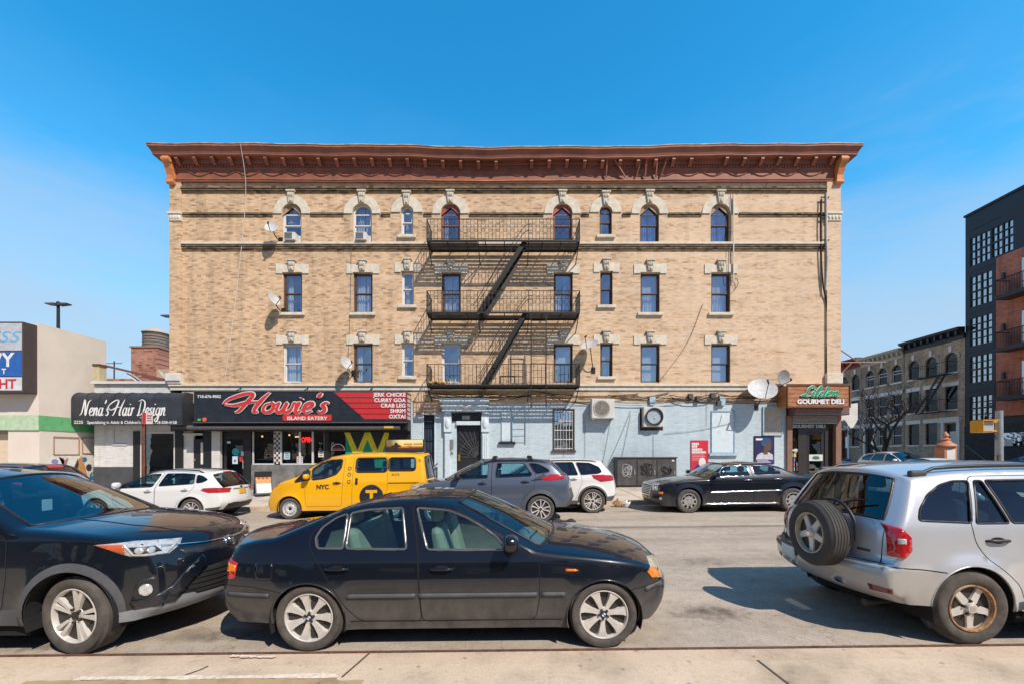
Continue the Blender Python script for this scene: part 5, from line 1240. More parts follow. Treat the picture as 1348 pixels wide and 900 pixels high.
def window(B, r, i, x, w, a, b, poly):
    white = (r, i) in ((0, 0), (0, 1), (0, 2), (1, 2), (2, 0), (2, 2), (2, 3)); red = i in (3, 4)
    fm = M_WINW if white else (M_WINR if red and r == 0 else M_WINB)
    y = FY + .10; top = b + (w / 2 if r == 0 else 0); h = w / 2
    # outer casing follows the opening
    mb = MB(); inn = [(x + (u - x) * (1 - .12 / w), a + .03 + (v - a) * (1 - .08 / (top - a))) for u, v in poly]
    n = len(poly)
    mb.add([(u, y, v) for u, v in poly] + [(u, y, v) for u, v in inn] + [(u, y + .1, v) for u, v in inn], [(k, (k + 1) % n, n + (k + 1) % n, n + k) for k in range(n)] + [(n + k, n + (k + 1) % n, 2 * n + (k + 1) % n, 2 * n + k) for k in range(n)])
    f = B.p('window', mb, fm)
    mid = a + (top - a) * (.5 if r else .47); x0, x1 = x - h + .06, x + h - .06
    def sash(z0, z1, yy, nm):
        q = MB(); t = .045
        q.box(x0, x0 + t, yy, yy + .04, z0, z1); q.box(x1 - t, x1, yy, yy + .04, z0, z1); q.box(x0 + t, x1 - t, yy, yy + .04, z0, z0 + t); q.box(x0 + t, x1 - t, yy, yy + .04, z1 - t, z1)
        B.p('sash', q, fm, f)
        q = MB(); q.add([(x0 + t, yy + .02, z0 + t), (x1 - t, yy + .02, z0 + t), (x1 - t, yy + .02 + rng.uniform(-.016, .016), z1 - t), (x0 + t, yy + .02 + rng.uniform(-.016, .016), z1 - t)], [(0, 1, 2, 3)]); B.p('pane', q, M_PANE, f)
    sash(a + .03, mid, y + .06, 'lower')
    if r == 0:
        sash(mid - .02, b + .02, y + .015, 'upper')
        q = MB(); m_ = 12; rr = h - .04
        q.add([(x, y + .04, b + .0)] + [(x + rr * math.cos(math.pi * k / m_), y + .04, b + rr * math.sin(math.pi * k / m_)) for k in range(m_ + 1)], [(0, k + 1, k + 2) for k in range(m_)]); B.p('fanlight', q, M_PANE, f)
        if w > .7 and i not in (0, 1) or i in (0,):
            for s in (-1, 1):
                pts = [(x + s * h, b - .06), (x + s * h * 1.0, b)] + [(x + s * (h - .005) * math.cos(math.pi / 2 * k / 6), b + (h - .005) * math.sin(math.pi / 2 * k / 6)) for k in range(7)] + [(x, b + h * .72)]
                q = MB(); q.prism(pts[::s], 'xz', y - .05, y - .015); B.p('arch_board', q, M_WINR if red else M_WINT, f)
    else: sash(mid - .02, b - .04, y + .015, 'upper')
    # dressing behind the glass
    style = [[2, 1, 6, 3, 0, 4, 5, 5], [3, 1, 6, 1, 7, 0, 6, 6], [1, 3, 4, 0, 4, 8, 9, 9]][r][i]
    def cur(u0, u1, z0, z1, m, nm='curtain', amp=.035, fr=7):
        q = MB(); q.grid(lambda s, t: (x0 + (x1 - x0) * (u0 + (u1 - u0) * s), FY + .36 + amp * math.sin(s * (u1 - u0) * fr * 6.28 + t), z0 + (z1 - z0) * t), 26, 5); B.p(nm, q, m, f, smooth=80)
    zt = top - .05
    if style == 1: cur(0, .52, a + .05, zt, M_CURT); cur(.56, 1, a + .05, zt, M_CURT)
    elif style == 2: cur(0, 1, mid + .1, zt, M_SHADE, 'shade', 0)
    elif style == 3: cur(.0, .3, a + .05, zt, M_CURT); cur(.72, 1, a + .05, zt, M_CURTB)
    elif style == 4: cur(0, 1, mid, zt, M_SHADE, 'shade', 0); cur(0, .25, a, mid, M_CURT); cur(.75, 1, a, mid, M_CURT)
    elif style == 5: cur(0, .45, a + .05, zt, M_CURTP); cur(.6, 1, a + .05, zt, M_CURTP)
    elif style == 6: cur(0, 1, mid - .02, zt, M_SHADE, 'shade', .004, 3); cur(.1, .9, a + .05, mid, M_CURT)
    elif style == 7: cur(0, .4, a + .05, mid, M_CURT); cur(.55, 1, a + .05, zt, M_CURTB)
    elif style == 8: cur(0, 1, mid - .02, zt, M_SHADE, 'shade', 0); cur(.3, .7, a + .05, mid, M_CURTB)
    elif style == 9: cur(0, 1, a + .05, zt, M_SHADE, 'shade', .005, 2)
    # stone dressings
    if r == 0:
        R0, R1 = h + .02, (.83 if w > .7 else .72); n = 16
        arc = [(x + R1 * math.cos(math.pi * k / n), b + R1 * math.sin(math.pi * k / n)) for k in range(n + 1)] + [(x + R0 * math.cos(math.pi * k / n), b + R0 * math.sin(math.pi * k / n)) for k in range(n, -1, -1)]
        vs = [(u, FY - .05, v) for u, v in arc] + [(u, FY + .02, v) for u, v in arc]; m = n + 1
        q = MB(); q.add(vs, [(k, k + 1, 2 * m - 2 - k, 2 * m - 1 - k) for k in range(n)] + [(k, (k + 1) % (2 * m), 2 * m + (k + 1) % (2 * m), 2 * m + k) for k in range(2 * m)])
        B.p('stone_arch', q, M_STONE, f); kz0, kz1 = b + h + .03, b + R1 + .14
    else:
        e = w / 2 + .31
        q = MB(); q.prism([(x - e, b - .02), (x - w / 2 - .02, b - .02), (x - w / 2 - .02, b + .03), (x + w / 2 + .02, b + .03), (x + w / 2 + .02, b - .02), (x + e, b - .02), (x + e, b + .40), (x - e, b + .40)], 'xz', FY - .045, FY + .03); B.p('lintel', q, M_STONE, f, bevel=.008)
        kz0, kz1 = b + .10, b + .54
    q = MB(); q.prism([(x - .10, kz0), (x + .10, kz0), (x + .17, kz1), (x - .17, kz1)], 'xz', FY - .13, FY); q.box(x - .20, x + .20, FY - .17, FY, kz1 - .02, kz1 + .05)
    for k in range(3): q.ball((x - .07 + .07 * k, FY - .14, kz1 - .16), .05, 8, 6, (.8, .7, 2.)); 
    q.ball((x, FY - .14, kz0 + .09), .06, 8, 6, (1, .6, 1.3)); B.p('keystone', q, mat('carved_keystone', (.56, .51, .41), .9, var=.3, scale=12), f)
    if r == 1 or (r == 0 and w < .7) or (r == 2 and w < .7):
        q = MB(); q.box(x - w / 2 - .14, x + w / 2 + .14, FY - .11, FY + .12, a - .13, a - .002); B.p('window_sill', q, M_STONE, f, bevel=.012)
def cornice(B):
    prof = [(0, 14.08), (.10, 14.08), (.12, 14.17), (.06, 14.22), (.06, 14.64), (.10, 14.67), (.10, 14.84), (.17, 14.86), (.18, 15.03), (.42, 15.03), (.45, 15.07), (.50, 15.20), (.58, 15.33), (.60, 15.36), (.60, 15.43), (-.1, 15.47)]
    def rows(pf):
        out = []
        for kind, x in [('L', 0)] + [('f', k / 60) for k in range(61)] + [('R', 0)]:
            row = []
            for o, z in pf:
                if kind == 'L': row.append((XL - o, FY + 16, z))
                elif kind == 'R': row.append((XR + o, FY + 16, z))
                else:
                    xx = XL - o + (XR - XL + 2 * o) * x; row.append((xx, FY - o, z + sagz(xx, o)))
            out.append(row)
        return out
    def sweep(pf, nm, m, par=None):
        rs = rows(pf); k = len(pf); mb = MB(); mb.add([p for r in rs for p in r], [(i * k + j, (i + 1) * k + j, (i + 1) * k + j + 1, i * k + j + 1) for i in range(len(rs) - 1) for j in range(k - 1)])
        return B.p(nm, mb, m, par)
    c = sweep(prof, 'cornice', M_CORN)
    sweep([(.603, 15.34), (.625, 15.36), (.60, 15.385)], 'crown_lip', M_CORNO, c); sweep([(.445, 15.04), (.475, 15.065), (.46, 15.10)], 'soffit_lip', M_CORN, c)
    sweep([(.12, 14.165), (.145, 14.18), (.125, 14.20)], 'frieze_lip', M_CORNO, c); sweep([(.58, 15.435), (.62, 15.44), (.62, 15.475), (.5, 15.485)], 'roof_flashing', mat('grey_flashing', (.38, .36, .33), .7, var=.5, scale=2), c)
    mb = MB(); x = XL + .2
    while x < XR - .2:
        mb.box(x, x + .075, FY - .155, FY - .098, 14.72 + sagz(x, .12), 14.82 + sagz(x, .12)); x += .13
    o = B.p('dentils', mb, M_CORN, c); o['kind'] = 'stuff'
    n = 38
    for k in range(n):
        x = XL + .55 + (XR - XL - 1.1) * k / (n - 1)
        if k in (19, 30): continue
        mb = MB(); s = sagz(x, .3); mb.prism([(FY - .17, 15.0 + s), (FY - .42, 15.0 + s), (FY - .43, 14.93 + s), (FY - .30, 14.84 + s), (FY - .17, 14.76 + s)], 'yz', x - .07, x + .07); B.p('bracket', mb, M_CORN, c)
    mb = MB(); w = (XR - XL - 1.6) / 26
    for k in range(26):
        x0 = XL + .8 + w * k
        pts = [(x0 + w * t / 10, FY - .075, 14.58 - .22 * math.sin(math.pi * t / 10)) for t in range(11)]; mb.tube(pts, .022, 5); mb.ball((x0, FY - .07, 14.58), .045, 8, 6)
    o = B.p('frieze_swags', mb, mat('red_brown_swag_paint', (.30, .10, .055), .6), c, smooth=60)  # swags in plain red-brown paint
    for x in (XL + .13, XR - .13):
        mb = MB(); pts = [(FY - .50, 14.98), (FY - .52, 14.78), (FY - .38, 14.62), (FY - .24, 14.3), (FY - .22, 14.05), (FY - .10, 13.92), (FY, 14.0), (FY, 14.98)]; mb.prism(pts, 'yz', x - .14, x + .14)
        for yy, zz, rr in ((FY - .44, 14.86, .11), (FY - .17, 14.02, .09)): mb.lathe([(0, -.17), (rr, -.17), (rr, .17), (0, .17)], 14, (x, yy, zz), 'x')
        B.p('corner_console', mb, M_CORNO, c)
    for a, b in ((797, 797), (803, 822), (842, 836), (848, 848), (862, 862), (875, 868)):
        mb = MB(); mb.bar((X(a), FY - .40, 15.06), (X(b), FY - .14, 14.25), .06, .05); B.p('cornice_brace', mb, M_CORN, c)
    mb = MB(); r = random.Random(5)
    for k in range(22):
        x = X(625) + r.uniform(-1.2, 1.5) if k < 14 else X(800) + r.uniform(-.5, 1.5); mb.box(x, x + r.uniform(.1, .5), FY - .45, FY - .2, 15.2, 15.33 + r.uniform(0, .1))
    B.p('torn_roofing', mb, mat('torn_roofing_felt', (.06, .06, .065), .9, var=.6), c)
# ---------------------------------------------------------------- ground floor, shopfronts and what hangs on the facade
M_SHOPG = glass('shop_glass', (.55, .6, .62), .10, wob=.12); M_DOORD = mat('dark_door_paint', (.02, .02, .022), .4)
M_BLUEP = mat('blue_wall_paint', (.60, .70, .74), .7, var=.1); M_BLUED = mat('blue_trim_paint', (.36, .50, .60), .7, var=.2)
M_GREYST = mat('grey_stone_cladding', (.17, .175, .17), .7, var=.35, scale=2.5)
M_OFFW = mat('off_white_paint', (.62, .61, .57), .75, var=.12, scale=3)
M_REDS = mat('red_sign_vinyl', (.52, .03, .03), .45, var=.08)
M_NAVYS = mat('black_sign_vinyl', (.018, .022, .03), .4, var=.3, scale=3)
def ground_floor(B):
    # openings of the blue part: narrow barred window, door bay, barred window, fan window, deli bay is separate
    nb = rect(X(558), X(572), Z(613) - .05, Z(540)); dr = rect(X(601), X(633), .1, Z(542)); bw = rect(X(729), X(755), Z(592), Z(539)); fw = rect(X(842), X(873), Z(566), Z(537))
    B.p('painted_wall', wall_holes(rect(X(541), X(1035), .0, 4.077), [nb, dr, bw, fw], FY, .24), M_BLUEW)
    for x0, z0, z1 in ((X(541), 3.6, 4.07),):
        mb = MB(); mb.box(X(545), X(582), FY - .004, FY + .05, 3.55, 4.3); B.p('bare_brick_patch', mb, M_BRICK)
    # iron window bars
    for (a, b, c, d, n, m) in ((X(558), X(572), Z(613), Z(540), 3, M_IRON), (X(729), X(755), Z(592), Z(539), 6, M_OFFW)):
        mb = MB(); mb.box(a, b, FY + .12, FY + .13, c, d); w = B.p('window', mb, M_PANE if m is M_OFFW else M_ROOM)
        if m is M_OFFW:
            mb = MB(); mb.box(a, b, FY + .3, FY + .31, c, d); B.p('curtain', mb, M_SHADE, w)
        mb = MB()
        for k in range(n + 1): x = a + .05 + (b - a - .1) * k / n; mb.tube([(x, FY + .03, c + .02), (x, FY + .03, d - .02)], .013, 6)
        for k in range(5): z = c + .08 + (d - c - .16) * k / 4; mb.bar((a + .02, FY + .03, z), (b - .02, FY + .03, z), .02, .035)
        B.p('window_bars', mb, m, w)
        mb = MB(); t = .05; mb.box(a - t, a, FY - .02, FY + .1, c, d); mb.box(b, b + t, FY - .02, FY + .1, c, d); mb.box(a - t, b + t, FY - .025, FY + .1, d, d + t); mb.box(a - .1, b + .1, FY - .08, FY + .1, c - .09, c); B.p('frame', mb, M_BLUEP if m is M_IRON else M_WINB, w)
    # blocked-up windows
    for a, b, c, d, nm in ((X(661), X(674), Z(580), Z(541), 0), (X(937), X(966), Z(595), Z(541), 1)):
        mb = MB(); t = .03; mb.box(a, b, FY - .015, FY + .02, c, d); w = B.p('blocked_window', mb, M_BLUEP)
        mb = MB(); mb.box(a - t, a, FY - .05, FY, c, d); mb.box(b, b + t, FY - .05, FY, c, d); mb.box(a - t, b + t, FY - .055, FY, d, d + t); B.p('frame', mb, M_BLUED, w)
        mb = MB(); mb.box(a - .15, b + .15, FY - .12, FY, c - .14, c - .03); B.p('window_sill', mb, M_BLACKF if nm == 0 else M_BLUED, w)
    # entrance with pilasters, entablature, transom and sunburst door
    mb = MB(); mb.box(X(580), X(644), FY - .30, FY, Z(530), Z(524)); mb.box(X(583), X(641), FY - .22, FY, Z(541), Z(530)); mb.box(X(581), X(643), FY - .26, FY, Z(536), Z(533)); mb.box(X(601), X(633), FY - .12, FY + .2, Z(559), Z(554)); e = B.p('entrance_surround', mb, M_BLUEP, bevel=.012)
    for a, b in ((586, 594), (635, 643)):
        mb = MB(); mb.box(X(a), X(b), FY - .14, FY, .2, Z(541)); mb.box(X(a) - .03, X(b) + .03, FY - .2, FY, Z(568), Z(546)); mb.box(X(a) - .03, X(b) + .03, FY - .18, FY, .2, .7)
        for k in range(3): mb.box(X(a) + .03 + .085 * k, X(a) + .07 + .085 * k, FY - .16, FY, .75, Z(572))
        mb.ball(((X(a) + X(b)) / 2, FY - .2, Z(557)), .12, 10, 8, (1, .6, 2.)); B.p('entrance_pilaster', mb, M_BLUEP, e)
    mb = MB(); mb.box(X(595), X(634), FY - .03, FY + .05, Z(554), Z(543)); t = B.p('transom_panel', mb, M_BLACKF)
    B.p('house_number', (lambda m: [m.box(X(609.2 + 2.4 * k), X(609.2 + 2.4 * k) + .06, FY - .038, FY - .035, Z(551.5), Z(547)) for k in range(4)] and m)(MB()), mat('pale_number', (.42, .40, .34), .6), t)
    B.p('number_plate', (lambda q: q.box(X(608), X(619), FY - .034, FY - .031, Z(552.5), Z(546)))(MB()), mat('number_plate_grey', (.10, .11, .10), .5), t)
    mb = MB(); mb.box(X(602.2), X(632), FY + .12, FY + .18, .2, Z(560)); d = B.p('door', mb, M_DOORD)
    mb = MB(); cx, cz = X(629), Z(601)
    for k in range(11):
        a = math.pi / 2 + math.pi / 2 * k / 10; L_ = 1.35 / max(.8, abs(math.sin(a)) * 1.05, abs(math.cos(a)) * 1.05) * .95
        q = (max(X(604), cx + L_ * math.cos(a)), FY + .10, min(Z(562), cz + L_ * math.sin(a))); mb.bar((cx, FY + .10, cz), q, .022, .03, (0, 1, 0))
    for rr in (.45, .85): mb.tube([(cx + rr * math.cos(math.pi / 2 + math.pi / 2 * k / 12), FY + .10, cz + rr * math.sin(math.pi / 2 + math.pi / 2 * k / 12)) for k in range(13)], .014, 5)
    B.p('sunburst_grille', mb, mat('grey_iron_grille', (.12, .12, .12), .5, .4), d)
    mb = MB(); mb.box(X(603), X(605.5), FY + .07, FY + .12, 1.45, 1.75); B.p('door_handle', mb, mat('brass', (.55, .36, .08), .35, .7), d)
    mb = MB(); mb.box(X(593.5), X(597.5), FY - .20, FY - .14, Z(591), Z(578)); mb.box(X(594), X(597), FY - .18, FY - .14, Z(598), Z(594)); B.p('intercom', mb, mat('dull_steel', (.35, .35, .34), .4, .6), e)
    mb = MB(); mb.box(X(611), X(617), FY - .34, FY - .22, Z(538), Z(533)); B.p('porch_light', mb, M_OFFW, e, bevel=.02)
    mb = MB(); mb.box(X(597), X(640), FY - .5, FY + .2, .1, .40); B.p('door_step', mb, M_CONCF)
    mb = MB(); mb.box(X(842), X(873), FY + .1, FY + .12, Z(566), Z(537)); B.p('boarded_window', mb, M_WINB)
    mb = MB(); mb.box(X(1005), X(1028), FY - .05, FY + .01, Z(571), Z(536)); p = B.p('wall_panel', mb, mat('beige_board', (.45, .42, .34), .7))
    mb = MB(); a, b, c, d = X(1005), X(1028), Z(571), Z(536); t = .05
    mb.box(a - t, a, FY - .07, FY, c - t, d + t); mb.box(b, b + t, FY - .07, FY, c - t, d + t); mb.box(a, b, FY - .07, FY, d, d + t); mb.box(a, b, FY - .07, FY, c - t, c); B.p('panel_frame', mb, M_BLUED, p)
    mb = MB()
    for x in (X(858), X(950)): mb.prism([(x - .10, Z(533)), (x + .10, Z(533)), (x + .14, Z(522)), (x - .14, Z(522))], 'xz', FY - .12, FY)
    B.p('ground_keystone', mb, M_BLUED)
    mb = MB(); mb.tube([(X(936), FY - .05, Z(598) - .02), (X(969), FY - .05, Z(598) - .02)], .03, 6); B.p('sill_bar', mb, M_BLUED)
    restaurant(B); deli(B)

def restaurant(B):
    a, b = X(240), X(541); y = FY + .03
    mb = MB(); mb.box(a, b, FY - .55, FY + .1, 2.80, 3.2); mb.box(a, b, FY - .62, FY - .55, 2.86, 2.98); sf = B.p('restaurant_shopfront', mb, M_BLACKF)
    mb = MB(); mb.box(XL, a, FY - .02, FY + .1, 2.80, 4.08); mb.box(a, b, FY - .0, FY + .1, 3.2, 4.08); B.p('shop_fascia', mb, M_BLACKF, sf)
    mb = MB(); mb.lathe([(0, X(262)), (.10, X(262)), (.10, X(532)), (0, X(532))], 16, (0, FY - .66, 2.93), 'x'); B.p('shutter_roll', mb, mat('dusty_shutter', (.10, .095, .09), .6), sf, smooth=40)
    mb = MB(); mb.box(X(512), X(524), FY - .775, FY - .76, 2.90, 2.99); B.p('shutter_label', mb, mat('yellow_label', (.6, .42, .04), .6), sf)
    for px0, px1, mm in ((268, 279, M_BLACKF), (279, 290, M_OFFW), (322, 331, M_BLACKF), (427, 433, M_BLACKF), (512, 541, M_BLACKF)):
        mb = MB(); mb.box(X(px0), X(px1), y - .06, y + .1, .1, 2.8); B.p('shop_pier', mb, mm, sf)
    mb = MB()
    for k in range(13):
        for j in range(3):
            if (k + j) % 2 == 0: mb.box(X(361) + j * .09, X(361) + (j + 1) * .09, y - .035, y - .03, 1.32 + k * .11, 1.32 + (k + 1) * .11)
    ck = MB(); ck.box(X(361), X(369), y - .03, y + .1, 1.32, 2.8); p = B.p('checkered_pier', ck, M_OFFW, sf); B.p('checks', mb, M_REDS if False else M_WINB, sf)
    mb = MB(); mb.box(X(331), X(455), y - .05, y + .1, .1, 1.28); B.p('stone_base', mb, M_GREYST, sf)
    mb = MB(); mb.box(X(455), X(512), y - .0, y + .1, .1, 2.78); B.p('flag_board', mb, M_BLACKF, sf)
    for px0, px1 in ((332, 361), (369, 394), (394, 411), (411, 427), (433, 455)):
        z0 = 1.32 if px0 < 430 else 1.1
        q = MB(); q.add([(X(px0), y + .02, z0), (X(px1), y + .02, z0), (X(px1), y + .02, 2.78), (X(px0), y + .02, 2.78)], [(0, 1, 2, 3)]); g = B.p('shop_window', q, M_SHOPG)
        q = MB(); t = .05; wm = M_OFFW if px0 < 430 else M_BLACKF
        q.box(X(px0), X(px0) + t, y - .02, y + .05, z0, 2.78); q.box(X(px1) - t * .6, X(px1), y - .02, y + .05, z0, 2.78); q.box(X(px0), X(px1), y - .025, y + .05, z0 - .05, z0 + .02); B.p('frame', q, wm, g)
    for n_, (px, py, w, h, m) in enumerate(((373, 594, 8, 10, mat('pale_blue_paper', (.45, .6, .68), .6)), (390, 600, 8, 9, mat('lilac_paper', (.55, .5, .58), .6)), (418.5, 593, 7, 8, mat('paper_notice', (.7, .66, .64), .6)))):
        q = MB(); q.box(X(px), X(px + w), y + .008, y + .015, Z(py + h), Z(py)); B.p('paper_notice', q, m, sf)
        q = MB()
        for k in range(3): q.box(X(px) + .05, X(px + w) - .05, y + .005, y + .0075, Z(py + h) + .06 + k * .09, Z(py + h) + .09 + k * .09)
        B.p('notice_lines', q, M_BLACK, sf)
    q = text_mb('OPEN', .30, X(396.5), y + .0, Z(581), bold=.012, width=.5); B.p('neon_open', q, emit('red_neon', (1., .03, .03), 1.6), sf)
    q = MB(); arc = [(X(444.5) + .32 * math.cos(math.pi * k / 16), Z(592) + .30 * math.sin(math.pi * k / 16)) for k in range(17)]; q.prism(arc, 'xz', y - .0, y + .015); B.p('window_badge', q, M_WHITE, sf)
    q = MB(); arc = [(X(444.5) + .27 * math.cos(math.pi * k / 16), Z(591.5) + .25 * math.sin(math.pi * k / 16)) for k in range(17)]; q.prism(arc, 'xz', y - .008, y - .001); B.p('badge_field', q, M_BLACKF, sf)
    q = MB(); q.prism([(X(439), Z(591)), (X(450), Z(591)), (X(450), Z(588.5)), (X(439), Z(588.5))], 'xz', y - .014, y - .009); B.p('badge_band', q, M_REDS, sf)
    # door
    q = MB(); x0, x1 = X(292), X(321); t = .13
    q.box(x0, x0 + t, y + .1, y + .15, .2, 2.62); q.box(x1 - t, x1, y + .1, y + .15, .2, 2.62); q.box(x0 + t, x1 - t, y + .1, y + .15, .2, .5); q.box(x0 + t, x1 - t, y + .1, y + .15, 2.45, 2.62); q.box(x0, x1, y + .1, y + .13, 2.62, 2.8); d = B.p('door', q, M_DOORD)
    q = MB(); q.box(x0 + t, x1 - t, y + .12, y + .13, .5, 2.45); B.p('door_glass', q, M_SHOPG, d)
    q = MB(); q.prism(ellipse(X(308), Z(594), .17, .17, 20), 'xz', y + .09, y + .098); B.p('door_sticker', q, mat('teal_sticker', (.03, .42, .40), .5), d)
    q = MB(); q.box(X(303.5), X(310.5), y + .09, y + .098, Z(610), Z(600)); B.p('door_sticker', q, mat('pale_sticker', (.6, .68, .72), .5), d)
    q = MB(); q.prism(ellipse(X(307), Z(606), .06, .06, 12), 'xz', y + .084, y + .089); B.p('sticker_symbol', q, mat('blue_symbol', (.05, .2, .5), .5), d)
    q = MB(); q.box(X(313), X(317), y + .09, y + .098, Z(607), Z(601)); B.p('door_sticker', q, M_REDS, d)
    q = MB(); q.box(X(315), X(318.5), y + .09, y + .098, Z(599), Z(593.5)); B.p('door_sticker', q, M_WHITE, d)
    q = MB(); q.box(X(296.5), X(301), y + .09, y + .098, Z(583), Z(580)); B.p('door_sticker', q, M_WHITE, d)
    q = MB(); q.tube([(x1 - .1, y + .06, 1.1), (x1 - .1, y + .06, 1.5)], .02, 8); B.p('door_handle', q, M_STEEL, d)
    # inside: back wall, counter, warm pendant bulbs
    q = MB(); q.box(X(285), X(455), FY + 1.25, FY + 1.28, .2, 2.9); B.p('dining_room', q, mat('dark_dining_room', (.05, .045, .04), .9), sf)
    q = MB(); q.box(X(376), X(450), FY + .5, FY + .9, .2, 1.75); B.p('counter', q, mat('black_counter', (.012, .012, .013), .5), sf)
    for px in (337.5, 355, 374, 383, 386, 301, 312): q = MB(); q.ball((X(px), FY + .45, Z(572.5) + rng.uniform(-.06, .04)), .045, 8, 6); B.p('pendant_bulb', q, emit('warm_bulb', (1., .55, .2), 2.5), sf)
    q = MB(); q.box(X(402), X(409), FY + .3, FY + .34, 1.75, 2.5); B.p('poster_inside', q, mat('dim_poster', (.18, .14, .1), .7), sf)
    # recess beside the salon with a white wall and dark door
    q = MB(); q.box(X(241), X(254), y, y + .1, 1.0, 2.8); B.p('white_recess', q, M_OFFW, sf); q = MB(); q.box(X(241), X(254), y - .01, y + .1, .1, 1.0); B.p('recess_base', q, M_BLACKF, sf)
    q = MB(); q.box(X(240), X(267), y - .05, y + .1, 2.62, 2.72); B.p('white_moulding', q, M_OFFW, sf)
    q = MB(); q.box(X(254), X(267), y + .02, y + .1, .2, 2.45); d = B.p('door', q, M_DOORD); q = MB(); q.box(X(263.5), X(266.5), y - .0, y + .018, 1.3, 2.3); B.p('door_glass', q, M_SHADE, d)
    q = MB(); q.ball((X(255.5), y + .0, 1.5), .05, 8, 6); B.p('door_handle', q, mat('brass', (.55, .36, .08), .35, .7), d)
    # black surround on the far left pier
    # flag
    F = MB(); fx0, fx1, fz0, fz1 = X(455), X(512), 1.15, 2.76; fy = y - .03
    F.box(fx0, fx1, fy, fy + .02, fz0, fz1); fl = one('flag_banner', F, mat('flag_green', (.0, .28, .13), .7), 'green, black and yellow zigzag flag banner in the restaurant window', 'flag', loc=(0, 0, 0))
    def chev(pts, m, nm, dy): q = MB(); q.add([(u, fy - dy, v) for u, v in pts], [tuple(range(len(pts)))]); q.build(nm, m, fl)
    xs = [X(p) for p in (457, 470.5, 484, 497, 510)]; zt, zb = Z(568.6), Z(601)
    w = .13
    for i in (0, 2): chev([(xs[i] + .05, zt), (xs[i + 2] - .05, zt), (xs[i + 1], zb + .35)], M_BLACK, 'black_triangle', .004)
    for i in range(4):
        p, q_ = ((xs[i], zt), (xs[i + 1], zb)) if i % 2 == 0 else ((xs[i], zb), (xs[i + 1], zt)); chev([(p[0] - w, p[1]), (p[0] + w, p[1]), (q_[0] + w, q_[1]), (q_[0] - w, q_[1])], mat('flag_yellow', (.70, .60, .02), .6), 'yellow_bar', .008 + i * .001)

def restaurant_sign():
    s = 30.2; Y0 = 560 / s; U = lambda px: (px - 674) / s; V = lambda py: 1.8 + (596 - py) / s
    T = Thing('shop_sign', 'long black restaurant sign with red script lettering and a red striped menu end', 'sign', (U(395), Y0, V(555)))
    x0, x1, z0, z1 = U(255), U(535), V(554.5), V(515)
    mb = MB(); mb.box(x0, x1, Y0, FY - .01, z0, z1); T.p('sign_box', mb, M_NAVYS, bevel=.01)
    q = MB(); e = .05
    q.box(x0 - .02, x1 + .02, Y0 - .02, Y0 + .05, z1, z1 + .05); q.box(x0 - .02, x1 + .02, Y0 - .02, Y0 + .05, z0 - .05, z0); T.p('sign_frame', q, M_GREYP)
    y = Y0 - .006
    q = MB(); q.add([(U(440), y, z1 - .02), (x1, y, z1 - .02), (x1, y, z0 + .12), (U(480), y, z0 + .12)], [(0, 1, 2, 3)]); T.p('red_panel', q, M_REDS)
    for py in (522.8, 529.8, 537, 544.3): q = MB(); q.box(U(440) + .2, x1, y - .004, y - .002, V(py) - .015, V(py) + .015); T.p('dark_stripe', q, M_NAVYS)
    for py, t in ((521.3, 'JERK CHICKE'), (528.5, 'CURRY GOA'), (535.6, 'CRAB LEG'), (542.6, 'SHRIM'), (550.0, 'OXTAI')):
        T.p('menu_line', text_mb(t, .235, x1 - .03, y - .008, V(py), align='RIGHT', bold=.006, sp=1.02), M_WHITE)
    for gr, m, dy, dx in ((.10, M_BLACK, .0, .05), (.075, M_WHITE, .028, 0), (.0, mat('bright_red_script', (.62, .035, .03), .45), .056, 0)):
        T.p('script_lettering', script_mb("Howie's", .86, U(309) + dx, y - dy, V(542.5) - dx, .15, .28, width=4.0, grow=gr), m)
    q = MB(); q.prism(roundpoly(rect(U(373), U(437), V(553.5), V(545)), .08), 'xz', y - .05, y); T.p('name_plate', q, M_REDS)
    T.p('plate_lettering', text_mb('ISLAND EATERY', .2, U(405), y - .054, V(552), align='CENTER', bold=.004, width=1.75), M_WHITE)
    T.p('phone_number', text_mb('718-676-9002', .17, U(260), y - .003, V(523), bold=.004, width=1.02), M_WHITE)
    q = MB(); q.box(U(260.5), U(264.5), y - .01, y, V(553), V(550.5)); T.p('small_icon', q, mat('icon_green', (.1, .45, .08), .5)); q = MB(); q.prism(ellipse(U(269.5), V(551.5), .1, .09, 14), 'xz', y - .012, y); T.p('small_icon', q, mat('icon_orange', (.7, .12, .05), .5))
    for k in range(6): q = MB(); q.box(x1 + .002, x1 + .012, Y0 + .15, Y0 + .7, z0 + .12 + k * .19, z0 + .26 + k * .19); T.p('end_label', q, mat('pink_label', (.6, .45, .45), .6))
    for px in (300, 392, 480): q = MB(); q.bar((U(px), Y0 + .3, z1), (U(px) + .1, FY - .02, z1 + .32), .03, .03); T.p('sign_stay', q, M_IRON)

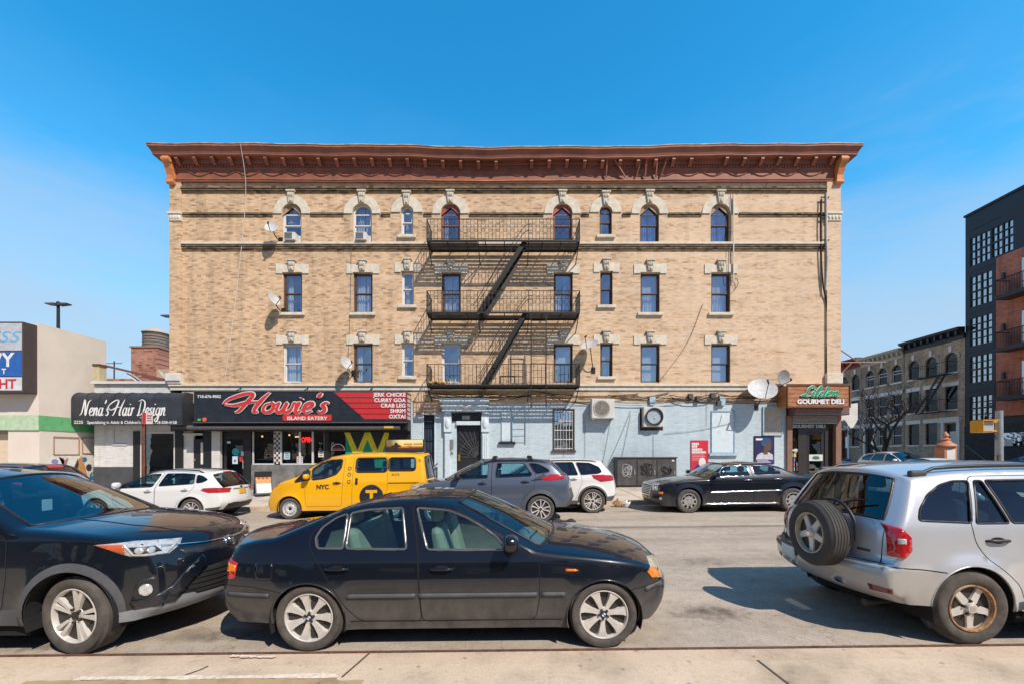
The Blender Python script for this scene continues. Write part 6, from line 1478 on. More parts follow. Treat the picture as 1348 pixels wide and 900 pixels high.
def deli(B):
    a, b = X(1036), XR; y = FY + .06
    for p0, p1 in ((1034.5, 1041), (1098, 1105)):
        mb = MB(); mb.box(X(p0), X(p1), FY - .12, FY + .2, .2, 3.5); B.p('shop_pier', mb, mat('orange_brown_pier', (.24, .13, .085), .6))
    mb = MB(); mb.box(a, b, FY - .0, FY + .2, 3.46, 4.08); sf = B.p('deli_shopfront', mb, M_BLACKF)
    q = MB(); q.prism([(FY - .48, 3.5), (FY - .50, 3.56), (FY - .50, 3.80), (FY - .4, 3.86), (FY, 3.86), (FY, 3.5)], 'yz', X(1036) + .05, X(1107)); B.p('shutter_housing', q, mat('brown_pink_shutter', (.20, .115, .10), .5, .2), sf)
    q = MB()
    for k in range(6): q.prism([(FY - .14, 3.14 + k * .06), (FY - .17, 3.17 + k * .06), (FY - .14, 3.198 + k * .06), (FY - .1, 3.17 + k * .06)], 'yz', X(1041), X(1098))
    B.p('shutter_slats', q, mat('grey_shutter', (.33, .34, .34), .5, .4), sf)
    q = MB(); q.box(X(1041), X(1098), y, y + .05, 2.94, 3.14); fb = B.p('fascia_band', q, M_BLACKF, sf)
    B.p('fascia_lettering', text_mb('GOURMET DELI', .19, X(1043), y - .006, 2.97, bold=.012, width=1.55), mat('grey_letter', (.5, .5, .5), .5), sf)
    q = MB(); x0, x1 = X(1064), X(1085); t = .1
    q.box(X(1051.5), x0 - .06, y - .03, y + .05, .2, 2.94); q.box(x1 + .06, X(1091), y - .03, y + .05, .2, 2.94); q.box(x0 - .06, x1 + .06, y - .03, y + .05, 2.8, 2.94); B.p('door_frame', q, mat('bronze_frame', (.06, .055, .05), .4, .5), sf)
    q = MB(); q.box(x0 - .06, x0 + t, y, y + .05, .2, 2.8); q.box(x1 - t, x1 + .06, y, y + .05, .2, 2.8); q.box(x0 + t, x1 - t, y, y + .05, .2, .5); q.box(x0 + t, x1 - t, y, y + .05, 2.65, 2.8); d = B.p('door', q, M_DOORD)
    q = MB(); q.box(x0 + t, x1 - t, y + .02, y + .03, .5, 2.65); B.p('door_glass', q, M_SHOPG, d)
    q = MB(); q.box(X(1066), X(1084), y - .02, y - .01, Z(606), Z(597.5)); B.p('door_notice', q, M_OFFW, d); q = MB(); q.prism(ellipse(X(1075), Z(601.8), .17, .08, 16), 'xz', y - .026, y - .021); B.p('notice_oval', q, mat('green_oval', (.02, .22, .08), .5), d)
    for p0, p1 in ((1041, 1051.5), (1091, 1098)):
        q = MB(); q.box(X(p0), X(p1), y + .02, y + .03, .2, 2.94); g = B.p('shop_window', q, M_SHOPG)
    r = random.Random(2); cols = [(.6, .1, .08), (.1, .3, .6), (.65, .5, .1), (.1, .4, .2), (.6, .6, .58), (.2, .5, .6)]
    for k in range(9):
        q = MB(); x = X(1042) + r.uniform(0, .2); z = 1.0 + .21 * (k % 5); q.box(x, x + .13, y + .0, y + .012, z, z + .17); B.p('window_sticker', q, mat('sticker_%s' % 'abcdef'[k % 6], cols[k % 6], .6), sf)
    q = MB(); q.box(X(1041.5), X(1051), y - .02, y, Z(593), Z(591)); B.p('awning_bar', q, M_OFFW, sf)
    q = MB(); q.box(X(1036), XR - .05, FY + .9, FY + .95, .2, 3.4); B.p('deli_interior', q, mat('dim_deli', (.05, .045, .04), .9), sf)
def deli_sign():
    s = 30.1; Y0 = 560 / s; U = lambda px: (px - 674) / s; V = lambda py: 1.8 + (596 - py) / s
    T = Thing('shop_sign', 'wooden plank deli sign with green script lettering on the corner', 'sign', (U(1077), Y0, V(534)))
    m, nt, out = nodes_of('sign_planks'); v = objcoord(nt, (1.2, 1, 9)); f = noise(nt, v, 2.2, 5); principled(nt, out, ramp(nt, f, [(.3, (.25, .09, .035)), (.5, (.42, .17, .07)), (.7, (.55, .26, .12))]), .5)
    q = MB(); q.box(U(1037), U(1118), Y0, FY - .004, V(534), V(507)); T.p('sign_box', q, m)
    for k in range(1, 5): q = MB(); z = V(534) + (V(507) - V(534)) * k / 5; q.box(U(1037.5), U(1117.5), Y0 - .004, Y0 - .001, z - .008, z + .008); T.p('plank_gap', q, M_WINB)
    q = MB(); q.box(U(1035.8), U(1119.2), Y0 - .04, Y0 + .04, V(507), V(504.8)); q.box(U(1035.8), U(1037), Y0 - .04, Y0 + .04, V(534.5), V(507)); q.box(U(1118), U(1119.2), Y0 - .04, Y0 + .04, V(534.5), V(507)); q.box(U(1035.8), U(1119.2), Y0 - .04, Y0 + .04, V(536), V(534)); T.p('sign_frame', q, mat('brown_sign_frame', (.14, .06, .03), .5))
    y = Y0 - .02
    for gr, mm, dy, o in ((.045, M_BLACK, .0, .025), (.045, M_WHITE, .024, 0), (0, mat('green_script', (.01, .30, .12), .4), .048, 0)): T.p('script_lettering', script_mb('Lilden', .44, U(1056) + o, y - dy, V(521.5) - o, .075, .3, width=1.52, grow=gr), mm)
    for mm, dy, o in ((M_BLACK, .0, .02), (M_WHITE, .012, 0)): T.p('block_lettering', text_mb('GOURMET DELI', .27, U(1049) + o, y - dy, V(531) - o, bold=.014, width=2.05), mm)

def salon():
    T = Thing('shop_building', 'one-storey white hair salon between the store and the brick building', 'shop', (X(175), FY, 0))
    a, b = X(124), XL - .01; y = FY
    q = MB(); q.box(a, X(176), y, y + 8, 1.18, 4.95); q.box(X(176), b, y, y + 8, 2.8, 4.95); T.p('wall', q, brick('white_painted_brick', (.74, .74, .72), (.70, .70, .68), (.65, .65, .63), var=.08, stain=.2, bump=.2))
    q = MB(); q.box(a - .02, X(176), y - .03, y + 8, -.3, 1.178); T.p('wall_base', q, mat('dark_grey_base', (.06, .065, .075), .7, var=.25, scale=2))
    q = MB(); q.box(a - .05, b, y - .12, y + .25, 4.95, 5.06); T.p('parapet_coping', q, M_OFFW); q = MB(); q.box(X(222), X(241), y - .22, y + .3, 5.065, 5.40); T.p('parapet_block', q, M_OFFW, bevel=.02)
    q = MB(); q.box(X(124), X(132), y - .05, y + .3, 4.95, 5.75); T.p('chimney', q, mat('cream_chimney', (.52, .44, .27), .8)); q = MB(); q.box(X(123.3), X(133), y - .08, y + .33, 5.75, 5.85); T.p('chimney_cap', q, M_RUSTY)
    q = MB(); q.bar((X(131), y + .3, 5.83), (X(215), y + .5, 5.15), .12, .1); q.bar((X(150), y + 1.6, 5.55), (X(222), y + 1.6, 5.15), .3, .1); T.p('roof_beam', q, mat('dark_red_flashing', (.18, .06, .05), .7))
    for p0, p1, m in ((176, 185, M_BLACKF), (231, 241, M_BLACKF)): q = MB(); q.box(X(p0), X(p1), y - .04, y + .2, -.2, 2.8); T.p('shop_pier', q, m)
    q = MB(); x0, x1 = X(185), X(231); q.add([(x0, y + .08, .5), (x1, y + .08, .5), (x1, y + .08, 2.7), (x0, y + .08, 2.7)], [(0, 1, 2, 3)]); w = T.p('shop_window', q, glass('salon_glass', (.3, .33, .34), .28, wob=.15))
    q = MB(); t = .07; q.box(x0 - .0, x0 + t, y - .02, y + .1, .45, 2.8); q.box(x1 - t, x1, y - .02, y + .1, .45, 2.8); q.box(x0, x1, y - .025, y + .1, 2.7, 2.8); q.box(x0, x1, y - .025, y + .1, .38, .5); T.p('frame', q, M_OFFW, w)
    q = MB(); q.box(x0, x1, y - .03, y + .1, -.2, .38); T.p('stall_riser', q, M_BLACKF); q = MB(); q.box(x0, x1, y + 1.5, y + 1.55, 0, 2.8); T.p('salon_interior', q, M_ROOM)
    q = MB(); q.box(X(149), X(168), y - .04, y, Z(585.5), Z(583.5)); q.bar((X(150), y - .02, Z(560)), (X(150), y - .02, Z(584)), .02, .02); T.p('conduit', q, M_OFFW)
    # awning
    s = 29.9; Y0 = 560 / s; U = lambda px: (px - 674) / s; V = lambda py: 1.8 + (596 - py) / s
    A = Thing('shop_awning', 'black rounded awning with white script lettering over the hair salon', 'awning', (U(166), Y0, V(559)))
    x0, x1, z0, z1 = U(92), U(240), V(559), V(515); d = FY - .01 - Y0
    pf = [(Y0, z0), (Y0, z1 - .38)] + [(Y0 + .38 * (1 - math.cos(t)), z1 - .38 + .38 * math.sin(t)) for t in [math.pi / 2 * k / 6 for k in range(1, 7)]] + [(FY - .01, z1)]
    q = MB(); n = len(pf); q.add([(x0, u, v) for u, v in pf] + [(x1, u, v) for u, v in pf], [(k, k + 1, n + k + 1, n + k) for k in range(n - 1)] + [tuple(range(n)) + ()]); q.add([(x0, u, v) for u, v in pf] + [(x0, FY - .01, z0)], [tuple(range(n + 1))]); q.add([(x1, u, v) for u, v in pf] + [(x1, FY - .01, z0)], [tuple(range(n + 1))])
    q.f = [f for f in q.f if not (len(f) == n and n != 4)]
    A.p('awning_canvas', q, mat('dusty_black_canvas', (.03, .034, .042), .55, var=.4, scale=2), smooth=35)
    q = MB()
    for k in range(9): x = x0 + .1 + (x1 - x0 - .2) * k / 8; q.tube([(x, u - .008, v + .008) for u, v in pf[1:]], .014, 5)
    A.p('awning_ribs', q, M_BLACKP)
    y = Y0 - .01
    A.p('script_lettering', script_mb("Nena's Hair Design", .70, U(106), y, V(546.5), .062, .25, width=3.75), M_WHITE)
    A.p('small_lettering', text_mb("Specializing in Adult & Children's Hair", .19, U(115), y, V(557.2), width=2.72, bold=.003), M_WHITE); A.p('small_lettering', text_mb("2225", .19, U(97.5), y, V(557), width=.40, bold=.003), M_WHITE); A.p('small_lettering', text_mb("718-508-4158", .18, U(203.5), y, V(557.2), width=.98, bold=.003), M_WHITE)
# ---------------------------------------------------------------- fire escape
def fire_escape():
    x0, x1, yf, yb = -3.66, 2.91, FY - 1.10, FY - .13
    T = Thing('fire_escape', 'black iron fire escape with three balconies and two stairs on the brick facade', 'fire escape', (-.37, FY, 4.74))
    levels = (4.76, 7.85, 10.93); sx = {7.85: (-1.45, .2), 10.93: (-1.45, .75)}
    for li, z in enumerate(levels):
        mb = MB(); n = 8; hole = (-1.5, .45) if li else None
        for k in range(n):
            y = yf + .06 + (yb - yf - .12) * k / (n - 1)
            if hole and k < 4: mb.box(x0, hole[0], y - .04, y + .04, z - .006, z + .006); mb.box(hole[1], x1, y - .04, y + .04, z - .006, z + .006)
            else: mb.box(x0, x1, y - .04, y + .04, z - .006, z + .006)
        k = 0; x = x0 + .05
        while x < x1:
            mb.box(x - .02, x + .02, yf, yb + .1, z - .05, z - .008); x += .82
        for y in (yf, yb): mb.box(x0, x1, y - .012, y + .012, z - .07, z + .01)
        for x in (x0, x1): mb.box(x - .012, x + .012, yf, yb + .13, z - .08, z + .02)
        T.p('platform', mb, M_IRON)
        for x in (x0 + .02, x0 + 2.2, x1 - 2.2, x1 - .02):
            mb = MB(); mb.bar((x, yf + .05, z - .05), (x, FY + .02, z - .62), .035, .035); T.p('brace', mb, M_IRON)
        mb = MB(); h = .86 if li == 0 else .9; rr = .0115
        path = [(x0, FY), (x0, yf), (x1, yf), (x1, FY)]
        for (ax, ay), (bx, by) in zip(path, path[1:]):
            for zz, t in ((h, .035), (.06, .025)) + (((h * .62, .018),) if li else ()): mb.bar((ax, ay, z + zz), (bx, by, z + zz), t, t * .6)
            n = max(2, int(round(math.dist((ax, ay), (bx, by)) / (.165 if li == 0 else .155))))
            for k in range(n + 1):
                u = k / n; px, py = ax + (bx - ax) * u, ay + (by - ay) * u
                big = k in (0, n) or (n > 20 and k in (n // 3, 2 * n // 3)); mb.tube([(px, py, z + .02), (px, py, z + h)], .02 if big else rr, 5)
                if li and n > 20 and k < n:
                    cx = ax + (bx - ax) * (k + .5) / n
                    for zz, r_ in (((.42, .052), (.70, .04)) if k % 2 else ((.30, .04), (.62, .05))): mb.tube([(cx + r_ * math.cos(t), ay, z + zz * h / .9 + r_ * 1.25 * math.sin(t)) for t in [2 * math.pi * q / 8 for q in range(8)]], .0075, 4, True)
        T.p('railing', mb, M_IRON)
    for zt, zb, xt, xb in ((10.93, 7.85, .55, -1.42), (7.85, 4.76, .58, -1.25)):
        st = MB(); yy = (yf + .12, yf + .62)
        for y in yy: st.bar((xt, y, zt), (xb, y, zb), .03, .19, (0, 0, 1))
        s = T.p('staircase', st, M_IRON)
        mb = MB(); n = 13
        for k in range(1, n): u = k / n; x = xt + (xb - xt) * u; z = zt + (zb - zt) * u; mb.box(x - .09, x + .09, yy[0] + .02, yy[1] - .02, z - .01, z + .012)
        T.p('treads', mb, M_IRON, s)
        for y in yy:
            mb = MB(); pts = [(xt + .35, y, zt + .75), (xt + .1, y, zt + .72), (xt - .15, y, zt + .45)] + [(xt + (xb - xt) * u, y, zt + (zb - zt) * u + .75) for u in (.25, .5, .75, .95)] + [(xb - .12, y, zb + .5), (xb - .25, y, zb + .35)]
            mb.tube(crom(pts, per=4), .013, 6)
            for u in (.3, .6, .92): x = xt + (xb - xt) * u; z = zt + (zb - zt) * u; mb.tube([(x, y, z), (x, y, z + .75)], .012, 5)
            T.p('handrail', mb, M_IRON, s)
    mb = MB(); y = yf - .05
    for x in (.82, 1.46): mb.bar((x, y, 7.8), (x, y, 3.75), .045, .03, (0, 1, 0))
    for k in range(13): z = 3.85 + .3 * k; mb.tube([(.82, y, z), (1.46, y, z)], .011, 6)
    T.p('drop_ladder', mb, M_IRON)
    mb = MB()
    for x in (-.15, .5): mb.bar((x, FY - .5, 4.8), (x, FY - .5, 5.98), .035, .035, (0, 1, 0))
    mb.bar((-.15, FY - .5, 5.98), (.5, FY - .5, 5.98), .035, .035); mb.bar((-.15, FY - .5, 5.2), (.5, FY - .5, 5.2), .03, .03); T.p('rail_shadow_frame', mb, M_IRON)  # bars added where the railing's shadow shows on the wall
    q = MB()
    for k in range(7): q.ball((x0 + .12 + .09 * k, yf + .22 + .05 * (k % 3), 4.86 + .05 * (k % 2)), .085, 8, 6, (1.1, 1, .9))
    one('plastic_bag', q, mat('orange_yellow_bag', (.62, .34, .06), .6, var=.4, scale=14), 'crumpled orange and yellow bags lying at the left end of the lowest fire escape balcony', 'bag', smooth=60)
    # bottles on the sill of the window behind
    for k, (dx, c) in enumerate(((-.18, (.5, .08, .07)), (-.05, (.6, .6, .6)), (.1, (.55, .55, .6)), (.2, (.3, .4, .6)))):
        q = MB(); q.lathe([(0, 0), (.035, 0), (.035, .16), (.015, .2), (.015, .25), (0, .25)], 10, (X(594) + dx, FY - .05, 4.948)); lab = ('red', 'clear', 'pale', 'blue')[k]
        one('bottle', q, mat('bottle_' + lab, c, .3), lab + ' bottle on the window sill by the lowest fire escape balcony', 'bottle', 'bottles on the fire escape sill', smooth=50)

def dish(px, py, rpx, n, label, yoff=.55, grey=False, foot=None, group='satellite dishes on the facade'):
    Y0 = FY - yoff; s = 560 / Y0; c = Vector(((px - 674) / s, Y0, 1.8 + (596 - py) / s)); r = rpx / s; n = Vector(n).normalized()
    T = Thing('satellite_dish', label, 'satellite dish', tuple(c), group=group)
    M = Matrix.Translation(c) @ n.to_track_quat('Z', 'Y').to_matrix().to_4x4()
    q = MB(); pf = [(r * k / 8, .22 * r * (k / 8) ** 2 - .22 * r) for k in range(9)]; q.lathe(pf, 28); q.lathe([(r, 0), (r + .012, .004), (r + .012, -.012), (r, -.012)], 28); b = [(a, h - .012) for a, h in pf]; q.lathe(b, 28); q.xf(M)
    T.p('reflector', q, mat('grey_dish', (.30, .30, .31), .5, .2) if grey else mat('white_dish', (.52, .52, .51), .55), smooth=60)
    q = MB(); lo = M @ Vector((0, -r * .95, 0)); tip = M @ Vector((0, -r * .55, r * 1.15)); q.tube([lo, tip], .016, 6); a = M @ Vector((0, -r * .2, r * 1.12)); q.tube([tip, a], .04, 8); T.p('feed_arm', q, M_DISC)
    foot = Vector(foot) if foot else Vector((c.x + .12, FY, c.z - r * 1.25)); back = M @ Vector((0, 0, -.25 * r))
    q = MB(); q.tube(crom([tuple(back), tuple(back * .4 + foot * .6 + Vector((0, -.05, -.12))), tuple(foot)], per=4), .022, 8); q.box(foot.x - .09, foot.x + .09, foot.y - .03, foot.y + .01, foot.z - .14, foot.z + .14); T.p('mount', q, M_IRON)
def facade_things():
    dish(357, 299, 8, (.12, -.9, .35), 'round white satellite dish left of the top-floor windows')
    dish(361, 394, 8.5, (.86, -.3, .4), 'white satellite dish seen nearly edge-on left of a third-floor window')
    dish(456, 477, 8.5, (.8, -.45, .3), 'white satellite dish above the restaurant sign')
    dish(776, 453, 11.5, (-.35, -.5, .75), 'white satellite dish tilted up to the right of the fire escape', foot=(X(781), FY, Z(487)))
    dish(1004, 511, 17.5, (-.18, -.76, .55), 'largest white satellite dish, above the blue wall beside the deli sign', .7)
    dish(1032, 496, 9.5, (.25, -.9, -.1), 'small grey satellite dish at the upper left of the deli sign', .4, True)
    g = 'satellite dishes on the salon roof'
    dish(180, 500, 13, (-.62, -.25, -.72), 'satellite dish lying tilted on the salon roof, nearest the retail building', -.8, foot=(X(170), FY + .9, 5.05), group=g)
    dish(217, 497, 11, (-.7, -.4, -.5), 'satellite dish on the salon roof beside the brick wall', -.7, foot=(X(222), FY + .8, 5.05), group=g)
    # window air conditioners
    for i, (x, lab) in enumerate(((-10.03, 'white window air conditioner in the leftmost top-floor window'), (-6.82, 'white window air conditioner in the second top-floor window from the left'))):
        T = Thing('air_conditioner', lab, 'air conditioner', (x, FY, 11.40), group='window air conditioners'); q = MB(); q.box(x - .25, x + .25, FY - .22, FY + .25, 11.40, 11.74); T.p('case', q, M_OFFW, bevel=.015)
        q = MB()
        for k in range(9): z = 11.44 + .032 * k; q.box(x - .22, x + .12, FY - .228, FY - .222, z, z + .014)
        T.p('vent_grille', q, M_GREYP); q = MB(); q.box(x - .36, x - .255, FY + .1, FY + .14, 11.40, 11.72); q.box(x + .255, x + .36, FY + .1, FY + .14, 11.40, 11.72); T.p('side_panel', q, M_OFFW)
    s = 29.6; Y0 = 560 / s; U = lambda p: (p - 674) / s; V = lambda p: 1.8 + (596 - p) / s
    T = Thing('air_conditioner', 'white split air conditioner unit hung on the blue wall', 'air conditioner', (U(793), Y0, V(550)))
    q = MB(); q.box(U(779), U(809), Y0, FY - .1, V(550), V(524.5)); T.p('case', q, M_OFFW, bevel=.025)
    cx, cz = U(792), V(537); q = MB(); q.lathe([(.33, Y0 - .012), (.36, Y0 - .02), (.39, Y0 - .004)], 32, (cx, 0, cz), 'y')
    for rr in (.08, .14, .2, .26, .31): q.lathe([(rr, Y0 - .012), (rr + .012, Y0 - .012)], 28, (cx, 0, cz), 'y')
    for k in range(8): a = math.pi * k / 8; q.bar((cx - .33 * math.cos(a), Y0 - .014, cz - .33 * math.sin(a)), (cx + .33 * math.cos(a), Y0 - .014, cz + .33 * math.sin(a)), .008, .008)
    T.p('fan_guard', q, mat('aged_white_guard', (.42, .40, .33), .6)); q = MB(); q.lathe([(0, Y0 - .004), (.33, Y0 - .004)], 28, (cx, 0, cz), 'y'); T.p('fan_opening', q, mat('fan_shadow', (.16, .15, .12), .8))
    q = MB(); q.box(U(780), U(782), Y0 + .03, FY, V(552), V(550)); q.box(U(806), U(808), Y0 + .03, FY, V(552), V(550)); T.p('bracket', q, M_STEEL)
    T = Thing('exhaust_fan', 'round black exhaust fan in a white frame before the boarded window', 'fan', (X(858), FY - .3, Z(549))); cx, cz = X(858.5), Z(548.5); y = FY - .32
    q = MB(); q.box(cx - .46, cx + .44, y + .06, FY + .08, cz - .45, cz + .45); T.p('frame', q, M_OFFW, bevel=.02); q = MB(); q.lathe([(.38, y + .05), (.40, y - .02), (.34, y - .02), (.31, y + .04)], 32, (cx, 0, cz), 'y'); T.p('ring', q, M_BLACKP, smooth=40)
    q = MB(); q.lathe([(0, y + .052), (.34, y + .052)], 28, (cx, 0, cz), 'y'); T.p('fan_cover', q, mat('pale_fan_cover', (.38, .45, .49), .35))
    q = MB(); q.ball((cx + .03, y + .03, cz - .05), .035, 10, 8); T.p('hub', q, M_WHITE)
    # posters
    T = Thing('poster', 'red advertising poster with white block lettering on the blue wall', 'poster', (X(920), FY, Z(628))); x0, x1, z0, z1 = X(909), X(932), Z(621), Z(579); y = FY - .03
    q = MB(); q.box(x0, x1, y, FY - .002, z0, z1); T.p('board', q, mat('poster_red', (.58, .025, .04), .5))
    for pz, w_ in ((583.6, .26), (587.0, .18), (591.0, .42), (594.6, .64)):   # headline too small to read in the photo: white blocks of its size
        q = MB(); x_ = x0 + .05; r = random.Random(int(pz * 10))
        while x_ < x0 + .05 + w_:
            d = r.uniform(.045, .085); q.box(x_, x_ + d, y - .004, y - .002, Z(pz) - .05, Z(pz) + .05); x_ += d + .012
        o = T.p('headline', q, M_WHITE); o['kind'] = 'stuff'
    q = MB()
    for k in range(4): q.box(x0 + .06, x1 - .18 + .04 * (k % 2), y - .004, y - .002, Z(598 + 2.2 * k) - .018, Z(598 + 2.2 * k) + .012)
    T.p('small_lines', q, mat('pink_line', (.6, .35, .35), .6)); q = MB(); q.add([(x0, y - .004, z0), (x1, y - .004, z0), (x1, y - .004, z0 + .38), (x0 + .3, y - .004, z0 + .38)], [(0, 1, 2, 3)]); T.p('blue_corner', q, mat('poster_navy', (.03, .05, .22), .5))
    q = MB(); q.prism(ellipse(X(924), Z(608), .16, .22, 16), 'xz', y - .008, y - .005); T.p('pale_figure', q, M_WHITE)
    T = Thing('poster', 'purple portrait poster of a woman in a headwrap beside the deli', 'poster', (X(1005), FY, Z(608))); x0, x1, z0, z1 = X(993), X(1018), Z(609), Z(574); y = FY - .03; P = lambda u, v: (x0 + (x1 - x0) * u, z0 + (z1 - z0) * v)
    q = MB(); q.box(x0 - .03, x1 + .03, y, FY - .002, z0 - .03, z1 + .03); T.p('frame', q, M_BLACKF)
    def flat(nm, pts, m, d): q = MB(); q.add([(a, y - d, b) for a, b in [P(u, v) for u, v in pts]], [tuple(range(len(pts)))]); T.p(nm, q, m)
    flat('field', [(0, 0), (1, 0), (1, 1), (0, 1)], mat('poster_blue_black', (.025, .025, .09), .4), .003)
    flat('shoulders', [(.05, .14), (.98, .14), (.95, .32), (.72, .42), (.55, .38), (.35, .40), (.15, .32)], mat('poster_white_cloth', (.55, .55, .58), .5), .006)
    flat('neck', [(.45, .33), (.68, .33), (.68, .58), (.48, .6)], mat('poster_skin', (.13, .065, .04), .5), .009)
    flat('face', [(.5, .5), (.62, .45), (.78, .47), (.84, .52), (.88, .58), (.84, .62), (.93, .67), (.87, .74), (.86, .8), (.6, .82), (.5, .7)], mat('poster_skin', (.13, .065, .04), .5), .012)
    flat('headwrap', [(.42, .62), (.55, .66), (.66, .74), (.88, .80), (.86, .88), (.7, .95), (.5, .95), (.34, .86), (.32, .72)], mat('poster_wrap', (.03, .08, .17), .5), .015)
    flat('ear', [(.52, .63), (.57, .64), (.57, .71), (.53, .72)], mat('poster_ear', (.19, .1, .065), .5), .018); flat('eye', [(.77, .715), (.84, .71), (.84, .725), (.78, .73)], M_BLACK, .018); flat('lips', [(.80, .565), (.87, .575), (.80, .595)], mat('poster_lips', (.22, .05, .05), .5), .018)
    flat('caption_band', [(0, 0), (1, 0), (1, .12), (0, .12)], mat('poster_violet', (.09, .04, .30), .4), .009); T.p('headline', (lambda m: m.box(x0 + .05, x0 + .36, y - .010, y - .007, z1 - .17, z1 - .08))(MB()), M_WHITE)
    for k in range(2): q = MB(); q.box(x0 + .1, x1 - .15 - .1 * k, y - .014, y - .012, z0 + .04 + .06 * k, z0 + .065 + .06 * k); T.p('caption_line', q, M_WHITE)
    # metal refuse cabinet
    s = 29.9; Y0 = 560 / s; U = lambda p: (p - 674) / s
    T = Thing('utility_cabinet', 'dark grey three-door metal refuse cabinet with white graffiti at the blue wall', 'cabinet', (U(852), Y0, .3)); x0, x1, z0, z1 = U(812), U(891), .36, 1.58; mg = mat('weathered_dark_metal', (.075, .075, .07), .6, .2, var=.4, scale=3)
    q = MB(); q.box(x0, x1, Y0 + .03, FY - .05, z0, z1); q.box(x0 - .03, x1 + .03, Y0 - .02, FY - .04, z1, z1 + .06); T.p('body', q, mg, bevel=.01); q = MB(); q.box(x0 + .1, x1 - .1, Y0 + .1, FY - .1, z0 - .12, z0); T.p('skid', q, mat('brown_pallet', (.22, .11, .06), .8))
    w = (x1 - x0) / 3
    for k in range(3):
        a, b = x0 + w * k + .02, x0 + w * (k + 1) - .02; q = MB(); q.box(a, b, Y0, Y0 + .027, z0 + .03, z1 - .05); d = T.p('door', q, mg, bevel=.008); q = MB(); q.box(b - .1, b - .06, Y0 - .03, Y0, z0 + .5, z0 + .7); T.p('latch', q, M_STEEL, d)
        r = random.Random(k + 4); q = MB()
        for j in range(4 if k == 0 else 3):
            pts = [((a + b) / 2 + r.uniform(-.25, .25), Y0 - .006, z0 + .35 + r.uniform(0, .65)) for _ in range(6)]; q.tube(crom(pts, per=5), .011 if k == 0 else .02, 5)
        T.p('graffiti', q, mat('chalk_graffiti', (.45, .47, .47), .8) if k == 0 else mat('black_graffiti', (.02, .02, .02), .8), d)
    q = MB(); q.box(x1 - .22, x1 - .12, Y0 - .006, Y0 - .002, z1 - .13, z1 - .07); T.p('white_label', q, M_WHITE)
    # boxes and bags by the red poster
    for k, (px, py, w, d, h, rz, ry, lab) in enumerate(((922, 627, .55, .35, .5, .35, .35, 'larger brown cardboard box leaning by the red poster'), (912, 634, .6, .45, .42, -.4, .2, 'torn cardboard box on the pavement before the red poster'), (931, 618, .5, .3, .3, .3, -.3, 'grey-brown carton tipped on its side beside the red poster'))):
        q = MB(); q.box(-w / 2, w / 2, -d / 2, d / 2, 0, h); t = .012
        T = Thing('cardboard_box', lab, 'box', (X(px), FY - .75 + .12 * k, .40), rz, local=True, roty=ry); q = MB(); q.box(-w / 2, w / 2, -d / 2, d / 2, 0, h); T.p('box_body', q, mat('cardboard', (.38, .24, .15), .85, var=.25)); q = MB(); q.bar((-w / 2, -d / 2, h), (-w / 2 - .1, -d / 2 - .15, h + .1), .3, .01); q.add([(-w / 2, -d / 2, h + .002), (w / 2, -d / 2, h + .002), (w / 2 - .04, -d / 2 - .2, h + .1), (-w / 2 + .04, -d / 2 - .2, h + .1)], [(0, 1, 2, 3)]); T.p('flap', q, mat('cardboard', (.38, .24, .15)))
    q = MB(); q.ball((X(904), FY - .5, .52), .24, 12, 8, (1, .8, .9)); q.ball((X(904) + .05, FY - .52, .74), .08, 8, 6, (1, 1, 1.2)); one('rubbish_bag', q, mat('black_bag', (.03, .04, .045), .35, var=.5), 'dark plastic rubbish bag between the cabinet and the red poster', 'bag', smooth=60)
    r = random.Random(9)
    for k, (x, y, c, lab) in enumerate(((3.75, 13.9, (.7, .69, .67), 'crumpled white paper bag on the road behind the white SUV'), (3.5, 14.0, (.35, .22, .12), 'brown scrap of litter beside a white paper bag on the road'))):
        q = MB(); q.ball((0, 0, .1), .16, 9, 7); q.v = [(a * r.uniform(.6, 1.3), b * r.uniform(.6, 1.2), max(0, c_ * r.uniform(.5, 1.2))) for a, b, c_ in q.v]; q.v = [(a + x, b + y, c_ + gz(x)) for a, b, c_ in q.v]; one('litter', q, mat('litter_paper_%s' % 'ab'[k], c, .8), lab, 'litter', smooth=25)
    # rubber debris lying on the road
    q = MB(); r = random.Random(4); q.grid(lambda u, v: (1.05 + .62 * u, 11.0 + .28 * v, gz(1.3) + .012 + .10 * math.sin(math.pi * v) * (.55 + .45 * math.sin(u * 9)) * math.sin(math.pi * min(1, u * 1.02)) ** .4), 18, 8); one('tyre_scrap', q, M_TYRE, 'black scrap of tyre rubber lying on the road near the grey SUV', 'debris', smooth=60)
    # sandwich board
    T = Thing('sandwich_board', 'black framed sandwich board with a food menu outside the restaurant', 'sign', (-9.95, 17.0, .18), -.85, local=True)
    for s_ in (-1, 1):
        M = Matrix.Translation((s_ * .24, 0, 0)) @ Matrix.Rotation(-s_ * R(20), 4, 'Y'); q = MB(); q.box(-.02, .02, -.3, .3, .0, .95); q.xf(M); p = T.p('board', q, M_BLACKP)
        if s_ > 0:
            for z0, z1, m in ((.05, .45, M_OFFW), (.46, .90, mat('orange_menu', (.6, .22, .04), .5))): q = MB(); q.box(.021, .026, -.26, .26, z0, z1); q.xf(M); T.p('menu', q, m, p)
            q = MB()
            for k in range(3): q.box(.027, .030, -.2 + .14 * k, -.1 + .14 * k, .62, .74)
            q.xf(M); T.p('menu_picture', q, mat('dark_menu_picture', (.14, .06, .04), .5), p)
    # no-standing sign on its rusty post
    T = Thing('street_sign', 'small red and white parking sign on a rusty brown post at the kerb', 'sign', (-12.62, 14.6, gz(-12.6) + .1)); x, y = -12.62, 14.6; z = gz(x) + .1
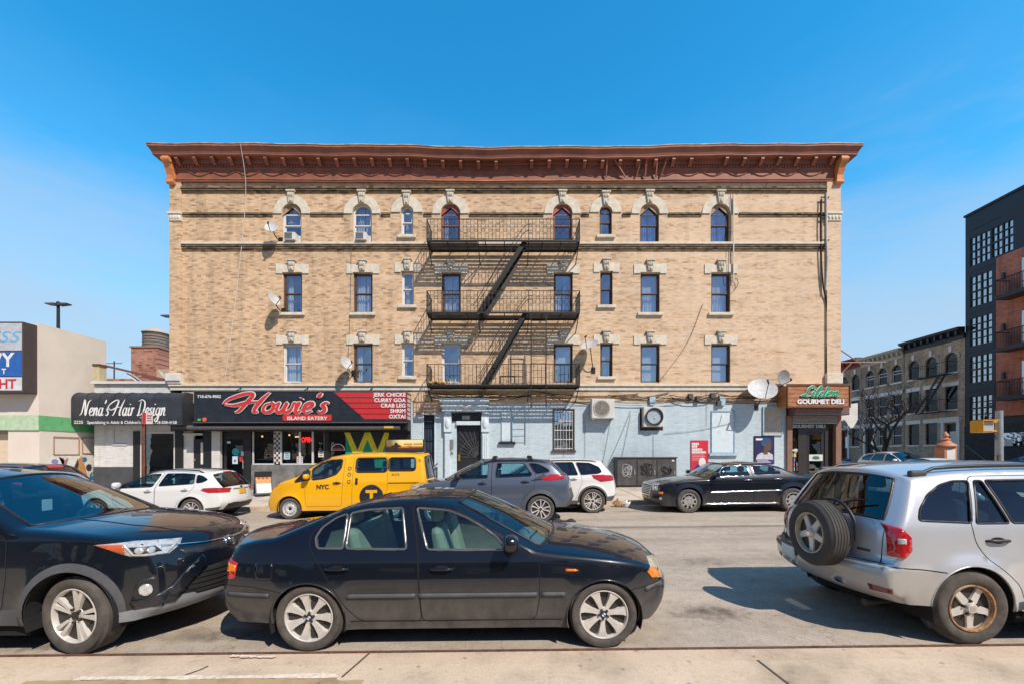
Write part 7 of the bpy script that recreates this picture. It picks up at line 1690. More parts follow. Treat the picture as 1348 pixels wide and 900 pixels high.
    q = MB(); q.box(x - .05, x + .05, y - .02, y + .02, z - .2, 2.9); q.box(x - .05, x - .03, y - .06, y + .02, z, 2.9); q.box(x + .03, x + .05, y - .06, y + .02, z, 2.9); T.p('post', q, mat('rusty_brown_post', (.20, .095, .06), .8, .2, var=.4))
    q = MB(); q.box(x + .0, x + .36, y - .085, y - .075, 2.80, 3.20); p = T.p('sign_plate', q, M_OFFW); q = MB(); q.box(x + .01, x + .13, y - .09, y - .086, 2.81, 3.19); T.p('red_field', q, M_REDS, p); q = MB(); q.box(x + .16, x + .34, y - .09, y - .086, 3.06, 3.10); q.box(x + .16, x + .31, y - .09, y - .086, 2.98, 3.02); q.box(x + .16, x + .34, y - .09, y - .086, 2.9, 2.93); T.p('sign_lines', q, M_REDS, p); q = MB(); q.box(x - .1, x + .02, y - .07, y - .06, 3.0, 3.05); q.box(x - .02, x + .02, y - .07, y - .06, 2.95, 3.25); T.p('street_blade', q, mat('faded_green_blade', (.12, .30, .2), .5))
    # entrance handrail
    q = MB()
    for yy in (FY - 1.3, FY - .35): q.tube([(X(577), yy, .25), (X(577), yy, 1.2)], .025, 6)
    q.tube([(X(577), FY - 1.45, 1.0), (X(577), FY - 1.3, 1.2), (X(577), FY - .2, 1.35)], .025, 6); q.tube([(X(577), FY - 1.3, .7), (X(577), FY - .3, .8)], .015, 6)
    for k in range(6): q.tube([(X(577), FY - 1.25 + .17 * k, .3), (X(577), FY - 1.25 + .17 * k, 1.2)], .01, 5)
    one('handrail', q, M_IRON, 'black iron handrail left of the apartment entrance', 'handrail')
    cables()
def cables():
    T = Thing('cable_bundle', 'tangle of black cables strung along the facade above the blue wall', 'cables', (X(800), FY - .1, Z(520))); r = random.Random(11)
    spans = [(560, 640, 519), (640, 730, 521), (730, 800, 522), (800, 880, 520), (880, 945, 519), (945, 1035, 517), (560, 700, 515), (760, 900, 524), (820, 1000, 517), (880, 1036, 524), (700, 840, 517), (940, 1020, 521)]
    for a, b, py in spans * 2:
        z = Z(py) + r.uniform(-.12, .12); z2 = z + r.uniform(-.14, .14); sg = r.uniform(.05, .3); y = FY - r.uniform(.04, .16); n = 12
        q = MB(); q.tube([(X(a) + (X(b) - X(a)) * k / n, y, z + (z2 - z) * k / n - sg * 4 * (k / n) * (1 - k / n) + r.uniform(-.012, .012)) for k in range(n + 1)], r.choice((.009, .012, .018)), 5); T.p('cable', q, M_IRON, smooth=60)
    for a, za, b, zb in ((805, 545, 790, 625), (830, 545, 815, 615), (950, 545, 945, 560), (873, 570, 960, 557), (742, 560, 742, 628), (860, 572, 860, 604), (770, 550, 770, 615), (830, 540, 800, 610), (930, 505, 930, 560)):
        q = MB(); p0 = Vector((X(a), FY - .04, Z(za))); p1 = Vector((X(b), FY - .04, Z(zb))); q.tube([tuple(p0 + (p1 - p0) * k / 8 + Vector((0, 0, -.08 * math.sin(math.pi * k / 8)))) for k in range(9)], .008, 5); T.p('cable', q, mat('grey_cable', (.16, .2, .22), .7), smooth=60)
    for px, py in ((908, 521), (937, 520), (918, 524), (945, 530)):
        q = MB(); q.box(X(px) - .09, X(px) + .09, FY - .16, FY, Z(py) - .12, Z(py) + .1); T.p('junction_box', q, M_GREYP)
    def line(nm, lab, pts, rad, m):
        q = MB(); q.tube(crom(pts, per=6), rad, 6); one(nm, q, m, lab, 'cable', smooth=60)
    wm = mat('white_cable', (.62, .58, .52), .6)
    line('cable', 'long white cable slanting down the left of the facade from the roof edge', [(X(331) - .1, FY - .63, 15.4), (X(327), FY - .2, 13.9), (X(316), FY - .06, 10.2), (X(297), FY - .06, 5.0)], .012, wm)
    line('cable', 'thin dark cable hanging across the brick between the two right-hand window columns', [(X(925), FY - .05, Z(400)), (X(905), FY - .05, Z(450)), (X(872), FY - .05, Z(496)), (X(860), FY - .05, Z(512))], .009, M_IRON)
    line('cable', 'grey cable dropping straight beside the second column of windows', [(X(463), FY - .04, Z(320)), (X(461), FY - .04, Z(420)), (X(457), FY - .04, Z(505))], .009, mat('grey_cable', (.16, .2, .22), .7))
    T = Thing('pipe', 'white pipe beside the rightmost window column', 'pipe', (X(963), FY, Z(370))); q = MB(); q.tube([(X(964), FY - .10, Z(258)), (X(964), FY - .10, Z(372))], .035, 8); T.p('pipe_run', q, wm, smooth=60)
    q = MB(); q.tube(crom([(X(960), FY - .1, Z(255)), (X(961), FY - .1, Z(300)), (X(958), FY - .1, Z(330)), (X(960), FY - .1, Z(372)), (X(968), FY - .1, Z(368)), (X(970), FY - .1, Z(376)), (X(964), FY - .1, Z(384))], per=5), .012, 6); T.p('loose_wire', q, M_IRON, smooth=60)
    T = Thing('pipe', 'pale downpipe with black brackets at the right corner pilaster', 'pipe', (X(1084), FY, Z(400))); q = MB(); q.tube([(X(1084.5), FY - .16, Z(257)), (X(1084.5), FY - .16, Z(315)), (X(1085), FY - .2, Z(345)), (X(1084), FY - .15, Z(384))], .045, 8); T.p('pipe_run', q, mat('weathered_pipe', (.48, .48, .47), .6), smooth=60)
    q = MB(); q.tube(crom([(X(1079), FY - .1, Z(265)), (X(1078), FY - .1, Z(300)), (X(1079), FY - .1, Z(340)), (X(1082), FY - .1, Z(380)), (X(1087), FY - .05, Z(400)), (X(1087), FY - .05, Z(500))], per=5), .03, 6)
    for py in (262, 288, 318): q.bar((X(1078), FY - .12, Z(py)), (X(1089), FY - .12, Z(py)), .04, .04)
    T.p('black_conduit', q, M_IRON, smooth=60)
    for k, px in enumerate((974, 1006, 1041, 1075)):
        q = MB(); q.bar((X(px) - .12, FY - .05, Z(255)), (X(px) + .06, FY - .14, Z(243.5)), .02, .02); one('hook', q, M_IRON, ('iron hook under the cornice, nearest the rightmost arched window', 'iron hook under the cornice, second from the rightmost arched window', 'iron hook under the cornice, second from the right corner', 'iron hook under the cornice beside the right corner')[k], 'hook', 'iron hooks under the cornice')
# ---------------------------------------------------------------- neighbours left and right
def left_side():
    cx, y0 = -19.42, 17.47
    T = Thing('retail_building', 'cream rendered one-storey store with a green band at the left', 'building', (-30, y0, 0)); mw = mat('cream_render', (.74, .65, .55), .85, var=.06, scale=1.2); H = 7.12
    q = MB(); q.box(-45, cx - 1.3, y0, y0 + 3, 3.36, H); q.box(cx - 1.298, cx, y0 - .01, y0 + 2.9, 3.36, H); T.p('upper_wall', q, mw)
    q = MB(); q.box(-45, cx + .012, y0 - .035, y0 + .4, 2.75, 3.355); T.p('front_green_band', q, mat('front_green', (.46, .60, .40), .8)); q = MB(); q.box(cx - 1.0, cx + .015, y0 - .028, y0 + 2.89, 2.752, 3.357); T.p('sunlit_green_band', q, mat('sunlit_side_green', (.14, .44, .18), .8))  # one green band; the side's richer tone puts the sun into its colour
    q = MB(); q.box(-45, cx - 1.3, y0 + .25, y0 + 3, -.6, 2.748); T.p('lower_wall', q, mat('beige_panel', (.68, .55, .40), .8, var=.08)); q = MB()
    for x in (-30, -27, -24, -22): q.box(x, x + .03, y0 + .235, y0 + .25, -.5, 2.6)
    q.box(-45, cx - 1.3, y0 + .1, y0 + .25, 2.55, 2.745); T.p('panel_joints', q, mat('tan_joint', (.34, .27, .2), .8)); q = MB(); q.box(cx - 1.298, cx - .01, y0 + .02, y0 + 2.9, -.6, 2.748); T.p('corner_pier', q, mw)
    q = MB()
    for a, b, c, d in ((.55, 1.6, 1.75, 2.5), (1.75, 2.6, 1.8, 2.5)):
        for p0, p1 in (((a, c), (b, c)), ((b, c), (b, d)), ((b, d), (a, d)), ((a, d), (a, c))): q.bar((cx + .01, y0 + p0[0], p0[1]), (cx + .01, y0 + p1[0], p1[1]), .03, .03)
    T.p('bare_frame', q, mat('tan_frame', (.42, .25, .17), .7))
    mu = T.p('mural', (lambda m: m.add([(cx - .003, y0 + .25, -.1), (cx - .003, y0 + 2.75, -.1), (cx - .003, y0 + 2.75, 1.7), (cx - .003, y0 + .25, 1.7)], [(0, 1, 2, 3)]))(MB()), mat('mural_ground', (.72, .69, .60), .8))
    def blob(pts, m, d): q = MB(); q.add([(cx + d, y0 + a, b) for a, b in pts], [tuple(range(len(pts)))]); T.p('mural_shape', q, m, mu)
    orange = mat('mural_orange', (.55, .27, .08), .8); blue = mat('mural_blue', (.03, .17, .38), .8); dark = mat('mural_dark', (.04, .035, .05), .8)
    blob([(1.5, .0), (1.55, 1.5), (1.75, 1.72), (2.0, .7), (2.45, -.1)], orange, .004); blob([(1.1, .5), (1.55, 1.55), (1.6, 1.3), (1.35, .5)], dark, .006); blob(ellipse(2.3, .75, .22, .2, 14), blue, .008); blob(ellipse(1.85, 1.52, .11, .12, 12), blue, .008); blob(ellipse(2.05, 1.15, .14, .17, 7), dark, .008); blob(ellipse(2.25, .8, .09, .08, 10), mat('mural_sky', (.25, .5, .62), .8), .012); blob(ellipse(.6, 1.45, .14, .11, 10), mat('mural_lilac', (.22, .24, .48), .8), .006); blob([(.85, 1.1), (.95, 1.6), (.75, 1.65), (1.0, 1.5), (1.15, 1.62), (1.0, 1.1)], mat('mural_pink', (.45, .16, .2), .8), .008)
    # sign box
    S = Thing('store_sign', 'tall boxed store sign with blue and red lettering on the cream wall', 'sign', (-21.5, y0, 4.2)); x1, x0, yf = -19.47, -23.6, y0 - .55
    q = MB(); q.box(x0, x1, yf, y0 - .012, 4.22, 7.02); S.p('sign_case', q, mat('dark_brown_sign_case', (.07, .055, .05), .6), bevel=.02)
    f = x1 - .02; y = yf - .01
    for z0, z1, m, nm in ((5.88, 6.95, mat('pale_grey_panel', (.50, .52, .55), .5), 'panel'), (4.86, 5.84, mat('blue_panel', (.025, .12, .42), .5), 'panel'), (4.3, 4.82, mat('white_panel', (.66, .67, .68), .5), 'panel')): q = MB(); q.box(x0 + .05, f, y, yf - .002, z0, z1); S.p(nm, q, m)
    S.p('sign_lettering', text_mb('ESS', .62, f - .12, y - .006, 6.2, align='RIGHT', shear=.3, width=1.35), mat('light_blue_letter', (.16, .42, .68), .5)); S.p('sign_lettering', text_mb('VY', .76, f - .32, y - .006, 5.25, align='RIGHT', bold=.02), M_WHITE); S.p('sign_lettering', text_mb('T', .28, f - .62, y - .006, 4.96, align='RIGHT', bold=.01), M_WHITE); S.p('sign_lettering', text_mb('HT', .52, f - .22, y - .006, 4.38, align='RIGHT', bold=.015), mat('red_letter', (.58, .03, .04), .5))
    # lamps behind
    for (x, yy, h, lab) in ((-32.0, 30, 12.2, 'tall black twin-headed lamp post behind the cream store'), (-23.88, 30, 11.35, 'lamp post whose head just shows left of the brick building')):
        L_ = Thing('lamp_post', lab, 'lamp post', (x, yy, 0), group='lamp posts behind the store'); q = MB(); q.tube([(x, yy, 0), (x, yy, h)], [.14, .09], 10); L_.p('pole', q, M_IRON)
        for s in (-1, 1): q = MB(); q.prism([(x + s * .1, h - .05), (x + s * .75, h + .03), (x + s * .78, h + .1), (x + s * .1, h + .12)], 'xz', yy - .2, yy + .2); L_.p('lamp_head', q, M_GREYP)
        q = MB(); q.ball((x, yy, h + .15), .12, 8, 6); L_.p('sensor', q, M_IRON)
    # rooftops behind
    T = Thing('brick_tower', 'square red brick stair tower on a rooftop behind the salon', 'building', (-38.9, 45, 0)); q = MB(); q.box(-40.3, -37.45, 45, 52, 0, 12.95); T.p('wall', q, brick('old_red_brick', (.52, .25, .17), (.42, .19, .13), (.45, .32, .25), bw=.4, bh=.13)); q = MB(); q.box(-40.4, -37.35, 44.9, 52.1, 12.95, 13.1); T.p('coping', q, mat('brick_coping', (.32, .18, .13), .8))
    W = Thing('water_tower', 'wooden rooftop water tank with a conical cap on the red brick tower', 'water tower', (-39.3, 47, 13.1)); q = MB(); q.lathe([(0, 13.35), (1.2, 13.35), (1.17, 14.95), (0, 14.95)], 28, (-39.3, 47, 0)); W.p('tank', q, mat('weathered_wood_tank', (.20, .17, .14), .9, var=.4, scale=12), smooth=40)
    q = MB(); q.lathe([(1.28, 14.9), (1.28, 14.98), (.5, 15.4), (0, 15.62)], 28, (-39.3, 47, 0)); W.p('cap', q, mat('tan_tank_cap', (.50, .40, .28), .8), smooth=40); q = MB()
    for k in range(5): q.lathe([(1.21, 13.5 + .3 * k), (1.23, 13.52 + .3 * k), (1.21, 13.54 + .3 * k)], 28, (-39.3, 47, 0))
    for a in range(4): q.tube([(-39.3 + .8 * math.cos(a * 1.57 + .8), 47 + .8 * math.sin(a * 1.57 + .8), 13.0), (-39.3 + .8 * math.cos(a * 1.57 + .8), 47 + .8 * math.sin(a * 1.57 + .8), 13.4)], .08, 6)
    W.p('hoops', q, M_IRON)
    T = Thing('brick_building', 'low red brick building with a pale curved roof behind the salon', 'building', (-37, 36, 0)); q = MB(); q.box(-46, -30.0, 36, 44, 0, 8.1); T.p('wall', q, brick('old_red_brick', (.52, .25, .17), (.42, .19, .13), (.45, .32, .25))); q = MB(); q.grid(lambda u, v: (-42 + 7.8 * u, 38 + 4 * v, 8.0 + 1.6 * math.sin(math.pi * (u * .5 + .5))), 10, 2); T.p('roof', q, mat('pale_metal_roof', (.45, .47, .5), .5)); q = MB(); q.box(-35.5, -32.2, 42.5, 43.5, 8, 10.2); T.p('parapet', q, mat('tan_render', (.45, .31, .18), .8)); q = MB(); q.tube([(-34.6, 37, 8), (-34.6, 37, 9.8)], .05, 6); q.tube([(-36.2, 37, 9.6), (-33.9, 37, 9.6)], .03, 6); T.p('antenna', q, M_IRON)

def house(n, y0, y1, bays, label, brickm, cornm, lint, H=11.25, door=0, ch=.85):
    xf = 34.0; T = Thing('row_house', label, 'house', (xf, (y0 + y1) / 2, 0), group='brick row houses along the side street')
    # facade in (y, z), facing -x: build facing -y and turn
    def turn(mb): mb.v = [(xf + (p[1]), p[0], p[2]) for p in mb.v]; return mb
    holes = []; W = 1.05
    arr = []
    for i, yb in enumerate(bays):
        arr += [('a', yb, 8.05, 9.1), ('r', yb, 5.2, 7.0)]
        arr.append(('d', yb, 1.25, 4.1) if i == door else ('r', yb, 2.5, 4.25))
    for k, yb, a, b in arr: holes.append(arch_poly(yb, W * .9, a, b) if k == 'a' else rect(yb - W * .45, yb + W * .45, a, b))
    T.p('wall', turn(wall_holes(rect(y0 + .01, y1 - .01, 0, H - .3), holes, 0, .25)), brickm)
    q = MB(); q.box(y0 + .02, y1 - .02, .26, 10, 0, H - .35); T.p('body', turn(q), M_ROOM)
    pf = [(0, H - ch), (.12, H - ch + .02), (.12, H - ch + .35), (.3, H - .28), (.55, H - .18), (.6, H), (0, H + .03)]
    q = MB(); q.add([(y0, -o, z) for o, z in pf] + [(y1, -o, z) for o, z in pf], [(k, k + 1, 8 + k, 7 + k) for k in range(6)] + [tuple(range(7)), tuple(range(7, 14))]); c = T.p('cornice', turn(q), cornm)
    for k in range(9): q = MB(); yy = y0 + .3 + (y1 - y0 - .6) * k / 8; q.box(yy - .07, yy + .07, -.42, -.1, H - .55, H - .2); T.p('bracket', turn(q), cornm, c)
    for k, yb, a, b in arr:
        w2 = W * .45; top = b + (w2 if k == 'a' else 0)
        if k == 'd':
            q = MB(); q.box(yb - w2, yb + w2, .2, .25, a, b); d = T.p('door', turn(q), mat('maroon_door', (.10, .02, .018), .5) if n % 2 else M_DOORD); q = MB(); q.box(yb - w2 * .6, yb + w2 * .6, .19, .2, a + 1.1, b - .6); T.p('door_glass', turn(q), M_SHADE if n == 0 else M_PANE, d)
            q = MB(); q.box(yb - w2 - .3, yb + w2 + .3, -.2, .0, b + .1, b + .5); q.box(yb - w2 - .22, yb - w2, -.1, 0, a, b + .1); q.box(yb + w2, yb + w2 + .22, -.1, 0, a, b + .1); T.p('door_surround', turn(q), lint, d)
            q = MB()
            for s in range(5): q.box(yb - w2 - .3, yb + w2 + .3, -1.5 + .3 * s, 0 if s == 4 else -1.2 + .3 * s, .3, .55 + .17 * s)
            T.p('stoop', turn(q), mat('brownstone_stoop', (.2, .14, .11), .85)); continue
        q = MB(); t = .06
        q.box(yb - w2, yb - w2 + t, .08, .16, a, b); q.box(yb + w2 - t, yb + w2, .08, .16, a, b); q.box(yb - w2, yb + w2, .085, .155, a, a + t); q.box(yb - w2, yb + w2, .085, .155, (a + top) / 2 - .03, (a + top) / 2 + .03); q.box(yb - w2, yb + w2, .085, .155, b - t, b)
        f = T.p('window', turn(q), M_WINB if n != 2 else M_WINW); q = MB(); q.add([(yb - w2, .13, a), (yb + w2, .13, a), (yb + w2, .13, top), (yb - w2, .13, top)], [(0, 1, 2, 3)]); T.p('pane', turn(q), glass('house_pane', (.2, .24, .28), .0), f)
        if rng.random() < .5: q = MB(); q.box(yb - w2, yb + w2, .2, .21, (a + top) / 2, top); T.p('shade', turn(q), M_SHADE, f)
        if k == 'a':
            nn = 12; R0, R1 = w2 + .01, w2 + .26; arc = [(yb + R1 * math.cos(math.pi * j / nn), b + R1 * math.sin(math.pi * j / nn)) for j in range(nn + 1)]; arc2 = [(yb + R0 * math.cos(math.pi * j / nn), b + R0 * math.sin(math.pi * j / nn)) for j in range(nn + 1)]
            q = MB(); q.add([(u, -.04, v) for u, v in arc] + [(u, -.04, v) for u, v in arc2], [(j, j + 1, nn + 2 + j, nn + 1 + j) for j in range(nn)]); T.p('arch', turn(q), brickm, f); q = MB(); q.box(yb - .1, yb + .1, -.1, 0, top + .05, top + .5); T.p('keystone', turn(q), lint, f)
        else: q = MB(); q.box(yb - w2 - .15, yb + w2 + .15, -.06, .02, b + .005, b + .32); T.p('lintel', turn(q), lint, f)
        q = MB(); q.box(yb - w2 - .1, yb + w2 + .1, -.1, .08, a - .12, a - .003); T.p('window_sill', turn(q), lint, f)
    return T
def right_side():
    b1 = brick('grey_tan_brick', (.66, .49, .34), (.47, .34, .235), (.52, .4, .3), axis='yz', var=.28); b2 = brick('brown_grey_brick', (.56, .40, .28), (.39, .275, .19), (.43, .33, .25), axis='yz', var=.28); wl = mat('house_trim_white', (.75, .72, .66), .8)
    house(0, 31.92, 36.85, (32.95, 34.5, 36.0), 'tan brick row house with a black cornice and a fire escape', b1, M_BLACKP, wl)
    house(2, 36.86, 41.35, (37.6, 39.05, 40.4), 'row house with a cream bracketed cornice behind the bare tree', b2, mat('cream_cornice', (.48, .44, .34), .7), wl, 10.9, 2)
    house(1, 41.36, 46.0, (42.1, 43.5, 44.9), 'row house with a dark red cornice beside the deli sign', b2, mat('dark_red_cornice', (.18, .04, .035), .7), wl, 11.1, 1)
    house(3, 46.01, 51.0, (47, 48.5, 50), 'last row house on the side street, almost hidden by the deli corner', b1, M_BLACKP, wl, 11.2)
    # iron escape on the first house
    F = Thing('fire_escape', 'small black iron fire escape on the tan row house', 'fire escape', (33.9, 34.2, 5)); 
    for z in (5.05, 7.9):
        q = MB(); y0, y1 = 32.4, 35.2
        for k in range(6): q.box(33.05 + .15 * k, 33.1 + .15 * k, y0, y1, z - .03, z)
        F.p('platform', q, M_IRON); q = MB(); q.bar((33.05, y0, z + .9), (33.05, y1, z + .9), .04, .04); q.bar((33.05, y0, z + .9), (33.95, y0, z + .9), .04, .04); q.bar((33.05, y1, z + .9), (33.95, y1, z + .9), .04, .04)
        for k in range(19): yy = y0 + (y1 - y0) * k / 18; q.tube([(33.05, yy, z), (33.05, yy, z + .9)], .012, 4)
        F.p('railing', q, M_IRON)
    q = MB()
    for x in (33.15, 33.6): q.bar((x, 33.0, 7.9), (x, 34.9, 5.05), .04, .14)
    for k in range(1, 11): q.box(33.15, 33.6, 33.0 + 1.9 * k / 11 - .07, 33.0 + 1.9 * k / 11 + .07, 7.9 - 2.85 * k / 11, 7.92 - 2.85 * k / 11)
    F.p('staircase', q, M_IRON)
    # modern block
    T = Thing('apartment_building', 'dark modern apartment block with gridded windows and red brick balconies', 'building', (34, 27, 0)); dk = mat('dark_metal_cladding', (.022, .024, .032), .5, .1, var=.12, scale=.6)
    wins = [(30.13, 31.58, 12.5, 14.8), (30.13, 31.58, 9.65, 11.75), (30.13, 31.58, 6.95, 8.95), (30.13, 31.58, 4.2, 6.0), (30.25, 31.58, 15.55, 17.7), (28.85, 30.15, 15.55, 17.7)]
    holes = [rect(a, b, c, d) for a, b, c, d in wins]
    def turn(mb, xf=34.0): mb.v = [(xf + p[1], p[0], p[2]) for p in mb.v]; return mb
    T.p('dark_wall', turn(wall_holes(rect(20, 31.9, 0, 19.4), holes, 0, .2)), dk); q = MB(); q.box(34.2, 46, 20, 31.89, 0, 19.38); T.p('body', q, M_ROOM)
    for z in (3.9, 6.35, 9.2, 12.1, 15.1, 18.2): q = MB(); q.box(33.985, 33.998, 29.6, 31.88, z, z + .03); T.p('panel_joint', q, M_BLACK)
    q = MB(); q.box(33.9, 34.3, 20, 31.95, 19.4, 19.55); T.p('roof_edge', q, dk)
    for a, b, c, d in wins:
        q = MB(); q.add([(34.1, a, c), (34.1, b, c), (34.1, b, d), (34.1, a, d)], [(0, 1, 2, 3)]); f = T.p('window', q, glass('modern_pane', (.25, .32, .4), .42, wob=.2)); q = MB()
        for k in range(5): yy = a + (b - a) * k / 4; t = .08 if k in (0, 2, 4) else .04; q.box(34.03, 34.095, yy - t / 2, yy + t / 2, c, d)
        for k in range(5): zz = c + (d - c) * k / 4; t = .10 if k in (0, 2, 4) else .06; q.box(34.02, 34.09, a, b, zz - t / 2, zz + t / 2)
        T.p('glazing_bars', q, M_BLACKP, f)
    rb = brick('modern_red_brick', (.66, .22, .13), (.52, .16, .1), (.5, .28, .2), axis='yz', var=.2)
    q = MB(); q.box(33.82, 33.995, 20, 29.72, 4.35, 15.4); T.p('red_brick_front', q, rb); q = MB(); q.box(33.9, 33.997, 20, 31.88, 0, 3.85); T.p('base', q, mat('charcoal_brick_base', (.035, .034, .036), .8, var=.35, scale=3))
    for z in (5.6, 8.9, 12.4):
        q = MB(); q.box(32.75, 33.815, 25.5, 28.95, z - .25, z); s = T.p('balcony', q, M_BLACKP); q = MB(); q.bar((32.8, 25.5, z + 1.05), (32.8, 28.9, z + 1.05), .05, .05); q.bar((32.8, 28.9, z + 1.05), (33.8, 28.9, z + 1.05), .05, .05)
        for k in range(40): yy = 25.5 + 3.4 * k / 39; q.box(32.79, 32.81, yy - .012, yy + .012, z, z + 1.05)
        for k in range(11): x = 32.8 + k * .1; q.box(x - .012, x + .012, 28.89, 28.91, z, z + 1.05)
        T.p('balcony_railing', q, M_IRON, s); q = MB(); q.box(33.80, 33.83, 26.2, 28.2, z, z + 2.3); T.p('balcony_door', q, glass('modern_pane', (.25, .32, .4), .42), s)
        q = MB(); q.box(33.66, 33.815, 29.15, 29.3, z + 1.3, z + 1.75); T.p('wall_lamp', q, M_GREYP)
    q = MB(); q.box(33.85, 33.895, 28.0, 29.6, 2.3, 3.2); T.p('window', q, M_PANE); q = MB(); q.box(33.84, 33.849, 28.75, 29.25, 2.3, 2.75); T.p('notice', q, M_OFFW)
    bare_tree(); corner_things()
def bare_tree():
    r = random.Random(21); bx, by = 28.9, 32.9
    T = Thing('bare_tree', 'leafless street tree in front of the brick row houses', 'tree', (bx, by, .45)); q = MB(); tw = MB()
    def grow(p, d, ln, rad, depth):
        pts = [p]; cur = p; dd = d.copy(); n = 4
        for k in range(n):
            dd = (dd + Vector((r.uniform(-.22, .22), r.uniform(-.22, .22), r.uniform(-.08, .16)))).normalized(); cur = cur + dd * ln / n; pts.append(cur)
        (q if depth > 3 else tw).tube(pts, [rad * (1 - .4 * k / n) for k in range(n + 1)], 7 if depth > 3 else 4)
        if depth == 0: return
        m = 3 if depth > 2 else r.choice((2, 3))
        for k in range(m):
            a = r.uniform(0, 6.28); side = Vector((math.cos(a), math.sin(a), r.uniform(.0, .55))); nd = (dd * .75 + side * .75).normalized(); st = pts[r.choice((2, 3, 4)) if k else 4]
            grow(st, nd, ln * r.uniform(.62, .85), max(.008, rad * .58), depth - 1)
    grow(Vector((bx, by, .3)), Vector((.05, 0, 1)), 2.4, .23, 6)
    T.p('trunk', q, mat('dark_bark', (.055, .045, .038), .9, var=.4, scale=12), smooth=60); o = T.p('crown', tw, mat('twig_bark', (.06, .05, .043), .9))
def corner_things():
    # fire alarm call box
    x, y = 15.65, 15.35; T = Thing('fire_alarm_box', 'faded orange street fire alarm box with a torch finial and white front', 'alarm box', (x, y, .3)); om = mat('faded_orange_iron', (.50, .20, .10), .6, var=.25)
    q = MB(); q.lathe([(0, .28), (.26, .28), (.24, .45), (.12, .6), (.1, 1.2), (.16, 1.35)], 8, (x, y, 0)); T.p('pedestal', q, om, smooth=30); q = MB(); q.box(x - .23, x + .23, y - .18, y + .18, 1.35, 2.05); b = T.p('call_box', q, om, bevel=.03); q = MB(); q.box(x - .15, x + .15, y - .19, y - .182, 1.45, 1.95); T.p('door_plate', q, M_OFFW, b)
    q = MB(); q.lathe([(.30, 2.05), (.28, 2.12), (.18, 2.18), (.12, 2.26), (.15, 2.3), (.06, 2.36), (.10, 2.43), (.07, 2.5), (0, 2.6)], 16, (x, y, 0)); T.p('torch_finial', q, om, smooth=50)
    x, y = 17.75, 15.5; T = Thing('pedestrian_signal', 'yellow pedestrian signal on a grey steel pole at the corner', 'traffic signal', (x, y, .3)); q = MB(); q.tube([(x, y, .2), (x, y, 3.35)], [.12, .10], 14); T.p('pole', q, mat('galvanised_pole', (.36, .38, .37), .45, .5), smooth=60)
    ym = mat('signal_yellow', (.72, .33, .01), .5); q = MB(); q.box(x - .95, x - .42, y - .22, y + .12, 2.55, 2.98); h = T.p('housing', q, ym, bevel=.03); q = MB(); q.box(x - .90, x - .47, y - .235, y - .221, 2.60, 2.93); T.p('lens', q, mat('pale_signal_face', (.42, .40, .36), .5), h)
    q = MB(); q.box(x - .97, x - .40, y - .36, y - .2, 2.97, 3.0); q.box(x - .97, x - .955, y - .36, y - .2, 2.55, 2.98); T.p('visor', q, ym, h)
    for z in (2.62, 2.95): q = MB(); q.bar((x - .42, y, z), (x, y, z), .06, .05); T.p('bracket', q, ym)
    q = MB(); q.bar((x - .16, y - .02, 2.5), (x - .1, y - .02, 2.3), .05, .05); q.box(x - .2, x - .12, y - .16, y - .1, 1.5, 1.75); T.p('push_button', q, M_GREYP)
    q = MB(); q.tube([(XR + .02, FY + .3, 5.98), (17.3, FY + .3, 6.0)], .03, 6); q.tube([(XR + .02, FY + .3, 6.75), (15.95, FY + .3, 6.05)], .025, 6); q.tube([(XR + .02, FY + .3, 5.2), (15.7, FY + .3, 5.95)], .02, 6); one('sign_bracket', q, mat('reddish_rod', (.35, .14, .1), .6), 'bare reddish iron sign bracket sticking out of the building corner above the deli', 'bracket')
    q = MB(); pts = [(15.1, FY + .2), (16.0, FY + .2), (16.0, FY + 3)]
    q.grid(lambda u, v: (15.0 + .85 * u, FY + .12, 4.0 - .9 * v * (1 - .25 * math.sin(u * 7)) + .1 * u), 8, 4); one('torn_tarp', q, M_OFFW, 'torn white tarp hanging on the side street flank below the deli sign', 'tarp', smooth=60)
def opposite_side():
    """unseen building added behind the photographer to darken what car flanks and windows mirror"""
    T = Thing('brick_building', 'added one-storey brown brick building, unseen behind the photographer, that darkens the car reflections', 'building', (0, -8, 0)); holes = [rect(-38 + 3.2 * k, -36.6 + 3.2 * k, z, z + 1.7) for k in range(24) for z in (1.2,)]  # unseen brick block added to darken the reflections
    q = wall_holes(rect(-40, 40, -.6, 4.6), holes, 0, .2); q.v = [(-a, -8 - b, c) for a, b, c in q.v]; T.p('wall', q, brick('dull_brown_brick', (.16, .11, .085), (.12, .08, .06), (.13, .11, .09))); q = MB(); q.box(-40, 40, -16, -8.3, -.6, 4.4); T.p('body', q, M_ROOM)
    q = MB(); q.box(-40.1, 40.1, -8.2, -7.85, 4.6, 4.85); T.p('coping', q, M_STONE)
    q = MB()
    for h in holes: q.add([(-h[0][0], -8.12, h[0][1]), (-h[1][0], -8.12, h[1][1]), (-h[2][0], -8.12, h[2][1]), (-h[3][0], -8.12, h[3][1])], [(0, 1, 2, 3)])
    T.p('window_panes', q, M_PANE)
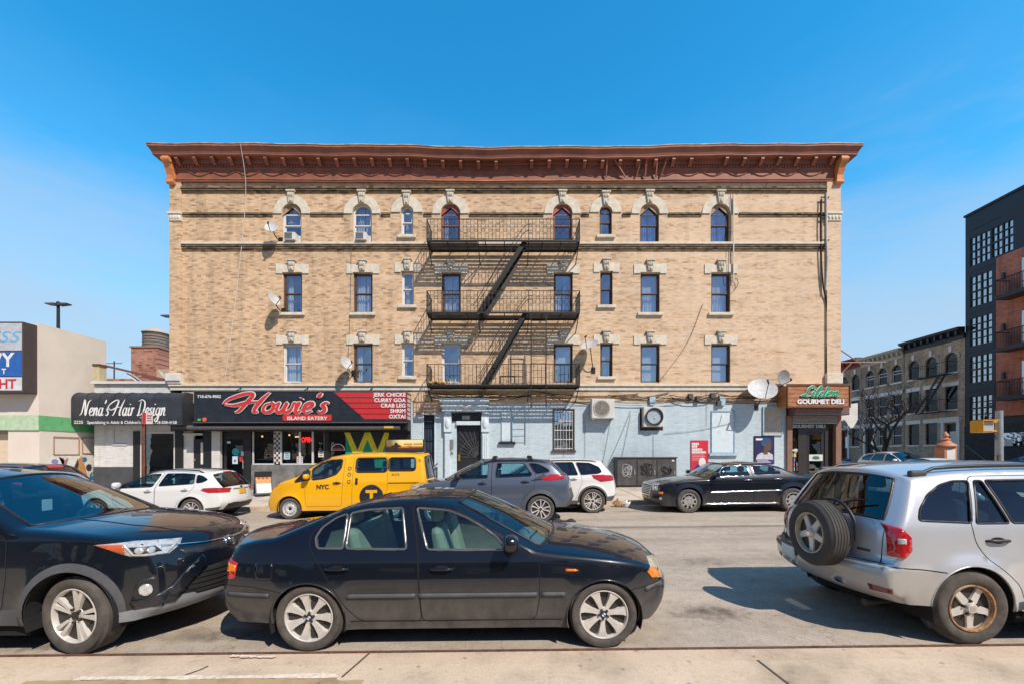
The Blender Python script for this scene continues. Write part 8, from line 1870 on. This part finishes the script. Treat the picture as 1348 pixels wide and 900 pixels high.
# ---------------------------------------------------------------- light, sky, camera
def sky():
    w = bpy.data.worlds.new("World"); scene.world = w; w.use_nodes = True; nt = w.node_tree; nt.nodes.clear()
    out = nt.nodes.new('ShaderNodeOutputWorld'); bg = nt.nodes.new('ShaderNodeBackground'); st = nt.nodes.new('ShaderNodeTexSky')
    st.sky_type = 'NISHITA'; st.sun_disc = False
    sd = Vector((.84, -1.1, 1.5)).normalized()          # towards the sun
    st.sun_elevation = math.asin(sd.z); st.sun_rotation = math.atan2(sd.x, sd.y)
    st.air_density = 1.0; st.dust_density = .35; st.ozone_density = 1.4; st.altitude = 0
    hs = nt.nodes.new('ShaderNodeHueSaturation'); hs.inputs['Saturation'].default_value = 1.38
    L(nt, st.outputs[0], hs.inputs['Color'])
    base = mixc(nt, 1., hs.outputs[0], (.86, 2.12, 1.88), 'MULTIPLY')
    # pale spring haze thickening towards the horizon, with faint wisps
    tc = nt.nodes.new('ShaderNodeTexCoord'); sx = nt.nodes.new('ShaderNodeSeparateXYZ'); L(nt, tc.outputs['Generated'], sx.inputs[0])
    mp = nt.nodes.new('ShaderNodeMapping'); mp.inputs['Scale'].default_value = (1.2, 1.2, 5.); L(nt, tc.outputs['Generated'], mp.inputs[0])
    wz = math_(nt, 'ADD', sx.outputs[2], math_(nt, 'MULTIPLY', math_(nt, 'SUBTRACT', noise(nt, mp.outputs[0], 2.4, 6, .6), .5), -.26))
    f = ramp(nt, wz, [(.0, (1, 1, 1)), (.12, (.95,) * 3), (.236, (.80,) * 3), (.344, (.52,) * 3), (.48, (.06,) * 3), (.62, (0, 0, 0))])
    k = 1 / SKY_STR
    # sky behind the camera dimmed, blued and less hazy, to cut the fill light
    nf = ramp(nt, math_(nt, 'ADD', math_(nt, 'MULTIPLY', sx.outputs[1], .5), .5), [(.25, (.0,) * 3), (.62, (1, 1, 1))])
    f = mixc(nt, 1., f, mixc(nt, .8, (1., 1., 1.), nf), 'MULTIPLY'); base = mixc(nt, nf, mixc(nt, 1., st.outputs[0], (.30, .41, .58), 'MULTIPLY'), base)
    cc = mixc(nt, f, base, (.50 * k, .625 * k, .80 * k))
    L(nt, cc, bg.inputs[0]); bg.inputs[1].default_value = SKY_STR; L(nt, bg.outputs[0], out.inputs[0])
    ld = bpy.data.lights.new('sun', 'SUN'); ld.energy = 5.0; ld.angle = R(.53); ld.color = (1, .90, .80)
    lo = bpy.data.objects.new('sun', ld); col.objects.link(lo); lo.rotation_euler = sd.to_track_quat('Z', 'Y').to_euler(); lo.location = (20, -30, 40)
SKY_STR = .15
def camera():
    cd = bpy.data.cameras.new('camera'); cd.sensor_width = 36; cd.lens = 560 / 1348 * 36; cd.sensor_fit = 'HORIZONTAL'
    cd.shift_y = (596 - 450) / 1348; cd.clip_end = 3000; cd.clip_start = .05
    o = bpy.data.objects.new('camera', cd); col.objects.link(o); o.location = (0, 0, EYE); o.rotation_euler = (R(90), 0, 0); scene.camera = o
def settings():
    scene.render.engine = 'CYCLES'; scene.view_settings.view_transform = 'Standard'; scene.view_settings.look = 'None'; scene.view_settings.exposure = 0
    c = scene.cycles; c.max_bounces = 8; c.transparent_max_bounces = 16; c.glossy_bounces = 4; c.diffuse_bounces = 2; c.caustics_reflective = False; c.caustics_refractive = False
def main():
    street(); building(); restaurant_sign(); deli_sign(); salon(); fire_escape(); facade_things(); left_side(); right_side(); opposite_side()
    black_saloon(); black_suv(); silver_suv(); grey_suv(); white_suv(); taxi(); limo(); white_hatch(); other_cars()
    sky(); camera(); settings()
main()
